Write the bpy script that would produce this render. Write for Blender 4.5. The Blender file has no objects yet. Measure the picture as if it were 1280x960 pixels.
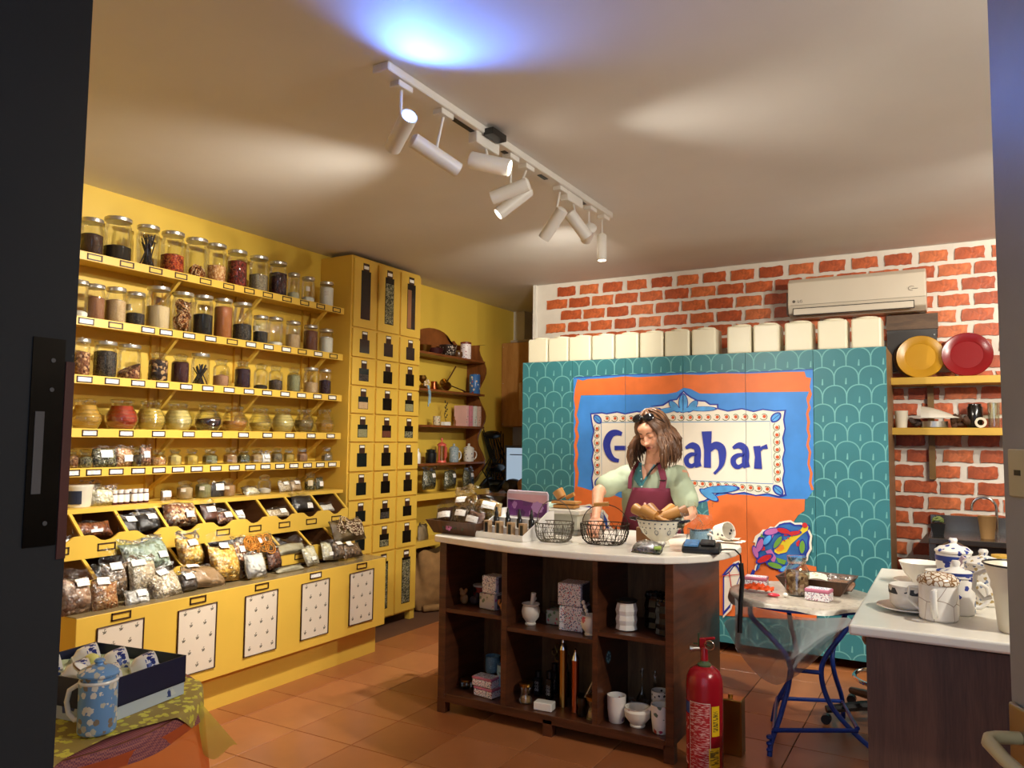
import bpy, bmesh, math, random
from mathutils import Vector, Matrix, Euler
PI=math.pi; R_=math.radians
random.seed(7)
C=bpy.context.scene.collection
scn=bpy.context.scene
# ---------------------------------------------------------------- camera, world, exposure
cd=bpy.data.cameras.new('camera'); cam=bpy.data.objects.new('camera',cd); C.objects.link(cam)
cd.sensor_width=36; cd.lens=957.74/1280*36; cd.clip_start=.02; cd.clip_end=200
CAM_R=((0.8672505,0.0263234,0.4971756),(0.4977576,-0.0672445,-0.8647055),(0.0106704,0.9973892,-0.0714205))
cam.matrix_world=Matrix.Translation((0,0,1.5))@Matrix(CAM_R).to_4x4()
scn.camera=cam
w=bpy.data.worlds.new('world'); scn.world=w; w.use_nodes=True
bg=w.node_tree.nodes['Background']; bg.inputs[0].default_value=(.62,.74,1,1); bg.inputs[1].default_value=.5
vs=scn.view_settings; vs.view_transform='Standard'; vs.look='None'; vs.exposure=1.3; vs.gamma=1
vs.use_curve_mapping=False
try:
    scn.cycles.transparent_max_bounces=32; scn.cycles.max_bounces=10; scn.cycles.diffuse_bounces=5
    scn.cycles.caustics_reflective=False; scn.cycles.caustics_refractive=False
    scn.cycles.sample_clamp_indirect=6
except Exception: pass
SPOT=1.0
# ---------------------------------------------------------------- materials
MC={}
def srgb(c):
    if isinstance(c,str): c=tuple(int(c[i:i+2],16)/255 for i in (0,2,4))
    f=lambda v: v/12.92 if v<=.04045 else ((v+.055)/1.055)**2.4
    return tuple(f(v) for v in c)+(1,)
class N:
    def __init__(s,name,rough=.5,metal=0,spec=.5):
        s.m=bpy.data.materials.new(name); s.m.use_nodes=True; s.t=s.m.node_tree; s.b=s.t.nodes['Principled BSDF']
        s.b.inputs['Roughness'].default_value=rough; s.b.inputs['Metallic'].default_value=metal
        s.b.inputs['Specular IOR Level'].default_value=spec
        s._co=None
    def n(s,ty,**k):
        d=s.t.nodes.new('ShaderNode'+ty)
        for a,v in k.items():
            if hasattr(d,a) and not a[0].isupper(): setattr(d,a,v)
            else: s.set(d,a.replace('_',' '),v)
        return d
    def set(s,d,i,v):
        sock=d.inputs[i]
        if isinstance(v,bpy.types.NodeSocket): s.t.links.new(v,sock)
        else: sock.default_value=v
    def co(s,scale=1,rot=(0,0,0)):
        if s._co is None: s._co=s.n('TexCoord')
        mp=s.n('Mapping'); s.set(mp,'Vector',s._co.outputs['Object'])
        mp.inputs['Scale'].default_value=(scale,)*3 if not isinstance(scale,tuple) else scale
        mp.inputs['Rotation'].default_value=rot
        return mp.outputs[0]
    def ramp(s,fac,stops,const=False):
        r=s.n('ValToRGB'); cr=r.color_ramp
        if const: cr.interpolation='CONSTANT'
        while len(cr.elements)<len(stops): cr.elements.new(.5)
        for e,(p,c) in zip(cr.elements,stops): e.position=p; e.color=c
        s.set(r,'Fac',fac); return r.outputs[0]
    def mix(s,f,a,b):
        m=s.n('Mix',data_type='RGBA'); s.set(m,0,f); s.set(m,6,a); s.set(m,7,b); return m.outputs[2]
    def bump(s,h,st=.3,d=.01):
        b=s.n('Bump'); s.set(b,'Height',h); b.inputs['Strength'].default_value=st; b.inputs['Distance'].default_value=d
        s.t.links.new(b.outputs[0],s.b.inputs['Normal'])
    def col(s,v): s.set(s.b,'Base Color',v)
def paint(name,c,r=.45,var=.1,scale=4,bump=0,metal=0,spec=.5):
    if name in MC: return MC[name]
    s=N(name,r,metal,spec); c=srgb(c); n=s.n('TexNoise',Scale=scale,Detail=4.0,Vector=s.co())
    d=tuple(max(0,v*(1-var)) for v in c[:3])+(1,); l=tuple(min(1,v*(1+var)) for v in c[:3])+(1,)
    s.col(s.ramp(n.outputs['Fac'],[(.3,d),(.7,l)]))
    if bump:
        n2=s.n('TexNoise',Scale=scale*12,Detail=3.0,Vector=s.co()); s.bump(n2.outputs['Fac'],bump,.004)
    MC[name]=s.m; return s.m
def grain(name,cols,scale=120,r=.7,st=.8,spec=.3):
    if name in MC: return MC[name]
    s=N(name,r,spec=spec); v=s.n('TexVoronoi',Scale=float(scale),Vector=s.co()); sp=s.n('SeparateColor'); s.set(sp,0,v.outputs['Color'])
    k=len(cols); s.col(s.ramp(sp.outputs[0],[(i/k,srgb(c)) for i,c in enumerate(cols)],True))
    iv=s.n('Math',operation='SUBTRACT'); iv.inputs[0].default_value=1; s.set(iv,1,v.outputs['Distance'])
    s.bump(iv.outputs[0],st,min(.01,.5/scale)); MC[name]=s.m; return s.m
def wood(name,c1,c2,scale=(1,1,12),r=.4,bump=.1):
    if name in MC: return MC[name]
    s=N(name,r); n=s.n('TexNoise',Scale=3.0,Detail=6.0,Distortion=.6,Vector=s.co(scale))
    n2=s.n('TexNoise',Scale=22.0,Detail=3.0,Vector=s.co(scale))
    m=s.n('Math',operation='MULTIPLY_ADD'); s.set(m,0,n2.outputs['Fac']); m.inputs[1].default_value=.4; s.set(m,2,n.outputs['Fac'])
    s.col(s.ramp(m.outputs[0],[(.5,srgb(c1)),(.9,srgb(c2))])); s.bump(n2.outputs['Fac'],bump,.002); MC[name]=s.m; return s.m
def glass(name,tint=(.96,.98,.95),k=1.0,base=.05,rough=.03):
    if name in MC: return MC[name]
    s=N(name); t=s.t; out=t.nodes['Material Output']
    tr=s.n('BsdfTransparent'); tr.inputs[0].default_value=tint+(1,)
    gl=s.n('BsdfGlossy'); gl.inputs['Color'].default_value=(1,1,1,1); gl.inputs['Roughness'].default_value=rough
    fr=s.n('Fresnel'); fr.inputs['IOR'].default_value=1.45
    m0=s.n('Math',operation='MULTIPLY_ADD',use_clamp=True); s.set(m0,0,fr.outputs[0]); m0.inputs[1].default_value=k; m0.inputs[2].default_value=base; m=s.n('Math',operation='MINIMUM'); s.set(m,0,m0.outputs[0]); m.inputs[1].default_value=.55
    mx=s.n('MixShader'); t.links.new(m.outputs[0],mx.inputs[0]); t.links.new(tr.outputs[0],mx.inputs[1]); t.links.new(gl.outputs[0],mx.inputs[2])
    t.links.new(mx.outputs[0],out.inputs[0]); MC[name]=s.m; return s.m
def film(name,tint=(.975,.975,.965),rough=.2,k=1.1,scale=28,cloud=.0):
    if name in MC: return MC[name]
    s=N(name); t=s.t; out=t.nodes['Material Output']
    n=s.n('TexNoise',Scale=float(scale),Detail=3.0,Distortion=1.5,Vector=s.co()); b=s.n('Bump'); s.set(b,'Height',n.outputs['Fac']); b.inputs['Strength'].default_value=.9; b.inputs['Distance'].default_value=.012
    tr=s.n('BsdfTransparent'); tr.inputs[0].default_value=tint+(1,)
    gl=s.n('BsdfGlossy'); gl.inputs['Roughness'].default_value=rough; t.links.new(b.outputs[0],gl.inputs['Normal'])
    fr=s.n('Fresnel'); fr.inputs['IOR'].default_value=1.5; t.links.new(b.outputs[0],fr.inputs['Normal'])
    m=s.n('Math',operation='MULTIPLY_ADD',use_clamp=True); s.set(m,0,fr.outputs[0]); m.inputs[1].default_value=k; m.inputs[2].default_value=.03
    mx=s.n('MixShader'); t.links.new(m.outputs[0],mx.inputs[0]); t.links.new(tr.outputs[0],mx.inputs[1]); t.links.new(gl.outputs[0],mx.inputs[2])
    last=mx
    if cloud:
        df=s.n('BsdfTranslucent'); df.inputs[0].default_value=(.8,.8,.82,1); m2=s.n('MixShader'); m2.inputs[0].default_value=cloud
        t.links.new(mx.outputs[0],m2.inputs[1]); t.links.new(df.outputs[0],m2.inputs[2]); last=m2
    t.links.new(last.outputs[0],out.inputs[0]); MC[name]=s.m; return s.m
def floral(name,base,cols,scale=60,rad=.42,r=.35,seed=0.0):
    if name in MC: return MC[name]
    s=N(name,r); v=s.n('TexVoronoi',Scale=float(scale),Vector=s.co()); sp=s.n('SeparateColor'); s.set(sp,0,v.outputs['Color'])
    nz=s.n('TexNoise',Scale=scale*2.5,Vector=s.co()); ad=s.n('Math',operation='MULTIPLY_ADD'); s.set(ad,0,nz.outputs['Fac']); ad.inputs[1].default_value=.5; s.set(ad,2,v.outputs['Distance'])
    k=len(cols); cc=s.ramp(sp.outputs[1],[(i/k,srgb(c)) for i,c in enumerate(cols)],True)
    f=s.n('Math',operation='LESS_THAN'); s.set(f,0,ad.outputs[0]); f.inputs[1].default_value=rad+.22
    s.col(s.mix(f.outputs[0],srgb(base),cc)); MC[name]=s.m; return s.m
def printed(name,paper,ink,scale=300,axis=2,amt=.5):
    if name in MC: return MC[name]
    s=N(name,.6); sc=[40.,40.,40.]; sc[axis]=float(scale)
    n=s.n('TexNoise',Scale=1.0,Detail=1.0,Vector=s.co(tuple(sc))); g=s.n('Math',operation='GREATER_THAN'); s.set(g,0,n.outputs['Fac']); g.inputs[1].default_value=amt
    s.col(s.mix(g.outputs[0],srgb(paper),srgb(ink))); MC[name]=s.m; return s.m
def emit(name,c,st):
    if name in MC: return MC[name]
    s=N(name,.4); s.col(c+(1,)); s.b.inputs['Emission Color'].default_value=c+(1,); s.b.inputs['Emission Strength'].default_value=st; MC[name]=s.m; return s.m
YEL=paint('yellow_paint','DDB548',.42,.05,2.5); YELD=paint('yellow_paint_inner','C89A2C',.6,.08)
DARK=paint('dark_brown_frame','3A2010',.5); METAL=paint('brushed_metal','C9C6BE',.28,.05,metal=1); CHROME=paint('chrome','D8D8D8',.12,.02,metal=1)
BRASS=paint('brass','B08A45',.28,.1,metal=1); COPPER=paint('copper','B5603A',.3,.1,metal=1)
WHITE=paint('white_ceramic','EDE9E0',.15,.02); PAPER=paint('white_paper','F2EFE6',.7,.03); CARD=printed('printed_label','F4F1E8','A9A59C',420,2,.62)
BLACK=paint('black_plastic','141414',.35,.1); GLASS=glass('clear_glass',(.955,.965,.93),1.0,.03); FILM=film('clear_film'); GLASSL=glass('thick_glass',(.93,.95,.88),1.5,.11)
WOODD=wood('dark_wood','3B1D0F','5B311B',(1,1,10),.35); WOODM=wood('mid_wood','6B3A18','93562A',(10,1,1),.4)
# ---------------------------------------------------------------- mesh helper
class M:
    def __init__(s,o=(0,0,0)): s.v=[];s.f=[];s.o=Vector(o)
    def add(s,vs,fs,T=None):
        k=len(s.v)
        for p in vs:
            p=Vector(p); s.v.append((T@p if T else p)-s.o)
        s.f+= [tuple(i+k for i in f) for f in fs]; return s
    def box(s,x0,x1,y0,y1,z0,z1,T=None):
        return s.add([(x,y,z) for z in (z0,z1) for y in (y0,y1) for x in (x0,x1)],[(0,2,3,1),(4,5,7,6),(0,1,5,4),(2,6,7,3),(0,4,6,2),(1,3,7,5)],T)
    def cbox(s,c,d,rz=0,rx=0,ry=0):
        T=Matrix.Translation(c)@Euler((rx,ry,rz)).to_matrix().to_4x4(); a,b,e=[q/2 for q in d]
        return s.box(-a,a,-b,b,-e,e,T)
    def rings(s,rs,cap=(1,1),closed=True):
        k=len(s.v); n=len(rs[0])
        for r in rs: s.v+= [Vector(p)-s.o for p in r]
        for i in range(len(rs)-1):
            for j in range(n if closed else n-1):
                a=k+i*n+j; b=k+i*n+(j+1)%n; s.f.append((a,b,b+n,a+n))
        if cap[0]: s.f.append(tuple(k+j for j in range(n))[::-1])
        if cap[1]: s.f.append(tuple(k+(len(rs)-1)*n+j for j in range(n)))
        return s
    def lathe(s,pr,c=(0,0,0),seg=20,T=None,cap=(1,1),sx=1,sy=1,ph=0):
        c=Vector(c); rs=[]
        for r,z in pr:
            ring=[c+Vector((max(r,1e-4)*sx*math.cos(ph+2*PI*j/seg),max(r,1e-4)*sy*math.sin(ph+2*PI*j/seg),z)) for j in range(seg)]
            rs.append([T@p for p in ring] if T else ring)
        return s.rings(rs,cap)
    def cyl(s,p0,p1,r0,r1=None,seg=12):
        p0=Vector(p0);p1=Vector(p1);r1=r0 if r1 is None else r1; L=(p1-p0).length
        T=Matrix.Translation(p0)@(p1-p0).to_track_quat('Z','Y').to_matrix().to_4x4()
        return s.lathe([(r0,0),(r1,L)],seg=seg,T=T)
    def cap(s,p0,p1,r0,r1,seg=14):
        p0=Vector(p0);p1=Vector(p1);L=(p1-p0).length
        T=Matrix.Translation(p0)@(p1-p0).to_track_quat('Z','Y').to_matrix().to_4x4()
        pr=[(r0*math.cos(a),r0*math.sin(a)) for a in (-1.45,-1.1,-.75,-.35)]+[(r0,0),(r1,L)]+[(r1*math.cos(a),L+r1*math.sin(a)) for a in (.35,.75,1.1,1.45)]
        return s.lathe(pr,seg=seg,T=T)
    def ell(s,c,r,rot=None,seg=16,T0=None):
        T=Matrix.Translation(c)
        if rot: T=T@Euler(rot).to_matrix().to_4x4()
        if T0: T=T0@T
        T=T@Matrix.Diagonal((r[0],r[1],r[2],1)); h=seg//2
        return s.lathe([(math.cos(a),math.sin(a)) for a in [(-.5+ (i+.15)/(h-.7))*PI*.98 for i in range(h)]],seg=seg,T=T)
    def tube(s,pts,r,seg=8,closed=False):
        pts=[Vector(p) for p in pts]; n=len(pts); rr=r if isinstance(r,(list,tuple)) else [r]*n; rs=[]; up=None
        for i,p in enumerate(pts):
            t=(pts[(i+1)%n]-pts[i-1]) if closed else (pts[min(i+1,n-1)]-pts[max(i-1,0)])
            if t.length<1e-9: t=Vector((0,0,1))
            t.normalize()
            if up is None: up=t.orthogonal().normalized()
            up=(up-t*up.dot(t)); up=up.normalized() if up.length>1e-6 else t.orthogonal().normalized()
            b=t.cross(up); rs.append([p+(up*math.cos(2*PI*j/seg)+b*math.sin(2*PI*j/seg))*rr[i] for j in range(seg)])
        if closed: rs.append(rs[0]); return s.rings(rs,(0,0))
        return s.rings(rs)
    def prism(s,poly,axis,a0,a1):
        n=len(poly); P=(lambda u,v,a:(a,u,v)) if axis=='x' else (lambda u,v,a:(u,a,v)) if axis=='y' else (lambda u,v,a:(u,v,a))
        return s.rings([[P(u,v,a0) for u,v in poly],[P(u,v,a1) for u,v in poly]])
    def grid(s,fn,nu,nv,closeu=False):
        k=len(s.v)
        for j in range(nv):
            for i in range(nu): s.v.append(Vector(fn(i/(nu if closeu else nu-1),j/(nv-1)))-s.o)
        for j in range(nv-1):
            for i in range(nu if closeu else nu-1):
                a=k+j*nu+i;b=k+j*nu+(i+1)%nu; s.f.append((a,b,b+nu,a+nu))
        return s
    def build(s,name,mat,parent=None,smooth=False,bev=0,seg=1,fix=True):
        me=bpy.data.meshes.new(name); me.from_pydata([tuple(v) for v in s.v],[],s.f)
        if fix:
            bm=bmesh.new(); bm.from_mesh(me); bmesh.ops.recalc_face_normals(bm,faces=bm.faces); bm.to_mesh(me); bm.free()
        ob=bpy.data.objects.new(name,me); C.objects.link(ob)
        if mat: me.materials.append(mat)
        if smooth:
            for p in me.polygons: p.use_smooth=True
            if smooth!=2:
                try: me.set_sharp_from_angle(angle=R_(40))
                except Exception: pass
        if bev:
            b=ob.modifiers.new('b','BEVEL'); b.width=bev; b.segments=seg; b.limit_method='ANGLE'
        if parent: ob.parent=parent
        return ob
def thing(name,label,cat,loc=(0,0,0),rz=0,group=None,rx=0,ry=0):
    o=bpy.data.objects.new(name,None); C.objects.link(o); o.empty_display_size=.05; o.location=loc; o.rotation_euler=(rx,ry,rz)
    o['label']=label; o['category']=cat
    if group: o['group']=group
    return o
def tag(o,label,cat,group=None,loc=None):
    o['label']=label;o['category']=cat
    if group:o['group']=group
    if loc:o.location=loc
    return o
def struct(o): o['kind']='structure'; return o
def copy_tree(o,parent=None):
    c=o.copy(); C.objects.link(c); c.parent=parent
    for ch in o.children: copy_tree(ch,c)
    return c
ORD=['first','second','third','fourth','fifth','sixth','seventh','eighth','ninth','tenth','eleventh','twelfth','thirteenth','fourteenth','fifteenth','sixteenth']
# spot powers along the first rail, and the added fill rail (y, aim, watts, cone)
SP1,SP2,SP3,SP4,SP5,SP6,SP7,SP8,SP9=13,60,45,80,90,70,45,55,45
FILL_LAMPS=[(2.7,(-.8,.35,.3),30,150),(2.3,(-.9,.2,-.7),70,110),(3.0,(-.5,.7,-.45),45,90),(3.8,(-.6,.8,-.3),45,90),(4.4,(-.1,1,-.2),35,95)]  # added lamps, none in view; the first is a wide wash brightening the ceiling
SHELF_JARS={1: [(-4.076, 2.437, 0.123, 0.209), (-4.092, 2.597, 0.154, 0.257), (-4.081, 2.779, 0.132, 0.255), (-4.085, 2.947, 0.141, 0.258), (-4.085, 3.118, 0.14, 0.258), (-4.08, 3.261, 0.131, 0.255), (-4.081, 3.43, 0.132, 0.25), (-4.08, 3.61, 0.131, 0.251), (-4.079, 3.783, 0.129, 0.248), (-4.059, 3.914, 0.089, 0.192), (-4.065, 4.061, 0.099, 0.192), (-4.069, 4.256, 0.109, 0.192)], 2: [(-4.058, 2.378, 0.086, 0.205), (-4.068, 2.468, 0.105, 0.2), (-4.071, 2.591, 0.112, 0.205), (-4.068, 2.711, 0.106, 0.198), (-4.084, 2.866, 0.138, 0.26), (-4.081, 3.032, 0.132, 0.254), (-4.078, 3.176, 0.126, 0.259), (-4.074, 3.328, 0.119, 0.263), (-4.079, 3.487, 0.127, 0.263), (-4.067, 3.633, 0.103, 0.197), (-4.068, 3.765, 0.106, 0.205), (-4.069, 3.931, 0.108, 0.2), (-4.069, 4.104, 0.108, 0.195), (-4.069, 4.266, 0.108, 0.186)], 3: [(-4.06, 2.404, 0.09, 0.205), (-4.077, 2.549, 0.124, 0.206), (-4.079, 2.694, 0.128, 0.204), (-4.072, 2.875, 0.114, 0.181), (-4.069, 3.022, 0.107, 0.182), (-4.072, 3.168, 0.115, 0.202), (-4.066, 3.321, 0.103, 0.181), (-4.068, 3.495, 0.106, 0.187), (-4.064, 3.647, 0.098, 0.18), (-4.065, 3.779, 0.1, 0.181), (-4.063, 3.946, 0.097, 0.178), (-4.071, 4.123, 0.111, 0.194), (-4.061, 4.257, 0.093, 0.193)], 4: [(-4.098, 2.466, 0.166, 0.165), (-4.106, 2.681, 0.182, 0.172), (-4.1, 2.857, 0.17, 0.171), (-4.1, 3.043, 0.171, 0.17), (-4.104, 3.265, 0.178, 0.171), (-4.105, 3.473, 0.179, 0.169), (-4.094, 3.68, 0.158, 0.167), (-4.097, 3.887, 0.164, 0.17), (-4.091, 4.086, 0.151, 0.172), (-4.09, 4.298, 0.15, 0.18)], 5: [(-4.045, 2.377, 0.059, 0.107), (-4.056, 2.449, 0.082, 0.102), (-4.047, 2.747, 0.064, 0.114), (-4.062, 2.895, 0.094, 0.099), (-4.058, 3.002, 0.086, 0.103), (-4.059, 3.12, 0.088, 0.1), (-4.065, 3.26, 0.101, 0.102), (-4.064, 3.417, 0.098, 0.106), (-4.06, 3.521, 0.09, 0.101), (-4.061, 3.631, 0.091, 0.1), (-4.059, 3.806, 0.088, 0.105), (-4.057, 3.915, 0.084, 0.099), (-4.058, 4.046, 0.086, 0.104), (-4.06, 4.299, 0.09, 0.109)], 6: [(-4.094, 3.108, 0.098, 0.116), (-4.095, 3.243, 0.1, 0.126), (-4.092, 3.433, 0.094, 0.114), (-4.091, 3.734, 0.093, 0.129), (-4.089, 4.165, 0.088, 0.132)]}
LABEL_Y={2.455: [2.415, 2.601, 2.781, 3.3, 3.467, 3.624, 3.797, 3.965, 4.126, 4.294], 2.105: [2.385, 2.552, 2.749, 2.865, 3.022, 3.178, 3.344, 3.496, 3.646, 3.805, 3.956, 4.115, 4.274], 1.793: [2.392, 2.547, 2.702, 2.857, 3.017, 3.172, 3.333, 3.493, 3.646, 3.807, 3.961, 4.119, 4.273], 1.51: [2.435, 2.644, 2.845, 3.047, 3.253, 3.46, 3.662, 3.863, 4.067, 4.267], 1.298: [2.349, 2.468, 2.595, 2.727, 2.858, 2.985, 3.114, 3.254, 3.396, 3.525, 3.654, 3.781, 3.909, 4.04, 4.168, 4.292]}
BAGS={'b1': (-3.56, 2.145, 0.664, 0.156, 0.208), 'b2': (-3.55, 2.28, 0.647, 0.138, 0.223), 'b3': (-3.66, 2.419, 0.663, 0.169, 0.265), 'b4': (-3.62, 2.536, 0.687, 0.156, 0.197), 'b5': (-3.53, 2.445, 0.653, 0.135, 0.084), 'b6': (-3.56, 2.638, 0.644, 0.192, 0.192), 'b7': (-3.56, 2.758, 0.674, 0.111, 0.111), 'b8': (-3.57, 2.873, 0.671, 0.272, 0.132), 'b9': (-3.72, 2.642, 0.785, 0.264, 0.196), 'b10': (-3.72, 2.897, 0.762, 0.162, 0.207), 'b11': (-3.6, 3.036, 0.678, 0.2, 0.282), 'b12': (-3.62, 3.179, 0.672, 0.094, 0.244), 'b13': (-3.55, 3.212, 0.674, 0.15, 0.15), 'b14': (-3.68, 3.343, 0.762, 0.292, 0.156), 'b15': (-3.64, 3.437, 0.686, 0.109, 0.138), 'b16': (-3.68, 3.612, 0.753, 0.256, 0.123), 'b17a': (-3.6, 3.717, 0.676, 0.114, 0.145), 'b17b': (-3.62, 3.885, 0.683, 0.117, 0.138), 'b18': (-3.6, 3.963, 0.68, 0.108, 0.129), 'b19': (-3.58, 4.076, 0.678, 0.197, 0.12), 'b20': (-3.66, 4.146, 0.778, 0.324, 0.168), 'b21': (-3.58, 3.511, 0.671, 0.228, 0.045), 'u1': (-3.9, 2.427, 0.963, 0.209, 0.092), 'u2': (-3.9, 2.644, 0.957, 0.149, 0.122), 'u3': (-3.88, 2.736, 0.967, 0.142, 0.133), 'u4': (-3.9, 2.96, 0.971, 0.224, 0.158), 'u5': (-3.92, 3.171, 0.979, 0.117, 0.146), 'u6': (-3.89, 3.265, 0.963, 0.128, 0.099), 'u7': (-3.89, 3.356, 0.975, 0.11, 0.07), 'u8': (-3.89, 3.693, 0.967, 0.181, 0.074), 'u9': (-3.9, 3.928, 0.98, 0.188, 0.155), 'u10': (-3.88, 4.142, 0.971, 0.126, 0.069), 'u0': (-3.88, 2.278, 0.88, 0.064, 0.113), 's5a': (-4.06, 2.567, 1.316, 0.141, 0.124), 's5b': (-4.06, 2.685, 1.317, 0.113, 0.122), 's5c': (-4.06, 2.813, 1.323, 0.074, 0.12), 's5d': (-4.03, 3.689, 1.313, 0.076, 0.087), 'l1': (-4.08, 2.577, 1.1, 0.168, 0.124), 'l2': (-4.14, 2.54, 1.204, 0.115, 0.044), 'l3': (-4.1, 2.983, 1.098, 0.067, 0.077), 'l4': (-4.1, 3.359, 1.094, 0.103, 0.133), 'l5': (-4.08, 3.553, 1.093, 0.106, 0.032), 'l6': (-4.06, 3.616, 1.101, 0.128, 0.085), 'l7': (-4.08, 3.918, 1.105, 0.113, 0.101), 'l8': (-4.08, 4.025, 1.105, 0.103, 0.103), 'l9': (-4.1, 4.278, 1.108, 0.072, 0.101), 'h1': (-4.1, 5.65, 1.037, 0.187, 0.201), 'h2': (-4.1, 5.98, 1.027, 0.18, 0.195), 'h3': (-4.1, 6.295, 1.019, 0.171, 0.202), 'h4': (-4.1, 5.57, 0.535, 0.142, 0.213)}
IT={'display': (-2.276, 3.776, 0.957, 0.00455), 'basketA': (-1.907, 3.659, 0.957, 0.004253), 'basketB': (-1.617, 3.744, 0.957, 0.004179), 'colander': (-1.323, 3.837, 0.957, 0.004111), 'colmug': (-1.145, 3.923, 0.957, 0.004096), 'terminal': (-1.081, 3.83, 0.957, 0.003979), 'foilpack': (-1.275, 3.603, 0.957, 0.003874), 'traybags': (-2.475, 3.682, 0.957, 0.004569), 'tablet': (-2.108, 4.276, 0.957, 0.004914), 'scale': (-1.948, 4.004, 0.957, 0.004586), 'paper': (-1.108, 4.287, 0.957, 0.004405), 'whitebowl': (-1.204, 4.661, 0.957, 0.004793), 'i_fig': (-2.456, 3.68, 0.569, 0.004528), 'i_redcan': (-2.423, 3.78, 0.564, 0.004601), 'i_tinA': (-2.257, 3.66, 0.556, 0.004406), 'i_carv': (-2.151, 3.62, 0.568, 0.004315), 'i_mortar': (-2.05, 3.68, 0.505, 0.004313), 'i_tin2': (-1.96, 3.75, 0.511, 0.004329), 'i_tinB': (-1.821, 3.72, 0.522, 0.004231), 'i_fan': (-1.742, 3.8, 0.688, 0.004275), 'i_mortar2': (-1.646, 3.66, 0.5, 0.004084), 'i_whitejar': (-1.424, 3.68, 0.541, 0.00399), 'i_blackjar': (-1.388, 3.8, 0.537, 0.00408), 'i_blackjar2': (-1.264, 3.66, 0.559, 0.00389), 'i_jarlow': (-2.463, 3.68, 0.087, 0.004496), 'i_mugA': (-2.378, 3.78, 0.14, 0.004546), 'i_mugB': (-2.225, 3.72, 0.137, 0.004412), 'i_tinsR': (-2.279, 3.65, 0.087, 0.004373), 'i_glass': (-2.026, 3.68, 0.09, 0.004269), 'i_bot1': (-2.041, 3.76, 0.111, 0.004351), 'i_bot2': (-1.976, 3.74, 0.127, 0.0043), 'i_bot3': (-1.943, 3.76, 0.14, 0.004302), 'i_soap': (-1.889, 3.63, 0.116, 0.004155), 'i_mill1': (-1.874, 3.7, 0.111, 0.00421), 'i_mill2': (-1.794, 3.7, 0.104, 0.004168), 'i_pot': (-1.743, 3.68, 0.087, 0.004122), 'i_glass2': (-1.657, 3.68, 0.087, 0.004077), 'i_card': (-1.712, 3.78, 0.116, 0.004198), 'i_vaseA': (-1.509, 3.68, 0.076, 0.004), 'i_bowl': (-1.395, 3.68, 0.07, 0.00394), 'i_blackmug': (-1.352, 3.78, 0.117, 0.004012), 'i_vaseB': (-1.269, 3.66, 0.082, 0.003857), 'i_plastic': (-1.467, 3.78, 0.108, 0.004071), 'i_wheel': (-1.905, 3.75, 0.266, 0.004283), 't_tray': (-0.712, 4.526, 0.7, 0.004396), 't_jar': (-0.745, 4.424, 0.7, 0.004321), 't_tin': (-0.633, 4.321, 0.7, 0.00417), 't_tin2': (-0.986, 4.485, 0.7, 0.004502), 't_packet': (-0.967, 4.414, 0.7, 0.004428), 't_candy': (-0.849, 4.357, 0.7, 0.004315), 'r_cup1': (-0.145, 3.005, 0.922, 0.002745), 'r_cup2': (-0.138, 3.575, 0.922, 0.003256), 'r_mug': (-0.057, 2.91, 0.922, 0.002614), 'r_tall': (0.01, 3.033, 0.922, 0.00269), 'r_lid1': (-0.011, 3.502, 0.922, 0.003124), 'r_lid2': (0.069, 3.294, 0.922, 0.002895), 'r_pitcher': (0.135, 2.836, 0.922, 0.002447), 'r_cup3': (-0.047, 3.574, 0.922, 0.003208), 'r_can': (0.145, 3.8, 0.922, 0.003312), 'k_cup': (-0.314, 6.1, 1.612, 0.005679), 'k_bag': (-0.233, 6.1, 1.612, 0.005637), 'k_scoop': (-0.124, 6.1, 1.612, 0.00558), 'k_tin': (-0.1, 6.1, 1.612, 0.005568), 'k_dark': (0.021, 6.1, 1.613, 0.005505), 'k_black': (0.143, 6.1, 1.613, 0.005442), 'k_tape': (0.176, 6.1, 1.613, 0.005425), 'k_glass': (0.244, 6.1, 1.608, 0.005389), 'k_plant': (-0.104, 5.85, 0.91, 0.005292), 'k_papercup': (0.18, 5.85, 0.92, 0.005145), 'k_tap': (0.232, 5.85, 0.913, 0.005118), 'w_bowl1': (-4.14, 5.678, 2.301, 0.007335), 'w_basket': (-4.14, 5.974, 2.294, 0.007602), 'w_round': (-4.14, 6.123, 2.301, 0.007737), 'w_can': (-4.14, 6.236, 2.297, 0.007839), 'w_ornA': (-4.14, 5.614, 1.988, 0.007254), 'w_pot': (-4.14, 5.764, 1.961, 0.007388), 'w_pot2': (-4.14, 5.892, 1.969, 0.007504), 'w_ladle': (-4.14, 6.188, 1.964, 0.007771), 'w_bluecan': (-4.14, 6.389, 1.96, 0.007952), 'w_cup3': (-4.14, 5.824, 1.638, 0.007418), 'w_sign': (-4.14, 5.968, 1.618, 0.007546), 'w_bot': (-4.14, 5.649, 1.279, 0.007233), 'w_blackjar': (-4.14, 5.747, 1.285, 0.007322), 'w_press': (-4.14, 5.886, 1.282, 0.007447), 'w_mugA': (-4.14, 6.084, 1.278, 0.007626), 'w_mugB': (-4.14, 6.349, 1.28, 0.007865), 'w_book1': (-4.14, 6.17, 1.615, 0.007728), 'w_book2': (-4.14, 6.268, 1.616, 0.007817), 'w_book3': (-4.14, 6.369, 1.618, 0.007908), 'w_book4': (-4.14, 6.471, 1.62, 0.008), 'd_phone': (-4.107, 6.6, 1.004, 0.008054), 'd_device': (-4.008, 6.7, 1.043, 0.008096), 'd_cup': (-3.783, 6.6, 1.095, 0.007892), 'd_cables': (-4.332, 7.0, 1.4, 0.008561), 'sack': (-4.05, 5.664, -0.089, 0.007098), 'stool': (-0.489, 4.577, -0.0, 0.004274)}
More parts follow.
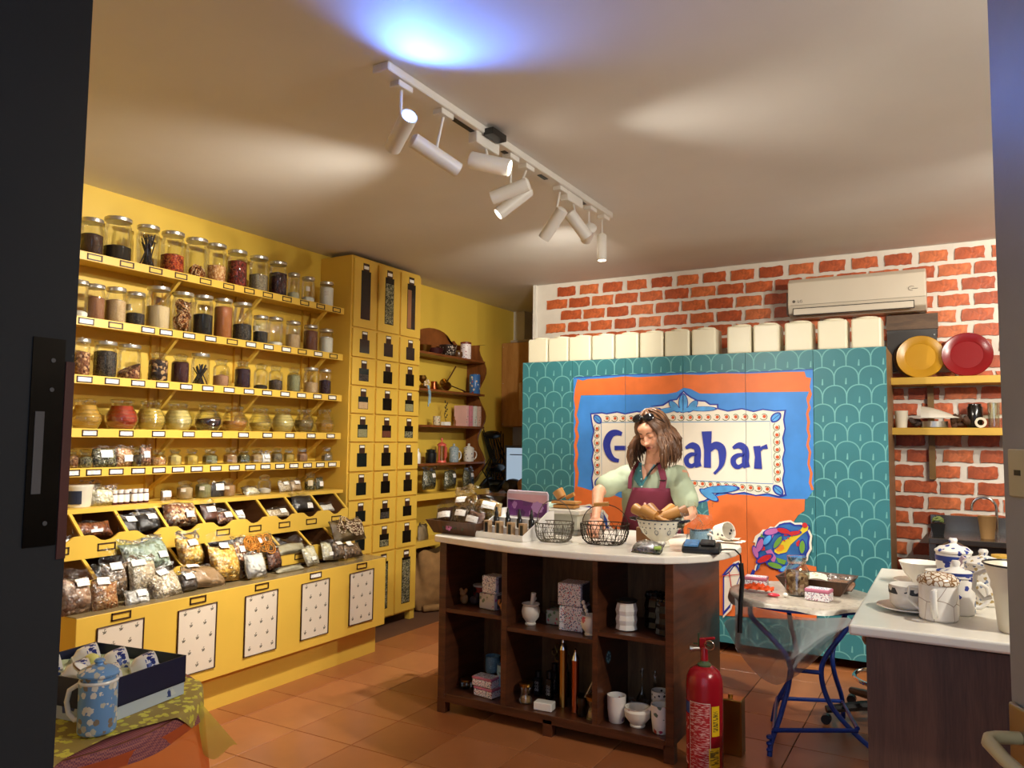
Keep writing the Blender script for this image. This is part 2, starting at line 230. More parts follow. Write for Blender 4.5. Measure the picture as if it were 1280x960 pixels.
MU={'blue': [(-2.637, 1.993), (-2.194, 2.002), (-1.731, 2.001), (-1.269, 1.989), (-0.821, 1.996), (-0.831, 1.177), (-0.873, 1.112), (-1.119, 1.084), (-1.969, 1.042), (-2.628, 1.083)], 'orange_top': [(-2.602, 1.983), (-2.551, 1.97), (-2.51, 1.982), (-2.35, 1.983), (-2.194, 1.994), (-2.098, 1.984), (-1.93, 1.986), (-1.731, 1.994), (-1.607, 1.986), (-1.436, 1.991), (-1.269, 1.984), (-1.156, 1.985), (-1.013, 1.987), (-0.877, 1.985), (-0.867, 1.946), (-0.835, 1.939), (-0.845, 1.878), (-0.831, 1.829), (-0.85, 1.773), (-0.84, 1.733), (-0.856, 1.693), (-0.846, 1.637), (-0.854, 1.589), (-0.843, 1.541), (-0.858, 1.485), (-0.842, 1.43), (-0.854, 1.35), (-0.835, 1.287), (-0.844, 1.224), (-0.829, 1.177), (-0.845, 1.173), (-0.862, 1.223), (-0.852, 1.287), (-0.869, 1.35), (-0.858, 1.43), (-0.874, 1.477), (-0.86, 1.541), (-0.871, 1.589), (-0.864, 1.637), (-0.872, 1.693), (-0.858, 1.741), (-0.868, 1.798), (-0.85, 1.846), (-1.109, 1.848), (-1.271, 1.85), (-1.505, 1.846), (-1.608, 1.848), (-1.678, 1.884), (-1.731, 1.894), (-1.785, 1.862), (-1.857, 1.85), (-2.155, 1.85), (-2.571, 1.853), (-2.581, 1.808), (-2.591, 1.752), (-2.607, 1.696), (-2.586, 1.64), (-2.602, 1.584), (-2.583, 1.528), (-2.605, 1.454), (-2.589, 1.38), (-2.603, 1.306), (-2.584, 1.232), (-2.592, 1.158), (-2.608, 1.084), (-2.624, 1.083), (-2.62, 1.157), (-2.617, 1.231), (-2.629, 1.305), (-2.617, 1.379), (-2.63, 1.454), (-2.614, 1.528), (-2.627, 1.584), (-2.611, 1.64), (-2.627, 1.696), (-2.619, 1.752), (-2.632, 1.827), (-2.624, 1.902)], 'orange_low': [(-2.624, 1.102), (-2.598, 1.13), (-2.547, 1.12), (-2.487, 1.104), (-2.348, 1.095), (-2.156, 1.033), (-1.969, 1.007), (-1.684, 0.971), (-1.546, 0.962), (-1.559, 1.062), (-1.511, 1.095), (-1.41, 1.123), (-1.279, 1.122), (-1.119, 1.116), (-1.025, 1.105), (-0.888, 1.111), (-0.892, 1.032), (-0.935, 0.998), (-0.966, 0.948), (-0.99, 0.899), (-0.955, 0.68), (-0.82, 0.661), (-0.826, 0.305), (-1.451, 0.26), (-2.624, 0.243), (-2.627, 0.789)], 'sign_blue': [(-2.489, 1.71), (-2.389, 1.717), (-2.349, 1.709), (-2.261, 1.723), (-2.194, 1.708), (-2.098, 1.725), (-2.005, 1.714), (-1.968, 1.72), (-1.894, 1.709), (-1.931, 1.754), (-1.999, 1.76), (-1.894, 1.771), (-1.839, 1.805), (-1.785, 1.813), (-1.758, 1.851), (-1.731, 1.873), (-1.705, 1.85), (-1.67, 1.825), (-1.626, 1.802), (-1.565, 1.796), (-1.531, 1.771), (-1.472, 1.771), (-1.472, 1.74), (-1.405, 1.722), (-1.305, 1.738), (-1.223, 1.717), (-1.159, 1.732), (-1.079, 1.719), (-1.001, 1.723), (-1.014, 1.654), (-1.006, 1.589), (-1.022, 1.524), (-1.01, 1.443), (-1.026, 1.378), (-1.015, 1.298), (-1.028, 1.233), (-1.006, 1.129), (-1.056, 1.111), (-1.134, 1.132), (-1.214, 1.115), (-1.295, 1.133), (-1.377, 1.117), (-1.46, 1.13), (-1.579, 1.061), (-1.683, 1.022), (-1.718, 1.088), (-1.824, 1.118), (-2.062, 1.116), (-2.27, 1.125), (-2.467, 1.108), (-2.479, 1.199), (-2.463, 1.273), (-2.479, 1.345), (-2.464, 1.419), (-2.48, 1.492), (-2.462, 1.566), (-2.48, 1.64)], 'sign_white': [(-2.477, 1.699), (-2.385, 1.706), (-2.345, 1.698), (-2.259, 1.712), (-2.194, 1.697), (-2.098, 1.714), (-2.005, 1.703), (-1.872, 1.699), (-1.912, 1.745), (-1.971, 1.752), (-1.887, 1.76), (-1.832, 1.795), (-1.78, 1.803), (-1.751, 1.841), (-1.731, 1.861), (-1.712, 1.84), (-1.675, 1.815), (-1.63, 1.792), (-1.571, 1.786), (-1.536, 1.761), (-1.485, 1.76), (-1.482, 1.732), (-1.405, 1.712), (-1.305, 1.728), (-1.223, 1.707), (-1.159, 1.722), (-1.08, 1.71), (-1.014, 1.714), (-1.024, 1.654), (-1.015, 1.589), (-1.032, 1.524), (-1.019, 1.443), (-1.035, 1.378), (-1.024, 1.297), (-1.037, 1.233), (-1.019, 1.139), (-1.056, 1.124), (-1.134, 1.141), (-1.214, 1.125), (-1.295, 1.143), (-1.377, 1.127), (-1.46, 1.14), (-1.579, 1.071), (-1.683, 1.039), (-1.709, 1.097), (-1.824, 1.128), (-2.062, 1.127), (-2.27, 1.136), (-2.455, 1.12), (-2.467, 1.199), (-2.451, 1.273), (-2.467, 1.346), (-2.452, 1.419), (-2.468, 1.492), (-2.45, 1.566), (-2.468, 1.64)], 'frame_o': [(-2.393, 1.636), (-1.112, 1.642), (-1.096, 1.206), (-2.388, 1.211)], 'frame_i': [(-2.385, 1.629), (-1.118, 1.636), (-1.102, 1.214), (-2.38, 1.219)], 'G': [(-2.217, 1.546), (-2.261, 1.558), (-2.306, 1.545), (-2.335, 1.503), (-2.343, 1.454), (-2.325, 1.394), (-2.29, 1.353), (-2.242, 1.34)], 'Gbar': [(-2.278, 1.438), (-2.184, 1.44)], 'a1': [(-1.716, 1.445), (-1.672, 1.466), (-1.632, 1.45), (-1.625, 1.399), (-1.629, 1.347), (-1.619, 1.31)], 'a1b': [(-1.629, 1.399), (-1.672, 1.401), (-1.708, 1.371), (-1.703, 1.329), (-1.668, 1.316), (-1.629, 1.347)], 'h1': [(-1.558, 1.57), (-1.553, 1.434), (-1.554, 1.307)], 'h2': [(-1.546, 1.426), (-1.499, 1.469), (-1.454, 1.449), (-1.445, 1.385), (-1.459, 1.318), (-1.506, 1.263)], 'a2': [(-1.37, 1.45), (-1.327, 1.471), (-1.288, 1.452), (-1.279, 1.405), (-1.283, 1.356), (-1.273, 1.315)], 'a2b': [(-1.284, 1.405), (-1.333, 1.401), (-1.366, 1.374), (-1.362, 1.334), (-1.329, 1.318), (-1.284, 1.352)], 'r1': [(-1.202, 1.469), (-1.195, 1.391), (-1.196, 1.309)], 'r2': [(-1.19, 1.424), (-1.165, 1.457), (-1.13, 1.466)], 'curlT': [(-2.379, 1.667), (-1.12, 1.677)], 'curlB': [(-1.682, 1.192), (-1.11, 1.168)], 'curlL': [(-2.428, 1.621), (-2.423, 1.219)], 'curlR': [(-1.065, 1.629), (-1.063, 1.216)], 'leafs': [(-2.424, 1.662), (-1.071, 1.67), (-2.411, 1.174), (-1.063, 1.164)], 'crown': [(-1.731, 1.838), (-1.764, 1.787), (-1.753, 1.743), (-1.732, 1.725), (-1.711, 1.742), (-1.7, 1.786)], 'crownL': [(-1.753, 1.726), (-1.821, 1.77), (-1.854, 1.744), (-1.822, 1.709), (-1.894, 1.706), (-1.786, 1.694)], 'crownR': [(-1.711, 1.725), (-1.644, 1.768), (-1.609, 1.741), (-1.627, 1.731), (-1.514, 1.74), (-1.575, 1.71), (-1.679, 1.694)], 'lowleaf': [(-1.665, 1.142), (-1.613, 1.153), (-1.46, 1.154), (-1.528, 1.122), (-1.613, 1.127), (-1.545, 1.11), (-1.596, 1.086), (-1.639, 1.106), (-1.666, 1.04), (-1.683, 1.056)], 'flower': [(-1.229, 0.604), (-1.2, 0.671), (-1.214, 0.706), (-1.22, 0.792), (-1.234, 0.798), (-1.184, 0.867), (-1.092, 0.909), (-1.022, 0.957), (-0.953, 0.947), (-0.886, 0.937), (-0.86, 0.904), (-0.85, 0.82), (-0.869, 0.735), (-0.903, 0.676), (-1.095, 0.631), (-1.165, 0.674), (-1.193, 0.65), (-1.211, 0.606)], 'flower_in': [(-1.219, 0.605), (-1.19, 0.672), (-1.204, 0.736), (-1.211, 0.793), (-1.17, 0.854), (-1.092, 0.896), (-1.022, 0.944), (-0.953, 0.935), (-0.891, 0.924), (-0.87, 0.896), (-0.864, 0.819), (-0.881, 0.741), (-0.917, 0.675), (-1.081, 0.643), (-1.151, 0.683), (-1.179, 0.669), (-1.205, 0.606)], 'fyellow': [(-1.093, 0.773), (-1.065, 0.811), (-1.01, 0.83), (-0.913, 0.907), (-0.899, 0.936), (-0.866, 0.931), (-0.87, 0.903), (-0.9, 0.88), (-0.983, 0.796), (-1.011, 0.744), (-1.066, 0.726), (-1.091, 0.738)], 'forange': [(-1.08, 0.76), (-1.058, 0.793), (-1.031, 0.792), (-1.024, 0.767), (-1.045, 0.749), (-1.073, 0.744)], 'fred': [(-1.03, 0.871), (-1.009, 0.893), (-0.988, 0.881), (-0.995, 0.859), (-1.023, 0.853)], 'fred2': [(-0.948, 0.813), (-0.928, 0.836), (-0.917, 0.815), (-0.928, 0.789), (-0.945, 0.792)], 'fgreen': [(-1.184, 0.838), (-1.177, 0.86), (-1.146, 0.812), (-1.152, 0.776), (-1.17, 0.796)], 'fpink': [(-1.15, 0.74), (-1.114, 0.757), (-1.08, 0.703), (-1.095, 0.659), (-1.122, 0.692)], 'fpurple': [(-1.134, 0.856), (-1.085, 0.888), (-1.092, 0.856), (-1.114, 0.815), (-1.135, 0.827)], 'fgreen2': [(-1.08, 0.703), (-1.012, 0.688), (-1.026, 0.658), (-1.067, 0.669)], 'fred3': [(-1.185, 0.766), (-1.156, 0.771), (-1.153, 0.747), (-1.178, 0.741)], 'flowerL': [(-2.623, 0.899), (-2.597, 0.956), (-2.526, 0.987), (-2.446, 0.982), (-2.348, 0.933), (-2.318, 0.845), (-2.27, 0.777), (-2.289, 0.652), (-2.626, 0.624), (-2.627, 0.789)], 'flowerL_in': [(-2.611, 0.891), (-2.587, 0.942), (-2.522, 0.973), (-2.45, 0.969), (-2.361, 0.922), (-2.334, 0.837), (-2.285, 0.773), (-2.301, 0.658), (-2.614, 0.633), (-2.614, 0.79)], 'fLy': [(-2.591, 0.938), (-2.556, 0.949), (-2.526, 0.905), (-2.486, 0.871), (-2.476, 0.844), (-2.526, 0.85), (-2.566, 0.903)], 'fLr': [(-2.496, 0.925), (-2.456, 0.936), (-2.446, 0.901), (-2.476, 0.886)], 'flowerB': [(-1.448, 0.554), (-1.411, 0.587), (-1.373, 0.642), (-1.337, 0.66), (-1.311, 0.64), (-1.309, 0.568), (-1.368, 0.402), (-1.391, 0.312), (-1.451, 0.247)], 'flowerB_in': [(-1.448, 0.543), (-1.403, 0.578), (-1.366, 0.632), (-1.337, 0.648), (-1.321, 0.632), (-1.319, 0.567), (-1.379, 0.408), (-1.401, 0.323), (-1.451, 0.262)]}
# ================================================================ track lamps (carry their own light)
LW=paint('lamp_white','D9D6D0',.4,.03)
tr=thing('ceiling_track','white ceiling track rail with black slots running toward back wall','track',(-1.86,2.2,2.93))
M((-1.86,2.2,2.93)).box(-1.9,-1.82,2.2,4.42,2.895,2.93).build('rail',LW,tr,bev=.004)
for y0,y1 in ((2.62,2.95),(3.12,3.2),(3.5,3.58),(3.86,4.08)):
    M((-1.86,2.2,2.93)).box(-1.872,-1.848,y0,y1,2.892,2.8952).build('slot',BLACK,tr)
M((-1.86,2.2,2.93)).cbox((-1.8,2.95,2.9),(.05,.12,.03)).build('clip',BLACK,tr)
def lamp(y,x,z,aim,drop,label,power,col=(1,.92,.79),cone=55,L=.2,r=.034,lit=6.0,box=False):
    """spot head centred at (x,y,z), pointing along aim; rod up to the rail"""
    o=thing('track_spotlight',label,'spotlight',(-1.86,y,2.895),group=None)
    O=(-1.86,y,2.895); a=Vector(aim).normalized(); c=Vector((x,y,z)); T=Matrix.Translation(c)@a.to_track_quat('Z','Y').to_matrix().to_4x4()
    M(O).lathe([(r*.6,-L/2),(r,-L/2+.01),(r,L/2),(r*.86,L/2),(r*.8,L/2-.02)],seg=24,T=T,cap=(1,0)).build('housing',LW,o,smooth=True)
    M(O).lathe([(r*.8,L/2-.02),(.001,L/2-.02)],seg=24,T=T,cap=(0,1)).build('lens',emit('lens_%g'%lit+('b' if col[2]>.8 else ''),col if col[2]>.8 else (1,.9,.75),lit) if lit else paint('dark_lens','2a2622',.2),o,smooth=True)
    if box: M(O).cbox((-1.86,y,2.87),(.05,.2,.055)).build('driver_box',LW,o,bev=.004)
    else: M(O).cbox((-1.86,y,2.885),(.05,.09,.025)).build('adapter',LW,o,bev=.003)
    M(O).cyl((x,y,z),(x if abs(x+1.86)<.02 else -1.86,y,2.88),.0065,seg=10).build('rod',LW,o,smooth=True)
    ld=bpy.data.lights.new('spot_light','SPOT'); lo=bpy.data.objects.new('spot_light',ld); C.objects.link(lo); lo.parent=o
    p=c+a*(L/2+.012)-Vector(O); lo.location=p; lo.rotation_euler=(-a).to_track_quat('Z','Y').to_euler()
    ld.energy=power*SPOT; ld.color=col; ld.spot_size=R_(cone); ld.spot_blend=.9; ld.shadow_soft_size=.03
    return o
lamp(2.33,-1.86,2.70,(.75,-.45,.32),.2,'spotlight glowing blue white at near end of the rail',SP1,(.1,.27,1),135,.2,lit=30)
lamp(2.62,-1.9,2.715,(.45,.75,-.38),.2,'long spotlight on rod aimed right with bright rim, second along rail',SP2,(1,.93,.8),70,.24,lit=14)
lamp(2.95,-1.83,2.77,(.85,.3,-.24),.2,'spotlight under first driver box aimed right with bright lens',SP3,(1,.93,.8),75,.2,.04,lit=18,box=True)
lamp(3.2,-1.86,2.72,(-.95,-.3,-.34),.2,'spotlight aimed left, partly behind the tilted third rod lamp',SP4,(1,.92,.79),90,.2,lit=6)
lamp(3.36,-1.93,2.72,(-.55,-.45,-.6),.2,'spotlight on rod tilted steeply down left in middle of rail',SP5,(1,.92,.79),85,.22,lit=6)
lamp(3.75,-1.9,2.70,(-.55,.1,-.6),.2,'spotlight on long rod tilted down left, open rear visible',SP6,(1,.92,.79),85,.2,lit=6)
lamp(3.9,-1.82,2.72,(.35,.35,-.6),.2,'spotlight under second driver box tilted down right',SP7,(1,.93,.8),80,.18,.036,lit=6,box=True)
lamp(4.16,-1.87,2.74,(-.62,.8,-.28),.2,'short brightly lit spotlight second from far end of rail',SP8,(1,.93,.8),85,.15,lit=6)
lamp(4.36,-1.87,2.70,(.02,-.02,-1),.2,'vertical spotlight glowing white at far end of the rail',SP9,(1,.9,.76),110,.17,.03,lit=14)
# added fill rail, out of view: lights brick wall, mural and right counter
fill_tr=thing('ceiling_track','added second ceiling track for fill lamps over the right counter','track',(1.3,2.0,2.93))
M((1.3,2,2.93)).box(1.26,1.34,2.0,4.6,2.895,2.93).build('rail',LW,fill_tr)
def fill_lamp(y,aim,power,cone,i):
    o=thing('track_spotlight','added fill spotlight on second rail over right counter, %s lamp from door'%ORD[i],'spotlight',(1.3,y,2.895))
    O=(1.3,y,2.895); a=Vector(aim).normalized(); c=Vector((1.3,y,2.74)); T=Matrix.Translation(c)@a.to_track_quat('Z','Y').to_matrix().to_4x4()
    M(O).lathe([(.02,-.1),(.034,-.09),(.034,.1),(.029,.1),(.027,.08)],seg=20,T=T,cap=(1,0)).build('housing',LW,o,smooth=True)
    M(O).lathe([(.027,.08),(.001,.08)],seg=20,T=T,cap=(0,1)).build('lens',emit('lens_6',(1,.9,.75),6),o)
    M(O).cyl(c,(1.3,y,2.88),.0065).build('rod',LW,o)
    ld=bpy.data.lights.new('spot_light','SPOT'); lo=bpy.data.objects.new('spot_light',ld); C.objects.link(lo); lo.parent=o
    lo.location=c+a*.115-Vector(O); lo.rotation_euler=(-a).to_track_quat('Z','Y').to_euler()
    ld.energy=power*SPOT; ld.color=(1,.93,.8); ld.spot_size=R_(cone); ld.spot_blend=.6; ld.shadow_soft_size=.03
for i,(y,a,p,cn) in enumerate(FILL_LAMPS): fill_lamp(y,a,p,cn,i)
# ================================================================ room shell
CEIL=2.93
plaster=paint('ceiling_plaster','DAD8D4',.65,.05,1.2,.06); WALLY=paint('yellow_wall','E2BE4A',.5,.04,1.0,.05); WALLP=paint('pale_wall','CFC6B5',.8,.05)
DOORD=paint('dark_door_paint','100E0C',.7,.2,3,.015)
struct(M().box(-4.6,3.0,.3,7.8,CEIL,CEIL+.1).build('ceiling',plaster))
struct(M().box(-4.4,-4.27,.3,7.8,0,CEIL).build('wall_left',WALLY))
struct(M().box(2.7,2.85,.3,7.8,0,CEIL).build('wall_right',WALLP))
struct(M().box(-4.4,-3.33,7.62,7.75,0,CEIL).build('wall_back',WALLP))
struct(M().box(-3.33,-3.2,6.4,7.75,0,CEIL).build('wall_passage',WALLP))
struct(M().box(-4.27,-4.13,7.45,7.62,0,CEIL).build('trim_1',paint('white_trim','DCD8CE',.5)))
# front wall around the doorway the camera looks through
struct(M().box(-4.4,-1.2,.48,.62,0,CEIL).build('wall_front',WALLP))
struct(M().box(.95,2.85,.48,.62,0,CEIL).build('wall_front',WALLP))
struct(M().box(-1.2,.95,.48,.62,2.5,CEIL).build('wall_front',WALLP))
struct(M().box(-6,6,-6,.3,-.12,-.02).build('ground',paint('outside_paving','6d6a64',.8)))
jf=struct(M((-1.063,.4,0)).box(-1.35,-1.063,.38,.62,0,2.5).build('door_1',DOORD)); jf.location=(-1.063,.4,0)
J=(-1.063,.4,0)
M(J).box(-1.0632,-1.0612,.563,.606,1.35,1.63).build('strike_plate',paint('worn_steel','24211e',.35,.3,metal=1),jf)
M(J).box(-1.0614,-1.0605,.57,.582,1.42,1.53).build('latch_slot',paint('worn_slot','4a4440',.5,.3),jf)
M(J).box(-1.0632,-1.0612,.608,.6202,1.33,1.6).build('worn_edge',paint('red_wood_wear','4a1c10',.6,.3),jf)
for z in (1.38,1.60,1.56): M(J).cyl((-1.063,.59,z),(-1.0602,.59,z),.003).build('screw',paint('worn_slot','4a4440',.5,.3),jf)
# right door leaf, opened inwards, its stile towards the camera
GD=paint('grey_brown_door','857A6C',.38,.12,6,.06)
dl=struct(M().box(0,.105,-.0225,.0225,0,2.5).build('door_2',GD)); dl.location=(.078,1.225,0); dl.rotation_euler=(0,0,R_(-65))
M().box(.105,.85,-.012,.012,.1,2.4).build('recessed_panel',DOORD,dl)
for z0,z1 in ((0,.1),(2.4,2.5)): M().box(.105,.85,-.0225,.0225,z0,z1).build('rail',GD,dl)
OB=paint('old_brass_plate','B59C6A',.45,.2)
M().box(.016,.06,-.026,-.0225,1.432,1.494).build('key_plate',OB,dl,bev=.002)
M().box(.031,.045,-.0266,-.0255,1.46,1.467).build('keyhole',BLACK,dl)
M().box(.004,.05,-.03,-.0225,.93,1.168).build('lever_plate',paint('worn_chrome','8d8474',.3,.3,metal=1),dl,bev=.006,seg=3)
M().tube([(.03,-.03,1.13),(.03,-.058,1.13),(.033,-.068,1.129),(.041,-.073,1.127),(.08,-.075,1.122),(.15,-.073,1.116)],[.008,.008,.0085,.009,.0085,.008],12).build('lever_handle',OB,dl,smooth=True)
# ================================================================ floor of terracotta tiles
fl=struct(M().box(-4.27,2.7,.5,7.62,-.05,-.004).build('floor',paint('grout','5b3a24',.8)))
TL=[paint('terracotta_%d'%i,c,.32,.14,3.0,.03) for i,c in enumerate(('A2653C','9A5D36','A86C42'))]
tiles={}
for i in range(-2,13):
    for j in range(-6,10):
        x0=-2.963+.373*i; y0=2.963+.373*j
        if x0<-3.8 or y0<.6: continue
        k=(i*7+j*3)%3
        if k not in tiles:
            tiles[k]=M().box(.0022,.3708,.0022,.3708,-.01,0).build('tile',TL[k],fl,bev=.0015); t=tiles[k]
        else: t=tiles[k].copy(); C.objects.link(t); t.parent=fl
        t.location=(x0,y0,0)
# ================================================================ painted brick wall
bw=struct(M().box(-3.33,2.7,6.25,6.4,0,CEIL).build('wall_brick',paint('white_mortar','D9D2C6',.7,.08,5,.2)))
M().box(-3.36,-3.33,6.22,6.4,0,CEIL).build('corner_trim',paint('white_trim','DCD8CE',.5),bw)
def brickm(i,c):
    s=N('brick_paint_%d'%i,.5); n=s.n('TexNoise',Scale=22.0,Detail=6.0,Distortion=.8,Vector=s.co()); a=srgb(c)
    s.col(s.ramp(n.outputs['Fac'],[(.3,tuple(v*.62 for v in a[:3])+(1,)),(.52,a),(.7,tuple(min(1,v*1.35) for v in a[:3])+(1,)),(.8,srgb('E0A070'))])); s.bump(n.outputs['Fac'],.4,.01); return s.m
BM=[brickm(i,c) for i,c in enumerate(('BE5E30','B4542A','C66A3A','AA4C24'))]
protos=[]
for q in range(8):
    ww,hh=.19,.082; P=[]
    for (a0,b0,a1,b1) in ((-1,-1,1,-1),(1,-1,1,1),(1,1,-1,1),(-1,1,-1,-1)):
        n=7 if b0==b1 else 3
        for t in range(n):
            f=t/n; P.append(((a0+(a1-a0)*f)*ww/2+random.uniform(-.005,.005),(b0+(b1-b0)*f)*hh/2+random.uniform(-.0045,.0045)))
    ob=M().prism(P,'y',-.012,0).build('brick',BM[q%4],bw); protos.append(ob)
used=set()
for k in range(0,26):
    zc=2.89-.1105*k-.041
    off=(-3.24 if k%2 else -3.12)+(k*37%5)*.012
    n=0
    while True:
        xc=off+.226*n+.094; n+=1
        if xc>1.0: break
        if xc<-3.22: continue
        if zc<2.25 and xc<-.45: continue
        q=(k*5+n*3)%8
        if q in used: ob=protos[q].copy(); C.objects.link(ob); ob.parent=bw
        else: ob=protos[q]; used.add(q)
        ob.location=(xc,6.25,zc); ob.scale=(1+((k*13+n*7)%7-3)*.02,1,1)
# ================================================================ left wall: shelves
SX=-4.0; Y0,Y1=2.02,4.378
SHN=['top shelf','second shelf','third shelf','fourth shelf','fifth shelf']
FR=DARK
def label_frame(par,O,x,y,z,w=.085,h=.034,card=True,facing='x',depth=.004):
    m=M(O); t=.006
    m.box(x,x+depth,y-w/2,y+w/2,z-h/2,z-h/2+t); m.box(x,x+depth,y-w/2,y+w/2,z+h/2-t,z+h/2); m.box(x,x+depth,y-w/2,y-w/2+t,z-h/2,z+h/2); m.box(x,x+depth,y+w/2-t,y+w/2,z-h/2,z+h/2)
    f=m.build('label_holder',FR,par)
    if card: M(O).box(x,x+.002,y-w/2+t,y+w/2-t,z-h/2+t,z+h/2-t).build('card',CARD,f)
    return f
for i,(k,(zt)) in enumerate(zip((1,2,3,4,5),(2.477,2.125,1.815,1.53,1.32))):
    O=(-4.27,Y0,zt)
    sh=thing('wall_shelf','yellow wall shelf with dark label holders, %s'%['topmost on the left wall','second from top','third from top','fourth from top, carrying round pots','fifth from top, carrying small octagonal jars'][i],'shelf',O,group='yellow shelves on the left wall')
    M(O).box(-4.268,SX-.018,Y0,Y1,zt-.02,zt).build('board',YEL,sh); M(O).box(SX-.018,SX,Y0,Y1,zt-.046,zt+.001).build('fascia',YEL,sh,bev=.001)
    LY=[v for key,v in LABEL_Y.items() if abs(key-(zt-.022))<.003][0]
    if i==0: LY=sorted(LY+[2.95,3.125])
    for j,y in enumerate(LY):
        cardless=(i==0) or (i==1 and j in (1,6,10,12)) 
        label_frame(sh,O,SX,y,zt-.023,card=not cardless)
    for yb in (2.97,3.6,4.225):
        ff=.16 if i<4 else .1
        M(O).tube([(-4.255,yb,zt-.05-ff*1.05),(-4.03,yb,zt-.03)],.015,4).build('brace',YEL,sh)
        M(O).box(-4.268,-4.25,yb-.02,yb+.02,zt-.05-ff*1.3,zt-.02).build('wall_strip',YEL,sh)
for y in (3.018,3.649,4.29):
    struct(M().box(-4.27,-4.262,y,y+.006,1.12,2.45).build('trim_2',YELD))
# ---------------------------------------------------------------- bin rack under the shelves
O=(-4.27,Y0,.66); rk=thing('bin_rack','yellow two-tier rack of open spice bins with scalloped fronts on low counter','bin rack',O)
M(O).box(-4.268,-3.965,Y0,4.38,1.085,1.11).build('top_board',YEL,rk,bev=.001)
WIN=wood('bin_inside_wood','6B4420','7d5330',(1,1,8),.6)
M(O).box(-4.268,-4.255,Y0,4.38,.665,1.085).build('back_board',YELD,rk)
M(O).box(-4.255,-3.85,Y0,4.34,.875,.89).build('bin_floor',WIN,rk)
PIT=.2452; YD=[2.332+PIT*i for i in range(-1,9)]
for y in YD[1:]:
    M(O).prism([(-4.255,.875),(-3.852,.875),(-3.852,.985),(-3.975,1.087),(-4.255,1.087)],'y',y-.007,y+.007).build('divider',WIN,rk)
    M(O).prism([(-3.853,.975),(-3.838,.975),(-3.965,1.087),(-3.98,1.087)],'y',y-.0085,y+.0085).build('divider_edge',YEL,rk)
def scallop(y0,y1,zt,zb,x0,x1,dip=.034,first=0):
    P=[(y0,zb)]; n=int(round((y1-y0)/PIT)); 
    top=[]
    for b in range(n):
        ya=y0+b*PIT
        for f,d in ((0,0),(.16,0),(.22,.08),(.3,.5),(.38,.85),(.5,1),(.62,.85),(.7,.5),(.78,.08),(.84,0)): top.append((ya+f*PIT,zt-d*dip))
    top.append((y1,zt)); P=P+top+[(y1,zb)]
    return P
yl=2.332-PIT
M(O).prism(scallop(yl,4.294,.985,.868,0,0),'x',-3.85,-3.835).build('scalloped_front',YEL,rk,bev=.001)
for b in range(-1,8):
    label_frame(rk,O,-3.835,2.332+PIT*(b+.5),.92,.098,.038,card=False)
M(O).box(-4.255,-3.7,Y0,4.06,.672,.685).build('lower_bin_floor',WIN,rk)
for y in YD[1:-1]:
    M(O).prism([(-4.255,.685),(-3.7,.685),(-3.7,.77),(-3.845,.87),(-4.255,.87)],'y',y-.007,y+.007).build('divider',WIN,rk)
    M(O).prism([(-3.7,.765),(-3.685,.765),(-3.83,.868),(-3.845,.868)],'y',y-.0085,y+.0085).build('divider_edge',YEL,rk)
M(O).prism(scallop(yl,4.294-PIT,.785,.685,0,0),'x',-3.7,-3.685).build('scalloped_front',YEL,rk,bev=.001)
for b in range(-1,7): label_frame(rk,O,-3.685,2.332+PIT*(b+.5),.728,.098,.038,card=False)
# ---------------------------------------------------------------- low counter with flower panels
O=(-3.9,3.2,0); ct=thing('storage_counter','low yellow storage counter with five white flower panels along the left wall','counter',O)
M(O).box(-4.268,-3.48,2.1,4.3,.2,.66).build('body',YEL,ct,bev=.002)
M(O).box(-4.2,-3.56,2.14,4.3,0,.2).build('plinth',YEL,ct)
M(O).box(-4.268,-3.482,2.1,4.3,.66,.664).build('top_liner',paint('brown_liner','8F7C58',.2,.08),ct)
PAN=paint('panel_cream','DCCFBB',.6,.03)
for i in range(5):
    y0=2.2+.432*i; y1=y0+.235
    pn=M(O).box(-3.48,-3.476,y0,y1,.262,.6).build('flower_panel',PAN,ct)
    m=M(O); t=.0075
    m.tube([(-3.4755,y0,.262),(-3.4755,y1,.259),(-3.4755,y1+.002,.602),(-3.4755,y0,.598)],t*.7,4,True); m.build('panel_border',DARK,pn)
    m=M(O)
    for r,z in enumerate((.575,.51,.44,.37,.3)):
        for cidx in range(2 if r%2 else 3):
            y=y0+(.035+.083*cidx if r%2==0 else .075+.085*cidx)+(i*7+r*3)%4*.002
            if y>y1-.015: continue
            m.cbox((-3.4755,y,z+.004),(.001,.002,.018)); m.cbox((-3.4755,y,z-.006),(.001,.014,.004),rx=.3)
            m.cbox((-3.4755,y-.006,z),(.001,.008,.004),rx=-.7); m.cbox((-3.4755,y+.006,z),(.001,.008,.004),rx=.7); m.cbox((-3.4755,y+.004,z+.012),(.001,.003,.003))
    m.build('sprig_print',paint('sprig_ink','5b5648',.7),pn)
    label_frame(ct,O,-3.48,(y0+y1)/2+.0,.635,.1,.036,card=(i==3),depth=.005)
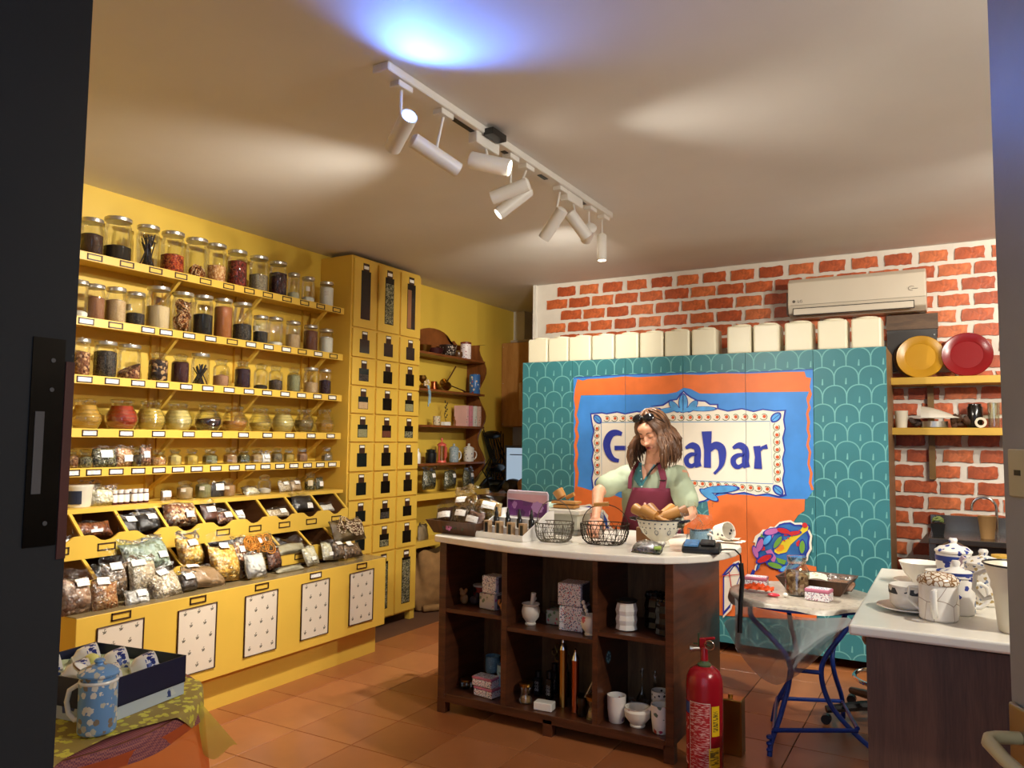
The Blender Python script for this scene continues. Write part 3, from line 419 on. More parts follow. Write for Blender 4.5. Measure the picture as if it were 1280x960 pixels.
# ================================================================ jars
CO={ # contents
'dkgrain':('3B2418','2A1810','513525'),'black':('1B1512','241c18','120e0c'),'chili':('8C2412','A93A1C','6A180C','C0602A'),'rings':('5a3420','E3CFAE'),
'flakes':('D29C62','C0844c','E2b888','b06c38'),'redchili':('5C140C','7A2014','40100a','8d3424'),'seeds':('8B7E6A','6F6452','A0937C'),'hib':('2B0E16','3f1520','1b0a10'),
'empty':('B7AE8E','c2b99a'),'white':('F0EBE0','f6f2ea'),'brown':('8A5B40','9a6a4c'),'beige':('C6A57C','b38f66','d4b78e'),'dark':('2d2622','3a322c','1f1a18'),'powder':('D9BE92','dcc49c'),
'blk':('0E0D0D','161414'),'cinn':('A35F30','ab6836'),'pepper':('3A3430','5a5048','1e1b19'),'brownp':('6a3a26','7c4830','55301f'),'nuts':('7c4a32','C79a70','5a3020','93603f'),
'choc':('3a2a26','C19A6C','6b4432','2b1f1e'),'purple':('3a1218','4d1c22','260b10'),'pink':('B08062','C0906e','966a50'),'purpd':('2E1424','1f0e1a','42202f'),'grey':('4A3C34','2b221f','6b5a4c'),
'green':('8A8660','70704c','a5a07a'),'amber':('C48A28','d29a36'),'paprika':('A8321A','B43a1e'),'yel':('D0AC4E','dcb95c'),'pale':('DEC374','e5cf8c'),'must':('C9963a','d3a24a'),
'greybr':('8E7648','7a6238'),'orange':('C9822c','b8701f','d8953f'),'herbs':('5A5840','7d7a5c','3a3a2a','9a9474'),'dkherb':('4f4e38','77734f','37362a','9c967a'),
'pinkbr':('A77F58','b98f68'),'terra':('B9A07a','a98f68'),'almond':('8A4B26','A05c30','6f3a1c'),'corn':('F0B444','FAC458','DA9C34','FFDC88'),'oats':('DcC6A0','EAD8B8','c0a888'),'sand':('A8845A','b08c62'),
'nutmix':('D9ac7e','F2dfc0','a06844','7b4a32'),'palegr':('ccc8a4','dedbc0','aeaa84'),'sticks':('6a3c24','8b5232','4a2818'),'cream':('F0E6C4','f6efd8','e0d4a8'),'rootc':('b48a6c','cda486','93694e','dbbb9f'),'coffee':('7C6044','5a4630','9a7c5c')}
SC={'fine':900}
def cm(k,sc=None):
    d={'chili':110,'flakes':95,'redchili':100,'hib':95,'nuts':75,'choc':55,'corn':62,'oats':90,'almond':52,'nutmix':60,'rootc':45,'palegr':45,'dkgrain':260,'seeds':260,'pepper':230,'sticks':60,'herbs':120,'dkherb':120,'cream':60,'coffee':60}
    return grain('contents_'+k,CO[k],sc or d.get(k,450))
LID=paint('jar_lid_metal','C4C0B6',.3,.06,metal=.85)
def slices(m,r,h,n,R=.03,seed=0):
    rnd=random.Random(seed)
    for i in range(n):
        z=.03+ (h-.05)*i/n; a=rnd.uniform(0,6.28); q=rnd.uniform(0,r*.35); rr=R*rnd.uniform(.85,1.05)
        rx,rz=rnd.uniform(.5,1.4),rnd.uniform(0,6.28)
        T=Matrix.Translation((q*math.cos(a),q*math.sin(a),z))@Euler((rx,0,rz)).to_matrix().to_4x4()
        m.tube([T@Vector((rr*math.cos(t),rr*math.sin(t),0)) for t in [2*PI*k/12 for k in range(12)]],.0028,5,True)
        m.lathe([(rr*.93,-.0008),(rr*.93,.0008)],seg=12,T=T)
        for k in range(3): m.tube([T@Vector((rr*math.cos(k*PI/3),rr*math.sin(k*PI/3),0)),T@Vector((-rr*math.cos(k*PI/3),-rr*math.sin(k*PI/3),0))],.0014,4)
def jar(kind,x,y,z,w,h,content,fill,label,mode='grain',cardlab=None,lid='metal',cat='jar',group=None,name='glass_jar',cl=None):
    r=w/2; o=thing(name,label,cat,(x,y,z),0,group); g=M(); H=h
    if kind=='jar':
        lh=.022; n=r*.86 if w>.1 else r*.88; bh=H-lh
        g.lathe([(r*.9,0),(r,.008),(r,bh*.76),(r*.97,bh*.84),(n,bh*.93),(n,bh)],seg=24,cap=(1,0)); ir=r*.955; tb=bh*.8
    elif kind=='cork':
        lh=.03; n=r*.66; bh=H-lh
        g.lathe([(r*.9,0),(r,.008),(r,bh*.74),(r*.93,bh*.84),(n,bh*.92),(n,bh*.95),(n*1.12,bh*.96),(n*1.12,bh)],seg=24,cap=(1,0)); ir=r*.94; tb=bh*.78
    elif kind=='pot':
        lh=.012; bh=H-lh; P=[]
        for i in range(15):
            f=i/14; rr=r*(.70+.30*math.sin(PI*min(1,f*1.06+.02)))*1.0; P.append((rr+(.0015 if i%2 else 0),f*bh*.78))
        P+=[(r*.68,bh*.80),(r*.62,bh*.84),(r*.66,bh*.92),(r*.72,bh*.94),(r*.72,bh)]
        g.lathe(P,seg=32,cap=(1,0)); ir=r; tb=bh*.74
    elif kind=='octa':
        lh=.022; n=r*.6; bh=H-lh
        g.lathe([(r*.85,0),(r*1.02,.008),(r*1.02,bh*.62),(r*.8,bh*.8),(n,bh*.86),(n,bh*.93),(r*.8,bh*.95),(r*.8,bh)],seg=8,cap=(1,0),ph=PI/8); ir=r*.9; tb=bh*.66
    if kind=='pot':
        for f_ in (.14,.27,.4,.53,.66):
            rr=r*(.70+.30*math.sin(PI*min(1,f_/.78*1.06+.02)))+.0012; g.tube([(rr*math.cos(t),rr*math.sin(t),f_*bh) for t in [2*PI*q/28 for q in range(28)]],.0016,4,True)
    g.build('glass_body',GLASSL if kind in('pot','octa') else GLASS,o,smooth=True)
    if lid=='metal':
        M().lathe([(n*1.1,bh-.006),(n*1.12,bh-.002),(n*1.12,bh+lh*.55),(n*1.05,bh+lh*.72),(n*.5,bh+lh*.85),(n*.14,bh+lh*.88),(n*.13,bh+lh*1.1),(.0001,bh+lh*1.12)],seg=24).build('lid',LID,o,smooth=True)
    elif kind=='pot':
        M().lathe([(r*.66,bh),(r*.74,bh+.002),(r*.7,bh+.008),(r*.3,bh+.012),(.001,bh+.013)],seg=24).build('lid',GLASSL,o,smooth=True)
    else:
        M().lathe([(n*.95,bh-.012),(n*.95,bh),(n*1.25,bh+.003),(n*1.3,bh+lh*.5),(n*.9,bh+lh*.8),(n*.5,bh+lh*.95),(.001,bh+lh)],seg=8 if kind=='octa' else 16).build('lid',GLASSL,o,smooth=(kind!='octa'))
    rnd=random.Random(int(y*1000+z*77))
    if content and fill>0:
        fill=min(fill*1.14,1.06); top=.006+(tb-.006)*fill; m=M()
        if kind=='octa': top=min(top*1.1,tb)
        if mode=='grain':
            if kind=='pot': pr=[(( r*(.70+.30*math.sin(PI*min(1,(f*fill)*1.06*.98+.02))))*.93,.006+f*fill*tb) for f in [i/9 for i in range(10)]]
            else: pr=[(ir*.93,.004),(ir,.012),(ir,top*.6),(ir,top-.004)]
            pr+=[(pr[-1][0]*.7,top+rnd.uniform(0,.006)),(pr[-1][0]*.3,top+rnd.uniform(.002,.01)),(.001,top+.006)]
            m.lathe(pr,seg=24 if kind!='octa' else 8,ph=0 if kind!='octa' else PI/8)
            c=m.build('contents',cm(content),o,smooth=True)
        elif mode=='tilt':
            m.lathe([(ir*.93,.004),(ir,.012),(ir,.02)],seg=24,cap=(1,0)); 
            s=M(); s.rings([[(ir*math.cos(t),ir*math.sin(t),.004) for t in [2*PI*k/24 for k in range(24)]],[(ir*math.cos(t),ir*math.sin(t),top+math.sin(t)*ir*.55) for t in [2*PI*k/24 for k in range(24)]]])
            c=s.build('contents',cm(content),o)
        elif mode=='sticks':
            for i in range(26 if fill>.5 else 9):
                a=rnd.uniform(0,6.28); b=a+PI+rnd.uniform(-1.2,1.2); q=ir*rnd.uniform(.2,.85); q2=ir*rnd.uniform(.2,.9)
                m.tube([(q*math.cos(a),q*math.sin(a),.006),((q*math.cos(a)+q2*math.cos(b))*.5,(q*math.sin(a)+q2*math.sin(b))*.5,top*.5),(q2*math.cos(b),q2*math.sin(b),top*rnd.uniform(.75,1.05))],.0035 if fill>.5 else .0024,5)
            c=m.build('contents',cm(content),o)
        elif mode=='slices':
            slices(m,ir,top,int(24*fill)+6,min(.038,ir*.62),int(y*100)); c=m.build('contents',grain('citrus_slices',('C98A50','E8C89A','7a3a1c'),130),o)
    if cardlab:
        z0,z1,c,a0,a1=cardlab; s=M()
        s.grid(lambda u,v:(r*1.008*math.cos(R_(a0+(a1-a0)*u)),r*1.008*math.sin(R_(a0+(a1-a0)*u)),z0*H+(z1-z0)*H*v),10,2); s.build('paper_label',c,o)
    return o
OFFW=paint('label_offwhite','DDD2B4',.7); YLAB=paint('label_yellow','DDB84A',.7); CLR=printed('clear_print','D8D2C4','6a645a',350,2,.66)
J={1:[('jar','dkgrain',.66,'dark brown grains'),('jar','black',.38,'black seeds'),('jar','dark',.9,'dark vanilla pods','sticks'),('jar','chili',.5,'red chilli flakes'),('jar','rings',.35,'dried dark rings','slices'),('jar','flakes',.5,'light brown flakes'),('jar','redchili',.82,'dark red chilli pieces'),('jar','seeds',.55,'grey seeds'),('jar','hib',.78,'dark purple petals'),('jar','empty',.25,'little beige powder'),('jar','white',.2,'white crumbs at the bottom'),('jar','white',1.05,'white powder filled full')],
2:[('jar','white',.15,'white rest at its bottom'),('jar','brown',.75,'brown powder'),('jar','beige',.75,'beige grains'),('jar','dark',.42,'black seeds and paper label'),('jar','powder',.62,'cream powder, tall and wide'),('jar','rings',.95,'dried orange slices','slices'),('jar','blk',.6,'black powder'),('jar','cinn',1.08,'orange brown powder filled full'),('jar','pepper',.5,'dark grey pepper'),('jar','dark',.5,'dark seeds and cream label'),('jar','white',.12,'thin white layer'),('jar','beige',.6,'beige powder'),('jar','brownp',.95,'dark brown powder'),('jar','white',.78,'white powder')],
3:[('jar','nuts',.75,'brown and beige nuts'),('jar','pepper',.85,'black peppercorns'),('jar','nuts',.35,'reddish brown seeds in a slope','tilt'),('cork','choc',.95,'brown and cream chunks'),('cork','purple',.95,'dark purple berries'),('jar','dark',.75,'few thin vanilla sticks','sticks'),('cork','pink',.5,'pinkish powder'),('cork','purpd',.9,'dark purple petals'),('cork','dark',.15,'few black pieces'),('cork','grey',.5,'grey brown buds'),('cork','green',.9,'grey green leaves'),('jar','beige',.5,'beige grains and metal lid'),('jar','purpd',.66,'dark berries and metal lid')],
4:[('pot','must',1.0,'amber yellow powder'),('pot','paprika',1.0,'red paprika'),('pot','yel',.85,'yellow powder'),('pot','pale',.85,'pale yellow powder'),('pot','hib',.5,'dark purple flowers'),('pot','orange',.45,'amber crumbs'),('pot','yel',.4,'yellow crumbs'),('pot','pale',.85,'pale yellow flakes'),('pot','greybr',.6,'grey brown powder'),('pot','amber',.45,'orange amber powder')],
5:[('octa','nuts',.9,'brown nuts'),('octa','herbs',.8,'grey herbs'),('octa','dark',.95,'dark tea'),('octa','flakes',.6,'brown flakes'),('octa','pale',.95,'pale yellow powder'),('octa','yel',.9,'yellow and grey powder'),('octa','green',.95,'grey green powder'),('octa','pinkbr',.95,'pinkish brown powder'),('octa','dkherb',.95,'dark green leaves'),('octa','beige',.9,'beige powder'),('octa','seeds',.95,'grey seeds'),('octa','yel',.85,'yellowish grains'),('octa','pink',.95,'pinkish powder'),('octa','seeds',.6,'grey brown powder')],
6:[('cork','terra',1.1,'grey beige powder up to the neck'),('cork','green',1.1,'olive beige powder up to the neck'),('cork','pinkbr',1.1,'brown powder up to the neck'),('cork','white',.3,'white salt'),('cork','dkherb',.6,'green herbs and small cream label')]}
TN={'jar':'tall glass jar','cork':'stoppered jar','pot':'round ribbed glass pot','octa':'small octagonal glass jar'}
SN={1:'top shelf',2:'second shelf',3:'third shelf',4:'fourth shelf',5:'fifth shelf',6:'bin rack'}
for k in SHELF_JARS:
    z,_=({1:2.477,2:2.125,3:1.815,4:1.53,5:1.32,6:1.11}[k],0)
    for i,(P,D) in enumerate(zip(SHELF_JARS[k],J[k])):
        x,y,W,H=P; mode=D[4] if len(D)>4 else 'grain'
        lab=('%s of %s, %s from the left on %s' if k<6 else '%s of %s, %s from left on %s')%(TN[D[0]].replace('tall ','') if k==3 else TN[D[0]],D[3],ORD[i],SN[k])
        cl=None
        if (k,i) in ((2,3),(2,9)): cl=(.42,.6,OFFW,-120,-60)
        if (k,i) in ((1,11),(1,10),(6,0),(6,1),(6,2)): cl=(.4,.58,CLR,-65,-30)
        if (k,i)==(6,4): cl=(.25,.55,OFFW,-70,-20)
        jar(D[0],x,y,z+.001,W*.97,H,D[1],D[2],lab,mode,cl,'metal' if D[0]=='jar' else 'glass',group='jars on the '+SN[k])
# ================================================================ drawer tower
O=(-4.1,4.8,0); tw=thing('drawer_tower','tall yellow tower of small window drawers reaching the ceiling beside the jar shelves','cabinet',O)
TY0,TY1=4.395,5.262
M(O).box(-4.268,-3.948,TY0,TY1,.07,2.895).build('carcass',YEL,tw,bev=.002)
for y in (TY0+.03,TY1-.03): M(O).box(-4.0,-3.95,y-.03,y+.03,0,.07).build('foot',YEL,tw)
RB=[2.335,2.11,1.893,1.678,1.46,1.235,1.02,.818,.6]; CB=[4.395,4.684,4.973,5.262]
WD=paint('window_dark','17130f',.18,.2)
WCN=[['dark','dark','dark'],['pepper','dark','dark'],['beige','dark','green'],['green','brownp','dkherb'],['blk','blk','blk'],['blk','blk','dark'],['blk','pepper','blk'],['blk','herbs','dark']]
def wmat(k): return WD if k in('blk','dark') else cm(k,300)
for r in range(8):
    for c in range(3):
        z1,z0=RB[r]-.006,RB[r+1]+.006; y0,y1=CB[c]+.012,CB[c+1]-.012; ym=(y0+y1)/2
        d=M(O).box(-3.948,-3.93,y0,y1,z0,z1).build('drawer',YEL,tw,bev=.0015)
        M(O).box(-3.93,-3.9285,ym-.032,ym+.032,z1-.075,z1-.012).build('label_plate',DARK,d)
        M(O).box(-3.9285,-3.9275,ym-.026,ym+.026,z1-.034,z1-.018).build('card',CARD,d)
        M(O).box(-3.93,-3.9286,ym-.056,ym+.056,z0+.033,z1-.075).build('window_pane',WD,d,bev=0)
        k=WCN[r][c]
        if k not in('blk','dark'):
            M(O).box(-3.9287,-3.9282,ym-.052,ym+.052,z0+.036,z0+.036+(.05 if k!='green' else .06)).build('window_contents',wmat(k),d)
for c in range(3):
    y0,y1=CB[c]+.012,CB[c+1]-.012; ym=(y0+y1)/2
    d=M(O).box(-3.948,-3.93,y0,y1,2.345,2.872).build('tall_drawer',YEL,tw,bev=.0015)
    M(O).box(-3.93,-3.9285,ym-.035,ym+.035,2.79,2.85).build('label_plate',DARK,d); M(O).box(-3.9285,-3.9275,ym-.028,ym+.028,2.805,2.83).build('card',PAPER if c else CARD,d)
    M(O).box(-3.93,-3.9286,ym-.055,ym+.055,2.41,2.79).build('window_pane',WD,d)
    if c: M(O).box(-3.9287,-3.9282,ym-.05,ym+(.0 if c==2 else .05),2.415,2.74).build('window_contents',cm('dkherb') if c==1 else paint('tan_stuff','9a6a44'),d)
for c in range(1,3):
    y0,y1=CB[c]+.012,CB[c+1]-.012; ym=(y0+y1)/2
    d=M(O).box(-3.948,-3.93,y0,y1,.085,.594).build('tall_drawer',YEL,tw,bev=.0015)
    M(O).box(-3.93,-3.9285,ym-.035,ym+.035,.52,.58).build('label_plate',DARK,d); M(O).box(-3.9285,-3.9275,ym-.028,ym+.028,.545,.565).build('card',CARD,d)
    M(O).box(-3.93,-3.9286,ym-.055,ym+.055,.15,.52).build('window_pane',WD,d)
    M(O).box(-3.9287,-3.9282,ym-.05,ym+.05,.155,.5).build('window_contents',cm('dkherb'),d)
# ================================================================ plastic bags
LABM=printed('bag_label','F3F0EA','B8B4AC',260,2,.64)
def bag(name,label,cat,loc,w,h,content,rz=90,tilt=0,fill=.72,d=.35,label_at=(.1,.75),lab=True,group='spice bags on the left wall',seed=0,filmm=None,roll=0,mode='grain',lw=.045,lh=.03):
    rnd=random.Random(seed or int(loc[1]*997+loc[2]*331)); D=max(.025,min(w,h)*d)
    o=thing(name,label,cat,loc,R_(rz),group,rx=R_(tilt),ry=R_(roll))
    ph=[rnd.uniform(0,6.28) for _ in range(6)]
    def thick(u,v):
        a=max(0,1-abs(u)**2.6)**.6; b=max(0,1-abs(2*v-1)**2.8)**.55 if v<1 else 0
        return a*b
    def pt(e,sgn,hh,taper):
        def f(u,v):
            U=2*u-1; wv=1-taper*v**2-.06*(1-v)**4
            t=thick(U,v); n=.07*math.sin(7*U+ph[0]+5*v)+.05*math.sin(11*v+ph[1])+.04*math.sin(17*U*v+ph[2])
            bulge=(D/2)*t*(1+n)*(1.15-.35*v)+e
            return (U*(w/2+e)*wv+.02*w*math.sin(6*v+ph[3]), sgn*bulge - tiltlean*0, v*hh+(.03*h*math.sin(3*U+ph[4])*v))
        return f
    tiltlean=0
    hc=h*fill
    if content and mode=='grain':
        m=M(); m.grid(pt(0,-1,hc,.08),15,10); m.grid(pt(0,1,hc,.08),15,10); m.build('contents',cm(content),o,smooth=2)
    elif mode=='slices':
        m=M()
        for i in range(9):
            u=rnd.uniform(-.36,.36)*w; z=rnd.uniform(.2,.8)*hc; R=min(.042,h*.26)*rnd.uniform(.8,1.1)
            for rr,rad in ((R,.0035),(R*.62,.003)):
                m.tube([(u+rr*math.cos(t),-D*.56-.002-i*.0012,z+rr*math.sin(t)) for t in [2*PI*k/12 for k in range(12)]],rad,5,True)
        m.build('dried_slices',grain('slice_'+str(content),CO[content],150),o)
        m=M(); m.grid(pt(-.004,-1,hc,.05),12,8); m.grid(pt(-.004,1,hc,.05),12,8); m.build('contents',cm('greybr',120),o,smooth=2)
    m=M(); m.grid(pt(.0025,-1,hc*1.03,.08),13,9); m.grid(pt(.0025,1,hc*1.03,.08),13,9)
    if fill<.97:
        def top(u,v):
            U=2*u-1; ww=(w/2)*(.92+.1*v); return (U*ww+.01*math.sin(9*v+ph[5]), .012*math.sin(5*U+ph[0]+4*v)*(1-.2*v)-.004, hc*.94+v*(h-hc*.94)+.05*h*math.sin(4*U+ph[1])*v)
        m.grid(top,13,5)
    m.build('film',filmm or FILM,o,smooth=2)
    if lab:
        u0=label_at[0]*w; z0=label_at[1]*hc; s=M()
        lw*=1.25; lh*=1.2
        def lp(u,v):
            U=(u0+(u-.5)*lw)/(w/2); V=min(.98,(z0+(v-.5)*lh)/hc)
            y=-(D/2)*thick(U,max(0,V))*1.12-.006
            return (u0+(u-.5)*lw,y-.003*math.sin(3*u),z0+(v-.5)*lh)
        s.grid(lp,5,3); s.build('paper_label',LABM,o)
    return o
def B(k,content,label,cat='bag',name='spice_bag',**kw):
    x,y,z,w,h=BAGS[k]; return bag(name,label,cat,(x,y,z),w,h,content,**kw)
B('b1','rootc','large bag of pinkish brown root chunks at the near end of the low counter',tilt=-14,fill=.78,d=.42,label_at=(.2,.86),lw=.055)
B('b3','coffee','upright bag of dark brown pieces behind the orange brown bag',tilt=-12,fill=.7,label_at=(-.05,.95),lw=.05)
B('b2','flakes','bag of orange brown pieces, second bag from near end of low counter',tilt=-16,fill=.68,d=.4,label_at=(-.1,.98),roll=6,lw=.05)
B('b4','oats','bag of beige flakes with long white label behind the white powder bag',tilt=-16,fill=.85,label_at=(-.15,.95),lw=.06,lh=.025)
B('b5','white','small bag of pure white powder lying on the counter edge near the beige flakes',tilt=-28,fill=.95,d=.6,label_at=(.1,.7))
B('b6','oats','bag of pinkish beige flakes lying half over the counter edge',tilt=-30,fill=.8,d=.4,label_at=(.05,.95),roll=-8)
B('b7','grey','small dark bag with white label between flakes and sand coloured bag',tilt=-25,fill=.8,d=.5,label_at=(0,.8))
B('b8','sand','flat pillow shaped bag of sand brown powder on the counter edge',tilt=-35,fill=.95,d=.5,lab=True,label_at=(-.25,.95),roll=8,lw=.06,lh=.02)
B('b9','palegr','wide bluish bag of pale green pods lying in the lower bins',tilt=-35,fill=.85,label_at=(.28,.35),filmm=film('blue_film',(.78,.88,.95)),roll=-4)
B('b10','corn','small bag of orange yellow pieces in the third lower bin',tilt=-20,fill=.8,d=.5,label_at=(.0,.8))
B('b12','nutmix','narrow bag of pale beige nuts beside the large corn yellow bag',tilt=-20,fill=.85,label_at=(.1,.8),lw=.03)
B('b11','corn','large bag of corn yellow pieces with two white labels',tilt=-22,fill=.72,d=.38,label_at=(0,.98),roll=5,lw=.05)
B('b14','orange','wide bag of dried orange slices leaning in the lower bins',tilt=-28,fill=.9,label_at=(.1,.7),mode='slices')
B('b13','white','bag of bright white powder standing on counter below the orange slices',tilt=-24,fill=.95,d=.45,lab=False,roll=4)
B('b15','sticks','small bag of brown bark sticks beside the bright white powder bag',tilt=-18,fill=.9,lab=False)
B('b16','empty','half empty clear bag draped over the divider of the lower bins',tilt=-40,fill=.6,lab=False)
B('b17a','cream','left one of two small cream coloured bags on the counter',tilt=-25,fill=.85,lab=True,label_at=(0,.3),lw=.03,lh=.02,roll=-5)
B('b17b','cream','right one of two small cream coloured bags on the counter',tilt=-22,fill=.85,label_at=(0,.3),lw=.03,lh=.02,roll=6)
B('b18','coffee','small round bag of dark pieces below the bag of ring slices',tilt=-20,fill=.9,d=.6,label_at=(0,.9),lw=.04,lh=.02)
B('b19','coffee','flat bag of brown grain with white label at far end of low counter',tilt=-30,fill=.85,d=.4,label_at=(-.05,.95),lw=.04)
B('b20','rings','large bag of dried citrus rings at the far end of the bin rack',tilt=-30,fill=.92,d=.5,lab=False,mode='slices')
B('b21','empty','thin flat grey bag lying on counter below the empty lower bin',tilt=-75,fill=.95,d=.9,lab=False)
B('u0','white','bag with white label in the nearest upper bin by the door frame',tilt=-20,fill=.8)
B('u1','almond','bag of shelled almonds in the second upper bin',tilt=-30,fill=.95,d=.7,label_at=(0,.25),lw=.05,lh=.012)
B('u2','dark','left bag of black seeds in the third upper bin',tilt=-25,fill=.75,label_at=(0,.9))
B('u3','black','right bag of black seeds with white label in third upper bin',tilt=-25,fill=.75,label_at=(.1,.8))
B('u4','nutmix','bag of pink and beige nuts with two labels in fourth upper bin',tilt=-25,fill=.9,d=.5,label_at=(.15,.4))
B('u5','brownp','dark brown bag with big white label in fifth upper bin',tilt=-20,fill=.7,label_at=(0,.7),lw=.05)
B('u6','nuts','smaller brown bag with label leaning in fifth upper bin',tilt=-30,fill=.8,label_at=(.1,.6))
B('u7','white','small bag with white label in sixth upper bin',tilt=-30,fill=.8)
B('u8','oats','small beige bag with tilted label in seventh upper bin',tilt=-35,fill=.8,label_at=(.2,.6))
B('u9','black','crinkled black bag with white label in eighth upper bin',tilt=-25,fill=.75,label_at=(.2,.3))
B('u10','white','small white and black bag in the last upper bin',tilt=-35,fill=.8,lab=False)
B('s5a','dkherb','bag of dark green herbs with white label on the fifth shelf',tilt=-8,fill=.85,label_at=(.0,.72),lw=.055,lh=.035)
B('s5b','flakes','bag of orange brown flakes with white label on the fifth shelf',tilt=-8,fill=.88,label_at=(.1,.45))
B('s5c','nuts','narrow bag of mixed brown nuts on fifth shelf before the jar row',tilt=-6,fill=.88,label_at=(0,.6),lw=.03)
B('s5d','white','tiny bag with label between small jars on the fifth shelf',tilt=-10,fill=.8,label_at=(0,.7),lw=.035,lh=.02)
B('l1','cream','bag of cream coloured lumps beside the white tub on the bin rack top',fill=.78,lab=False,d=.5)
B('l2','empty','crumpled clear bag lying behind the white tub',fill=.5,lab=False,tilt=-10)
B('l3','sand','small brown packet with white label next to grey beige jars',fill=.9,label_at=(0,.75),lw=.045)
B('l4','dark','dark packet with white label between second and third beige jar',fill=.8,label_at=(0,.75),lw=.05,lh=.035)
B('l5','grey','flat grey packet lying on the bin rack top',tilt=-70,fill=.95,d=.9,lab=False)
B('l6','cream','tied small bag of white powder lying on bin rack top',tilt=-45,fill=.9,d=.7,lab=False)
B('l7','oats','left one of two beige bags leaning at far end of bin rack top',tilt=-15,fill=.8,lab=True,label_at=(0,.8),lw=.035,lh=.02)
B('l8','beige','right one of two beige bags leaning at far end of bin rack top',tilt=-15,fill=.8,lab=True,label_at=(0,.8),lw=.035,lh=.02)
B('l9','herbs','small green herb packet beside last jar on the bin rack top',tilt=-5,fill=.85,label_at=(0,.5),lw=.03)
for k,lb in (('h1','bag of dark herbs, nearest on the low yellow shelf past the tower'),('h2','bag of dark herbs, middle one on low yellow shelf past the tower'),('h3','bag of grey herbs, farthest on low yellow shelf past the tower')):
    B(k,'dkherb',lb,fill=.85,d=.4,group='herb bags past the tower',label_at=(.1,.75),lw=.04)
B('h4','terra','grey bag on the lowest yellow shelf past the tower',fill=.9,d=.4,lab=False,group='herb bags past the tower')
# tub and small bottles on rack top
o=thing('plastic_tub','white round plastic tub with dark blue label on the bin rack top','tub',(-4.09,2.44,1.111))
M().lathe([(.062,0),(.066,.01),(.072,.1),(.076,.106),(.076,.118),(.001,.119)],seg=28).build('tub_body',paint('tub_white','D8D4C6',.35),o,smooth=True)
s=M(); s.grid(lambda u,v:(.0725*math.cos(R_(-75+60*u)),.0725*math.sin(R_(-75+60*u)),.018+.07*v),8,2); s.build('paper_label',paint('navy_label','141d33',.5),o)
i=0
for a in range(2):
    for b in range(6):
        y=2.63+.036*b+ (.012 if b>2 else 0); x=-4.06-.045*a
        if i==0:
            o=thing('medicine_bottle','small white capped bottle with dark band in the pack on the bin rack top','bottle',(x,y,1.111),group='pack of small white bottles'); first=o
            M().lathe([(.015,0),(.0165,.004),(.0165,.012)],seg=12,cap=(1,0)).build('bottle_base',paint('maroon_band','4a1420',.5),o,smooth=True)
            M().lathe([(.0166,.012),(.0166,.05),(.012,.056)],seg=12,cap=(0,0)).build('label_wrap',PAPER,o,smooth=True)
            M().lathe([(.0135,.053),(.0135,.058),(.0145,.06),(.0145,.078),(.001,.079)],seg=12).build('cap',paint('cap_white','ECE8E4',.4),o,smooth=True)
            M().lathe([(.0150,.055),(.0150,.060)],seg=12,cap=(0,0)).build('neck_band',paint('maroon_band','4a1420',.5),o)
        else: o=copy_tree(first); o.location=(x,y,1.111)
        o['label']='small white capped bottle in the pack, %s from the left in the %s row'%(ORD[b],('front','back')[a])
        i+=1
# ================================================================ carved wooden shelf unit past the tower
O=(-4.26,5.28,1.15); ws=thing('wooden_shelf','carved brown wooden wall shelf with wavy sides and arched top, past the yellow tower','shelf',O)
def scroll(y0,y1):
    P=[(-4.268,1.1)]
    for f in [i/28 for i in range(29)]:
        z=1.1+f*1.34; xx=-4.09+.045*math.sin((z-1.14)*2*PI/.46)-.05*max(0,1-(z-1.1)/.15)
        P.append((min(xx,-4.02),z))
    P+=[(-4.06,2.44),(-4.268,2.44)]
    M(O).prism(P,'y',y0,y1).build('side_panel',WOODM,ws)
scroll(6.5,6.525); scroll(5.29,5.31)
for z in (2.27,1.94,1.617,1.273): M(O).box(-4.268,-4.05,5.31,6.5,z-.02,z).build('shelf_board',WOODM,ws,bev=.002)
P=[(5.31,2.27),(6.5,2.27),(6.5,2.42),(6.3,2.42),(6.24,2.46),(6.16,2.43)]+[(5.9+.28*math.cos(t),2.43+.11*math.sin(t)) for t in [PI*i/10 for i in range(0,11)]]+[(5.56,2.46),(5.5,2.42),(5.31,2.42)]
M(O).prism(P,'x',-4.268,-4.25).build('arched_back',WOODM,ws)
for z in (1.0,.6):
    yo=(-4.26,5.28,z); lowsh=thing('wall_shelf','plain yellow low shelf past the tower, %s one'%('upper' if z>.8 else 'lower'),'shelf',yo,group='low yellow shelves past the tower')
    M(yo).box(-4.268,-4.0,5.28,6.5 if z>.8 else 5.9,z-.022,z).build('board',YEL,lowsh); M(yo).box(-4.0,-3.985,5.28,6.5 if z>.8 else 5.9,z-.04,z+.012).build('fascia',YEL,lowsh)
def L(k,z=None,dx=0): x,y,zz,s=IT[k]; return (x+dx,y,z if z is not None else zz),s
def simple(name,label,cat,loc,prof,mat,part='body',seg=24,group=None,**k):
    o=thing(name,label,cat,loc,group=group); M().lathe(prof,seg=seg,**k).build(part,mat,o,smooth=True); return o
W1,W2,W3,W4=2.27,1.94,1.617,1.273
o=simple('brass_bowl','small brass bowl at near end of the carved shelf top','bowl',(-4.15,5.6,W1),[(.03,0),(.05,.01),(.075,.07),(.07,.07),(.045,.015),(.001,.012)],BRASS,cap=(1,0))
o=simple('dark_bowl','dark red bowl lying next to brass bowl on carved shelf','bowl',(-4.15,5.78,W1),[(.03,0),(.06,.01),(.08,.06),(.001,.065)],paint('dark_red_wood','3c1616',.4))
o=simple('woven_basket','small checkered white and brown basket on carved shelf','basket',(-4.14,5.97,W1),[(.05,0),(.07,.03),(.085,.11),(.08,.11),(.06,.02),(.001,.015)],floral('basket_weave','2a1a14',['E8E0D0','d8cbb8'],55,.3),cap=(1,0))
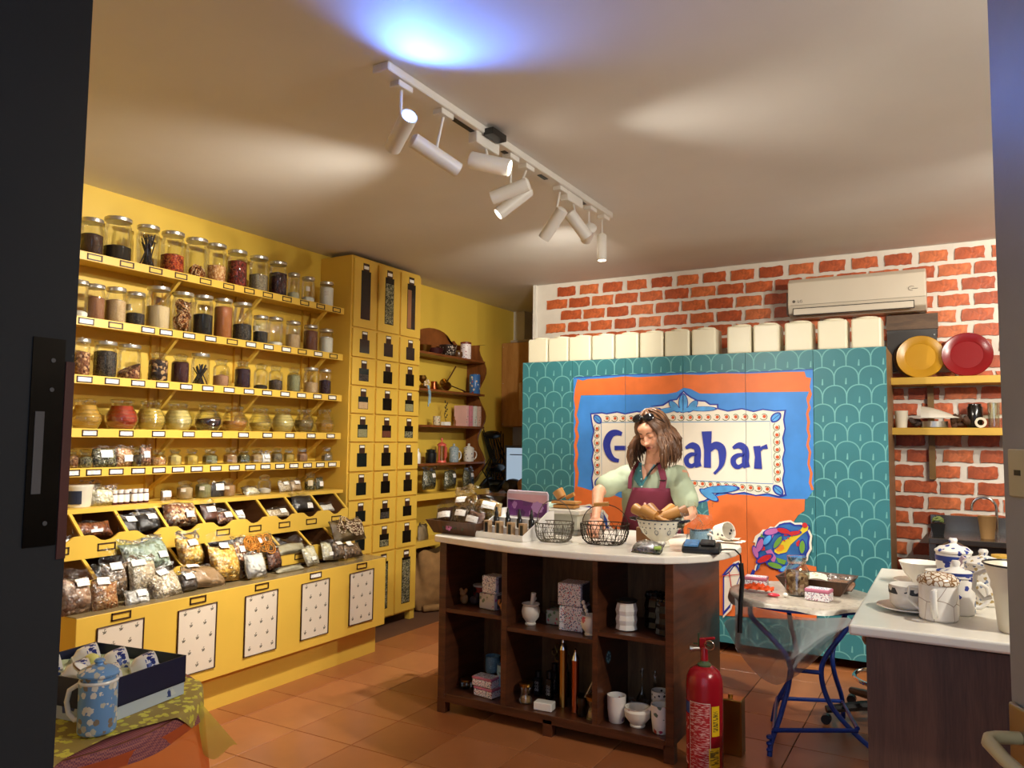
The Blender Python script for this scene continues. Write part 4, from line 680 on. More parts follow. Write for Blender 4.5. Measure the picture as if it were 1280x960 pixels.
o=simple('round_ornament','small brown round ornament beside the basket','ornament',(-4.12,6.12,W1),[(.03,0),(.045,.03),(.04,.06),(.015,.075),(.001,.08)],paint('brown_orn','5a3a20',.3))
o=thing('patterned_canister','white canister with dark red flowers and red brown lid on carved shelf','canister',(-4.12,6.25,W1)); M().lathe([(.05,0),(.052,.004),(.052,.15)],seg=24).build('body',floral('can_floral','EFE2E0',['7a2030','2f3a55','a03a4a'],55,.3),o,smooth=True); M().lathe([(.053,.15),(.054,.152),(.054,.168),(.03,.175),(.001,.176)],seg=24).build('lid',paint('red_brown_lid','7a3424',.35),o,smooth=True)
o=thing('brass_ornament','round brass ornament with pale flowers and blue ribbon','ornament',(-4.12,5.55,W2)); M().lathe([(.03,0),(.04,.01),(.01,.05),(.04,.09),(.03,.12),(.001,.125)],seg=18).build('body',BRASS,o,smooth=True)
m=M()
for q in range(5): m.ell((.05+.01*math.cos(q),.02*math.sin(q*1.3),.05+.02*math.cos(q*1.26)),(.012,.014,.014),seg=8)
m.build('pale_flowers',paint('petal_cream','E6CBA8',.6),o,smooth=True)
m=M(); m.tube([(.06,.0,.03),(.075,.005,-.05),(.07,.0,-.16)],.006,5); m.tube([(.06,.015,.03),(.078,.02,-.04),(.076,.018,-.13)],.005,5); m.build('blue_ribbon',paint('ribbon_blue','8FB4C8',.6),o)
o=simple('coffee_pot','small copper coffee pot on second carved shelf','pot',(-4.13,5.74,W2),[(.032,0),(.036,.01),(.026,.05),(.03,.08),(.027,.08),(.001,.02)],COPPER)
o=thing('coffee_pot','tipped brass pot with long raised handle on second carved shelf','pot',(-4.13,5.93,W2+.06),rx=R_(65)); M().lathe([(.04,-.04),(.045,-.02),(.035,.03),(.042,.05),(.038,.05),(.001,-.03)],seg=20).build('body',BRASS,o,smooth=True); M().tube([(0,.03,.0),(0,.14,-.04),(0,.24,-.07)],.007,8).build('handle',WOODD,o,smooth=True)
o=thing('long_ladle','dark long handled ladle lying on second carved shelf','ladle',(-4.12,6.15,W2+.01)); M().tube([(0,-.16,.05),(0,.02,.02),(0,.1,.006)],.006,8).build('handle',WOODD,o,smooth=True); M().lathe([(.02,-.008),(.032,.01),(.028,.01),(.001,-.002)],c=(0,.12,0),seg=16).build('ladle_bowl',BRASS,o,smooth=True)
o=simple('blue_canister','blue canister with cream flowers on second carved shelf','canister',(-4.12,6.42,W2),[(.052,0),(.054,.004),(.054,.19),(.05,.195),(.001,.196)],floral('bluecan','3A6FB0',['E8C890','E9E1CE','b04040','3A6FB0','3A6FB0'],32,.36))
o=simple('patterned_cup','small red and white patterned cup on third carved shelf','cup',(-4.12,5.78,W3),[(.03,0),(.034,.005),(.034,.085),(.03,.085),(.03,.01),(.001,.008)],floral('cup3','D8C8A8',['a83a24','4a6a40'],60,.35),cap=(1,0))
o=thing('dried_twig','dark leafy twig ornament standing above white plaque','ornament',(-4.12,5.93,W3)); M().box(-.02,.02,-.05,.05,0,.035).build('white_plaque',PAPER,o); M().tube([(0,0,.035),(0,-.03,.1),(0,.0,.17),(0,.02,.22)],.003,5).build('stem',DARK,o)
m=M(); 
for q in range(9): m.ell((0,.02*math.sin(q*2.1),.08+q*.018),(.004,.014,.008),rot=(q,0,0),seg=8)
m.build('leaves',paint('dry_leaf','3a3218',.7),o,smooth=True)
o=simple('small_bottle','slim amber bottle on third carved shelf','bottle',(-4.12,6.07,W3),[(.015,0),(.016,.05),(.006,.065),(.006,.09),(.001,.091)],glass('amber_glass',(.7,.5,.2),1,.1))
for q,(c,lb) in enumerate((('E4B6B0','pink book nearest in row on third carved shelf'),('D98C98','darker pink book second in row on third carved shelf'),('E8EAE0','white book with green print, third in row'),('E2C0B0','pale pink book farthest in row'))):
    o=thing('book',lb,'book',(-4.13,6.2+.075*q,W3),group='books on the carved shelf'); M().box(-.07,.075,-.02,.02,0,.2).build('cover',paint('book_%d'%q,c,.5),o,bev=.002); M().box(.0751,.0765,-.017,.017,.02,.18).build('spine_print',floral('spine%d'%q,c,['5a6a4a','c04a4a',c,c],50,.3),o)
o=simple('small_bottle','white small bottle at near end of fourth carved shelf','bottle',(-4.12,5.5,W4),[(.025,0),(.028,.005),(.026,.09),(.01,.11),(.014,.13),(.001,.135)],WHITE)
o=thing('black_mug','round black lidded jar on the fourth carved shelf','jar',(-4.12,5.7,W4)); M().lathe([(.045,0),(.05,.01),(.05,.09),(.04,.1),(.042,.12),(.001,.13)],seg=20).build('body',BLACK,o,smooth=True)
PINK=paint('coral_plastic','D9604E',.35)
o=thing('french_press','coral red french press on the fourth carved shelf','press',(-4.12,5.87,W4)); M().lathe([(.036,.015),(.036,.16)],seg=20).build('beaker',glass('press_glass',(.75,.6,.5),1,.1),o,smooth=True)
m=M(); m.lathe([(.042,0),(.044,.004),(.04,.02),(.001,.021)],seg=20); m.lathe([(.043,.155),(.043,.17),(.02,.185),(.006,.19),(.006,.205),(.011,.21),(.008,.228),(.001,.23)],seg=20)
for q in range(4): m.cbox((.038*math.cos(q*1.57),.038*math.sin(q*1.57),.09),(.01,.006,.15),rz=q*1.57)
m.tube([(0,.04,.15),(0,.075,.14),(0,.075,.05),(0,.04,.03)],.006,6); m.build('frame',PINK,o,smooth=True)
def mug(label,loc,mat,w=.075,h=.1,lidded=True,rz=0,hand=90,name='lidded_mug',cat='mug',lidmat=None,group=None,taper=1.0,seg=28):
    r=w/2; o=thing(name,label,cat,loc,R_(rz),group)
    M().lathe([(r*.88*taper,0),(r*.97*taper,.004),(r*taper,.01),(r,h),(r*.93,h),(r*.93*taper,.012),(.001,.01)],seg=seg,cap=(1,0)).build('cup',mat,o,smooth=True)
    if hand is not None:
        a=R_(hand); c,s=math.cos(a),math.sin(a); M().tube([(c*q*r,s*q*r,z*h) for q,z in ((.95,.82),(1.3,.86),(1.62,.76),(1.72,.55),(1.58,.33),(1.25,.2),(.96,.2))],r*.13,10).build('handle',lidmat or WHITE,o,smooth=True)
    if lidded: M().lathe([(r*.95,h),(r*1.06,h+.002),(r*1.06,h+.009),(r*.8,h+.022),(r*.3,h+.032),(r*.2,h+.036),(r*.26,h+.048),(r*.2,h+.056),(.001,h+.057)],seg=seg).build('lid',mat,o,smooth=True)
    return o
mug('grey blue floral lidded mug on the fourth carved shelf',(-4.12,6.07,W4),floral('gb_floral','9AAAB0',['6a7f90','c8cfd0'],60,.35),.09,.12,hand=60)
mug('white lidded mug with big dark blue dots on fourth carved shelf',(-4.12,6.33,W4),floral('dots_blue','ECEAE2',['2a3a80','24336f','ECEAE2'],38,.26),.1,.12,hand=60)
# ================================================================ nook at the back left
O=(-4.15,7.3,1.63); wc=thing('wall_cabinet','plain light wood wall cabinet in the back corner above the desk','cabinet',O)
WL=wood('light_wood','A8743C','BE8A4E',(6,6,1),.45)
M(O).box(-4.262,-3.5,7.2,7.6,1.63,2.545).build('body',WL,wc); M(O).box(-4.262,-3.79,7.182,7.2,1.635,2.54).build('door',WL,wc,bev=.002); M(O).box(-3.786,-3.5,7.182,7.2,1.635,2.54).build('door',WL,wc,bev=.002)
for zz in (2.5,1.66,2.1): M(O).cyl((-4.24,7.182,zz),(-4.24,7.179,zz),.004).build('screw',METAL,wc)
M(O).box(-4.0,-3.95,7.1,7.182,1.8,2.1).build('roller_box',wood('pale_wood','c9a26b','d9b682',(8,8,1)),wc,bev=.01)
o=thing('flat_case','flat pale case lying on the light wood wall cabinet','case',(-3.95,7.4,2.547)); M().cbox((0,0,.02),(.5,.3,.03)).build('body',paint('case_grey','b8aa98',.5),o,bev=.01)
O=(-4.0,7.1,0); dk=thing('desk','brown desk with monitor in the back corner','desk',O); M(O).box(-4.26,-3.4,6.62,7.6,.93,.96).build('top',WOODM,dk)
for x in (-4.22,-3.46): M(O).box(x-.03,x+.03,6.66,7.55,0,.93).build('side',WOODM,dk)
O=(-3.85,7.05,.96); mo=thing('monitor','grey framed computer screen showing a pale blue page in the back corner','monitor',O)
M(O).box(-4.12,-3.5,7.02,7.07,1.02,1.43).build('frame',paint('monitor_grey','6a6e72',.4),mo,bev=.006); M(O).box(-4.09,-3.53,7.016,7.02,1.05,1.405).build('screen',emit('screen_blue',(.42,.55,.68),.3),mo); M(O).box(-4.05,-3.6,7.0145,7.016,1.33,1.34).build('screen_line',paint('screen_ln','556070'),mo); M(O).cbox((-3.8,7.05,.99),(.2,.14,.06)).build('stand',BLACK,mo)
o=thing('desk_phone','black desk telephone with grey display in the back corner','telephone',(-4.08,6.72,.96)); M().cbox((0,0,.05),(.2,.2,.05),rx=.5).build('body',BLACK,o,bev=.008); M().cbox((.03,-.01,.085),(.1,.05,.004),rx=.5).build('display',paint('lcd_grey','5a6258',.3),o); M().tube([(-.08,-.1,.06),(-.08,0,.12),(-.08,.09,.13)],.018,8).build('handset',BLACK,o,smooth=True)
o=thing('label_printer','dark rounded device beside the desk phone','printer',(-3.86,6.76,.96)); M().ell((0,0,.06),(.11,.1,.08),seg=20).build('body',paint('dev_dark','1e1c1a',.35),o,smooth=True); M().ell((-.03,-.06,.06),(.06,.05,.05),seg=16).build('cover',paint('dev_olive','6a6650',.4),o,smooth=True)
o=simple('paper_cup','brown paper cup with cream lid on the desk by monitor','cup',(-3.72,6.68,.96),[(.03,0),(.042,.1),(.044,.1),(.03,.13),(.001,.15)],paint('cup_tan','B98a66',.5))
o=thing('hanging_headphones','tangle of black cables and headphones on wall by the monitor','cables',(-4.25,6.85,1.3))
m=M(); rnd=random.Random(4)
for q in range(16):
    a=rnd.uniform(-.12,.2); m.tube([(rnd.uniform(.01,.12),a,.25+rnd.uniform(-.05,.05)),(rnd.uniform(.05,.16),a+.05,0),(rnd.uniform(.04,.18),a+rnd.uniform(-.1,.1),-.12),(rnd.uniform(.0,.18),a+rnd.uniform(-.15,.12),-.3)],.006,5)
m.build('cables',BLACK,o); M().ell((.08,0,.24),(.09,.12,.045),seg=14).build('ear_cup',BLACK,o,smooth=True); M().ell((.1,.05,-.1),(.08,.14,.05),seg=14).build('cable_bundle',BLACK,o,smooth=True)
# burlap sack
o=thing('burlap_sack','brown burlap sack slumped under the low yellow shelves past the tower','sack',(-4.08,5.66,0))
m=M(); 
def sk(u,v):
    a=2*PI*u; r=.17*(1+.12*math.sin(3*a+4*v)+.05*math.sin(9*a+7*v))*(1-.35*max(0,v-.75)*4*.5)*(.75+.25*min(1,v*5)); return (r*.9*math.cos(a),r*1.5*math.sin(a),.01+v*.5+.02*math.sin(5*a)*v)
m.grid(sk,36,16,True); m.build('sack_body',paint('burlap','8E6A3E',.9,.2,12,.4),o,smooth=2)
M().tube([(.08,-.2,.03),(.17,-.05,.03),(.18,.1,.035),(.1,.2,.03)],.03,10).build('rolled_hem',paint('burlap','8E6A3E',.9),o,smooth=2)
# ================================================================ teal cabinets with mural
TEAL=paint('teal_paint','34767F',.4,.12,2.2); TEALL=paint('teal_line','69A9AA',.45,.06)
DX=[-3.106+.457*i for i in range(7)]; DX[6]=-.366; ZB,ZT=.075,2.135; YF=5.58
ORA=paint('mural_orange','DA6E34',.45,.14,5); BLU=paint('mural_blue','3C83D0',.45,.22,3); DBL=paint('mural_dark_blue','24349A',.45,.1); CRM=paint('mural_cream','E9E0D0',.45,.03)
LTB=paint('mural_leaf_blue','4F9BD8',.45,.3,9); DOT=paint('mural_dot','C8501C',.5); OLV=paint('mural_olive','6F7A58',.5)
YF2=paint('mural_yellow','D9C02C',.45); RED=paint('mural_red','C22A2E',.45); GRN=paint('mural_green','6a9a3a',.45); PNK=paint('mural_pink','B868A8',.45); FBL=paint('mural_flower_blue','2F66A6',.45,.25,14); OR2=paint('mural_orange2','E08A24',.45)
units=[]
for i,lb in enumerate(('left teal cabinet, painted leaf pattern and left edge of the mural','middle teal cabinet behind the woman, with centre of the mural','right teal cabinet with the painted flower and leaf pattern')):
    x0,x1=DX[2*i],DX[2*i+2]; O=((x0+x1)/2,5.9,0); o=thing('mural_cabinet',lb,'cabinet',O,group='teal cabinets along the back')
    M(O).box(x0+.001,x1-.001,YF+.022,6.18,ZB,ZT).build('carcass',paint('carcass_brown','8A6A48',.5),o)
    for fx in (x0+.06,x1-.055):
        m=M(O)
        m.lathe([(.028,0),(.028,.018),(.019,.026),(.019,ZB)],c=(fx,5.68,0),seg=14); m.build('foot',paint('foot_grey','8a7a6c',.4),o,smooth=True)
    ds=[]
    for k in (2*i,2*i+1): ds.append((M(O).box(DX[k]+.0012,DX[k+1]-.0012,YF,YF+.02,ZB,ZT).build('door',TEAL,o),DX[k]+.0012,DX[k+1]-.0012))
    units.append((o,O,ds))
from mathutils.geometry import delaunay_2d_cdt
LAYER=[0]; STUFFY=('petal_outline','petal_pink','petal_red','petal_green','petal_blue','leaf_pattern','border_curls','border_dots','frame_line','crown_vein','flower_dots','blue_edge','flower_red','flower_green','flower_pink','flower_yellow','crown_leaves','crown_outline','corner_leaf','corner_leaf_outline','corner_leaf_vein','flower_stem','flower_lines','flower_shape','flower_outline','flower_halo')
def layer(name,mat,polys):
    LAYER[0]+=1; y=YF-.0007*LAYER[0]
    bm=bmesh.new()
    for i,P in enumerate(polys):
        yy=y-(i%11)*.00005
        if len(P)<=4: bm.faces.new([bm.verts.new((x,yy,z)) for x,z in P]); continue
        r=delaunay_2d_cdt([Vector(p) for p in P],[],[list(range(len(P)))],1,1e-5); vs=[bm.verts.new((p.x,yy,p.y)) for p in r[0]]
        for f in r[2]: bm.faces.new([vs[i] for i in f])
    for f in bm.faces:
        f.normal_update()
        if f.normal.y>0: f.normal_flip()
    for o,O,ds in units:
        for d,x0,x1 in ds:
            b=bm.copy()
            for co,no in (((x0,0,0),(-1,0,0)),((x1,0,0),(1,0,0)),((0,0,ZB),(0,0,-1)),((0,0,ZT),(0,0,1))):
                bmesh.ops.bisect_plane(b,geom=b.verts[:]+b.edges[:]+b.faces[:],plane_co=co,plane_no=no,clear_outer=True)
            if len(b.faces):
                for v in b.verts: v.co-=Vector(O)
                me=bpy.data.meshes.new(name); b.to_mesh(me); me.materials.append(mat); q=bpy.data.objects.new(name,me); C.objects.link(q); q.parent=d
                if name in STUFFY: q['kind']='stuff'
            b.free()
    bm.free()
def cat(P,n=6):
    """smooth open curve through points"""
    Q=[P[0]]+list(P)+[P[-1]]; out=[]
    for i in range(1,len(Q)-2):
        p0,p1,p2,p3=[Vector((q[0],q[1])) for q in Q[i-1:i+3]]
        for t in range(n):
            t/=n; out.append(tuple(.5*((2*p1)+(-p0+p2)*t+(2*p0-5*p1+4*p2-p3)*t*t+(-p0+3*p1-3*p2+p3)*t**3)))
    out.append(tuple(Q[-2])); return out
def rib(P,w):
    """list of quads following P with width w (number or list)"""
    n=len(P); W=w if isinstance(w,list) else [w]*n; W=W if len(W)==n else [W[0]+(W[-1]-W[0])*i/(n-1) for i in range(n)]; A=[];B_=[]
    for i in range(n):
        a=P[max(i-1,0)]; b=P[min(i+1,n-1)]; d=math.hypot(b[0]-a[0],b[1]-a[1]) or 1; nx,nz=-(b[1]-a[1])/d,(b[0]-a[0])/d
        A.append((P[i][0]+nx*W[i]/2,P[i][1]+nz*W[i]/2)); B_.append((P[i][0]-nx*W[i]/2,P[i][1]-nz*W[i]/2))
    return [[A[i],A[i+1],B_[i+1],B_[i]] for i in range(n-1)]
def circ(c,r,n=10,sx=1): return [(c[0]+r*sx*math.cos(2*PI*i/n),c[1]+r*math.sin(2*PI*i/n)) for i in range(n)]
# leaf cell pattern
P=[]; rnd=random.Random(3); CW,RH=.152,.126
for r in range(-1,18):
    for c in range(-1,20):
        jx=rnd.uniform(-.004,.004); cx=-3.12+CW*(c+(.5 if r%2 else 0)); z0=.03+RH*r+rnd.uniform(-.003,.003); h=CW/2
        arc=[(cx-h,z0-.034),(cx-h,z0-.006)]+[(cx+jx*math.cos(t)+h*math.sin(t),z0+.092*max(0,math.cos(t))**.72) for t in [(-.5+i/14)*PI for i in range(1,14)]]+[(cx+h,z0-.006),(cx+h,z0-.034)]
        P+=rib(arc,.0075); P+=rib([(cx+jx,z0-.03),(cx+jx+.002,z0+.012)],[.012,.006])
layer('leaf_pattern',TEALL,P)
layer('blue_edge',DBL,[rib(MU['blue'][:5],.012)[i] for i in range(4)])
layer('blue_field',BLU,[MU['blue']])
layer('orange_border',ORA,[MU['orange_top']])
layer('orange_field',ORA,[MU['orange_low']])
layer('sign_outline',DBL,[MU['sign_blue']])
layer('sign_field',CRM,[MU['sign_white']])
P=[]
for k in ('frame_o','frame_i'): q=MU[k]; P+=rib(q+[q[0]],.006)
layer('frame_line',paint('mural_line_blue','5a8fc0',.5),P[:4])
# curls along the border
P=[];Dt=[]
def curls(a,b,n):
    for i in range(n):
        f=(i+.5)/n; x=a[0]+(b[0]-a[0])*f; z=a[1]+(b[1]-a[1])*f; dx,dz=(b[0]-a[0]),(b[1]-a[1]); l=math.hypot(dx,dz); ux,uz=dx/l,dz/l; s=l/n
        Q=[]
        for t in range(9):
            th=-2.6+t*.62; rr=.027-.0013*t; Q.append((x+ux*(rr*math.cos(th)*1.1-s*.0)+(-uz)*rr*math.sin(th), z+uz*(rr*math.cos(th)*1.1)+ux*rr*math.sin(th)))
        P.extend(rib(Q,.0055)); Dt.append(circ((x+ux*.004,z+uz*.004),.0125,8))
curls(*MU['curlT'],19); curls(*MU['curlB'],10); curls(*MU['curlL'],7); curls(*MU['curlR'],8)
layer('border_curls',OLV,P); layer('border_dots',DOT,Dt)
def leafshape(c,a,l=.05,w=.022): return [(c[0]+l*math.cos(t)*math.cos(a)-w*math.sin(t)*abs(math.sin(t))**.3*math.sin(a),c[1]+l*math.cos(t)*math.sin(a)+w*math.sin(t)*math.cos(a)) for t in [2*PI*i/16 for i in range(16)]]
lf=MU['leafs']; AA=(2.4,.7,.7,2.4)
layer('corner_leaf_outline',DBL,[leafshape(c,a,.045,.03) for c,a in zip(lf,AA)]); layer('corner_leaf',LTB,[leafshape(c,a,.034,.02) for c,a in zip(lf,AA)]); layer('corner_leaf_vein',DBL,sum([rib([(c[0]-.035*math.cos(a),c[1]-.035*math.sin(a)),(c[0]+.035*math.cos(a),c[1]+.035*math.sin(a))],.004) for c,a in zip(lf,AA)],[]))
def grow(P,k): cx=sum(p[0] for p in P)/len(P); cz=sum(p[1] for p in P)/len(P); return [(cx+(x-cx)*k,cz+(z-cz)*k) for x,z in P]
c0=MU['crown'][3]; cr=[leafshape((c0[0],c0[1]+.055),PI/2,.065,.032),leafshape((c0[0]-.07,c0[1]+.03),2.3,.05,.024),leafshape((c0[0]+.07,c0[1]+.03),.84,.05,.024),leafshape((c0[0]-.13,c0[1]+.0),3.3,.07,.018),leafshape((c0[0]+.15,c0[1]+.01),.0,.09,.016),leafshape((c0[0]-.03,c0[1]+.005),2.9,.05,.014),leafshape((c0[0]+.03,c0[1]+.005),.3,.05,.014),leafshape(MU['lowleaf'][2],.1,.12,.024),leafshape(MU['lowleaf'][5],-.5,.07,.024)]
layer('crown_outline',DBL,[grow(p,1.16) for p in cr]); layer('crown_leaves',LTB,cr)
layer('crown_vein',DBL,rib([MU['crown'][0],MU['crown'][3]],.004)+[])
# lettering: only what the photograph shows
G=cat(MU['G'],5); P=rib(G,[.028]+[.028+.034*math.sin(PI*min(1,i/(len(G)-1)*1.05)) for i in range(1,len(G))])
P+=rib(MU['Gbar'],.034)
layer('letter',DBL,P); LAYER[0]-=1
def nar(P,n,w0,w1): Q=cat(P,n); return rib(Q,[w0+(w1-w0)*math.sin(PI*i/(len(Q)-1)) for i in range(len(Q))])
for i in '12':
    Q=cat(MU['a'+i],5); P=rib(Q,[.018+.03*min(1,j/6) for j in range(len(Q))])+nar(MU['a'+i+'b'],5,.018,.038); layer('letter',DBL,P); LAYER[0]-=1
P=rib(MU['h1'],[.075,.05,.052]); Q=cat(MU['h2'],5); P+=rib(Q,[.02+.04*math.sin(PI*min(1,i/len(Q)*1.1+.08)) for i in range(len(Q))]); layer('letter',DBL,P); LAYER[0]-=1
P=rib(MU['r1'],[.05,.042,.055])+rib(MU['r2'],[.012,.022,.034]); layer('letter',DBL,P)
# flowers
def spiky(P,d):
    cx=sum(p[0] for p in P)/len(P); cz=sum(p[1] for p in P)/len(P); out=[]
    for i,p in enumerate(P):
        q=P[(i+1)%len(P)]; out.append(p); L=math.hypot(q[0]-p[0],q[1]-p[1]); n=max(1,int(L/.045))
        for k in range(n):
            f=(k+.5)/n; x=p[0]+(q[0]-p[0])*f; z=p[1]+(q[1]-p[1])*f; r=math.hypot(x-cx,z-cz) or 1; out.append((x+(x-cx)/r*d,z+(z-cz)/r*d))
            if k<n-1: f=(k+1)/n; out.append((p[0]+(q[0]-p[0])*f,p[1]+(q[1]-p[1])*f))
    return out
for k in ('flower','flowerL'): MU[k]=spiky(MU[k],.013); MU[k+'_in']=spiky(MU[k+'_in'],.011)
layer('flower_halo',CRM,[MU['flower'],MU['flowerL'],MU['flowerB']])
layer('flower_outline',DBL,[grow(MU['flower_in'],1.0),MU['flowerL_in'],MU['flowerB_in']])
layer('flower_shape',FBL,[grow(MU['flower_in'],.93),grow(MU['flowerL_in'],.93)]); layer('flower_cream',CRM,[grow(MU['flowerB_in'],.86)])
layer('flower_yellow_rim',DBL,[grow(MU['fyellow'],1.08)])
layer('flower_yellow',YF2,[MU['fyellow'],MU['fLy']]); layer('flower_orange',OR2,[MU['forange']]); layer('flower_red',RED,[MU['fred'],MU['fred2'],MU['fred3'],MU['fLr']])
layer('flower_green',GRN,[MU['fgreen'],MU['fgreen2']]); layer('flower_pink',PNK,[MU['fpink'],MU['fpurple']])
fc=MU['flower_in']; fx=sum(p[0] for p in fc)/len(fc); fz=sum(p[1] for p in fc)/len(fc); PT=[]
for i,(dx,dz,a,l,w_) in enumerate(((-.13,.02,1.2,.05,.02),(-.10,-.07,.5,.055,.02),(-.03,-.11,-.2,.05,.018),(.05,-.12,.4,.05,.018),(-.05,.12,.3,.05,.02),(.03,.13,-.2,.045,.018),(.15,.03,1.5,.045,.018),(.12,-.07,1.0,.05,.02),(-.16,-.03,1.9,.04,.016),(.10,.12,.2,.04,.014),(-.01,.05,1.0,.05,.016),(-.08,.06,.9,.04,.018))): PT.append((leafshape((fx+dx,fz+dz),a,l,w_),i))
layer('petal_outline',DBL,[grow(p,1.25) for p,i in PT])
for j,(mt,nm) in enumerate(((PNK,'pink'),(RED,'red'),(GRN,'green'),(LTB,'blue'))): layer('petal_'+nm,mt,[p for p,i in PT if i%4==j]); LAYER[0]-=.9
LAYER[0]+=1
yc=MU['fyellow']; layer('flower_dots',RED,[circ((yc[1][0]+(yc[4][0]-yc[1][0])*f,yc[1][1]-.02+(yc[4][1]-yc[1][1])*f),.006,8) for f in (.25,.4,.55,.7,.85)]+[circ((yc[4][0]+.01,yc[4][1]-.0),.018,8)])
layer('flower_stem',DBL,rib(cat([MU['flower'][0],(MU['flower'][0][0]-.03,MU['flower'][0][1]-.07),(MU['flower'][0][0]-.06,MU['flower'][0][1]-.11)],4),.022)+rib(cat([MU['flowerB_in'][0],MU['flowerB_in'][2],MU['flowerB_in'][5]],4),.012))
b=MU['flowerB_in']; layer('flower_lines',RED,rib([b[1],b[6]],.006)+rib([b[0],b[5]],.005))
# ================================================================ cream tins on top
TIN=paint('cream_tin','E3DCC2',.35,.03,3)
TX=[(-3.09,-2.9,'far left end'),(-2.9,-2.71,0),(-2.71,-2.51,0),(-2.505,-2.31,0),(-2.305,-2.105,0),(-2.1,-1.905,0),(-1.9,-1.7,0),(-1.69,-1.5,0),(-1.425,-1.245,0),(-1.238,-1.05,0),(-1.02,-.83,0),(-.8,-.602,0),(-.585,-.39,0)]
for i,(x0,x1,_) in enumerate(TX):
    o=thing('tin_canister','square cream tin with round lid on the teal cabinets, %s from the left'%ORD[i],'tin',((x0+x1)/2,5.72,ZT+.001),group='cream tins on the teal cabinets')
    hw=(x1-x0)/2-.004; h=.2 if i<8 else .205
    M().box(-hw,hw,-.09,.1,0,h).build('tin_body',TIN,o,bev=.014,seg=3); M().lathe([(.07,h-.001),(.07,h+.008),(.066,h+.013),(.001,h+.014)],seg=28).build('lid',TIN,o,smooth=True)
# ================================================================ air conditioner
O=(-.6,6.25,2.43); ac=thing('air_conditioner','white wall air conditioner on the painted brick wall','air conditioner',O); ACW=paint('ac_white','CFC4B2',.3,.02)
x0,x1=-1.06,-.135
M(O).prism([(6.249,2.44),(6.249,2.735),(6.08,2.735),(6.035,2.70),(6.025,2.53),(6.05,2.47),(6.11,2.44)],'x',x0,x1).build('housing',ACW,ac,bev=.008,seg=3)
M(O).box(x0+.04,x1-.08,6.028,6.034,2.455,2.5).build('louver',ACW,ac,bev=.002); M(O).box(x0+.035,x1-.075,6.0345,6.05,2.45,2.512).build('outlet_slot',paint('ac_gap','3a332c',.6),ac)
M(O).box(x0+.02,x1-.004,6.0225,6.03,2.526,2.529).build('panel_seam',paint('seam_grey','8d8576'),ac)
def text(s,size,loc,rot,mat,parent,name='lettering',align='CENTER'):
    cu=bpy.data.curves.new(name,'FONT'); cu.body=s; cu.size=size; cu.align_x=align; cu.extrude=.0003; 
    tmp=bpy.data.objects.new(name,cu); me=bpy.data.meshes.new_from_object(tmp); me.materials.clear(); me.materials.append(mat)
    t=bpy.data.objects.new(name,me); C.objects.link(t); bpy.data.objects.remove(tmp); t.parent=parent; t.location=loc; t.rotation_euler=rot; return t
text('LG',.03,(x0+.09-O[0],6.0225-O[1],2.545-O[2]),(PI/2,0,0),paint('grey_print','5a5248',.5),ac)
M(O).lathe([(.011,0),(.011,.001)],c=(0,0,0),seg=16,T=Matrix.Translation((x0+.045,6.0235,2.556))@Matrix.Rotation(PI/2,4,'X')).build('emblem',paint('grey_print','5a5248',.5),ac)
M(O).tube([(x1-.09+.02*math.cos(t),6.0235,2.59+.015*math.sin(t)) for t in [.6+i*.5 for i in range(10)]],.0015,4).build('swirl_mark',paint('grey_print','5a5248',.5),ac)
M(O).box(x1-.09,x1-.05,6.0225,6.024,2.585,2.588).build('print_line',paint('grey_print','5a5248',.5),ac)
M(O).box(x0-.022,x0-.004,6.1,6.2,2.47,2.64).build('pipe_cover',paint('pipe_brown','6a5240',.5),ac)
# wood boards right of tins
o=thing('wall_board','short dark wood panel on the brick wall under the air conditioner','panel',(-.2,6.2,2.2)); M().box(-.2,.13,.0,.05,.12,.23).build('upper_board',wood('walnut_panel','4A3626','6a5038',(1.5,8,8)),o); M().box(-.2,.12,.01,.05,-.18,.12).build('lower_board',paint('slate_dark','3a3634',.5),o); M().box(.1,.11,.0,.01,.07,.08).build('screw',METAL,o)
# ================================================================ right shelves on bricks
for z,lb in ((1.958,'upper'),(1.607,'lower')):
    O=(.2,6.25,z); o=thing('wall_shelf','%s of two yellow shelves on the brick wall right of the teal cabinets'%lb,'shelf',O,group='yellow shelves on the brick wall')
    M(O).box(-.375,.95,6.0,6.248,z-.05,z).build('board',paint('shelf_mustard','C9A03A',.45,.06),o,bev=.002)
    for xb in (-.13,.75): M(O).box(xb-.02,xb+.02,6.2,6.248,z-.36,z-.05).build('bracket',paint('bracket_brown','7a5a28',.5),o)
def plate(label,x,z,r,mat,y=6.12):
    o=thing('charger_plate',label,'plate',(x,y,z),rx=R_(-10)); T=Matrix.Translation((0,0,r))@Matrix.Rotation(PI/2,4,'X')
    M().lathe([(r,.004),(r*.98,.008),(r*.93,.005),(r*.66,.0),(r*.62,-.006),(.001,-.006),(.001,-.012),(r*.6,-.012),(r,-.002)],seg=56,T=T,cap=(0,0)).build('plate_disc',mat,o,smooth=True)
plate('round mustard yellow charger plate leaning on upper brick wall shelf',-.185,1.96,.155,paint('mustard_plate','C08E22',.3,.03),6.11)
plate('round dark red charger plate leaning on upper brick wall shelf',.1,1.96,.155,paint('crimson_plate','7E1016',.25,.03),6.07)
plate('dark edged plate behind the yellow charger plate',-.21,1.96,.15,paint('taupe_plate','6a5a48',.3,.03),6.16)
ZS=1.608
simple('paper_cup','white paper cup at left end of lower brick wall shelf','cup',(-.314,6.1,ZS),[(.035,0),(.045,.12),(.043,.12),(.033,.004),(.001,.004)],paint('cup_cream','DDD5C2',.5),cap=(1,0))
o=thing('dark_scraps','small heap of dark dried pods beside the paper cup','pods',(-.225,6.1,ZS)); m=M()
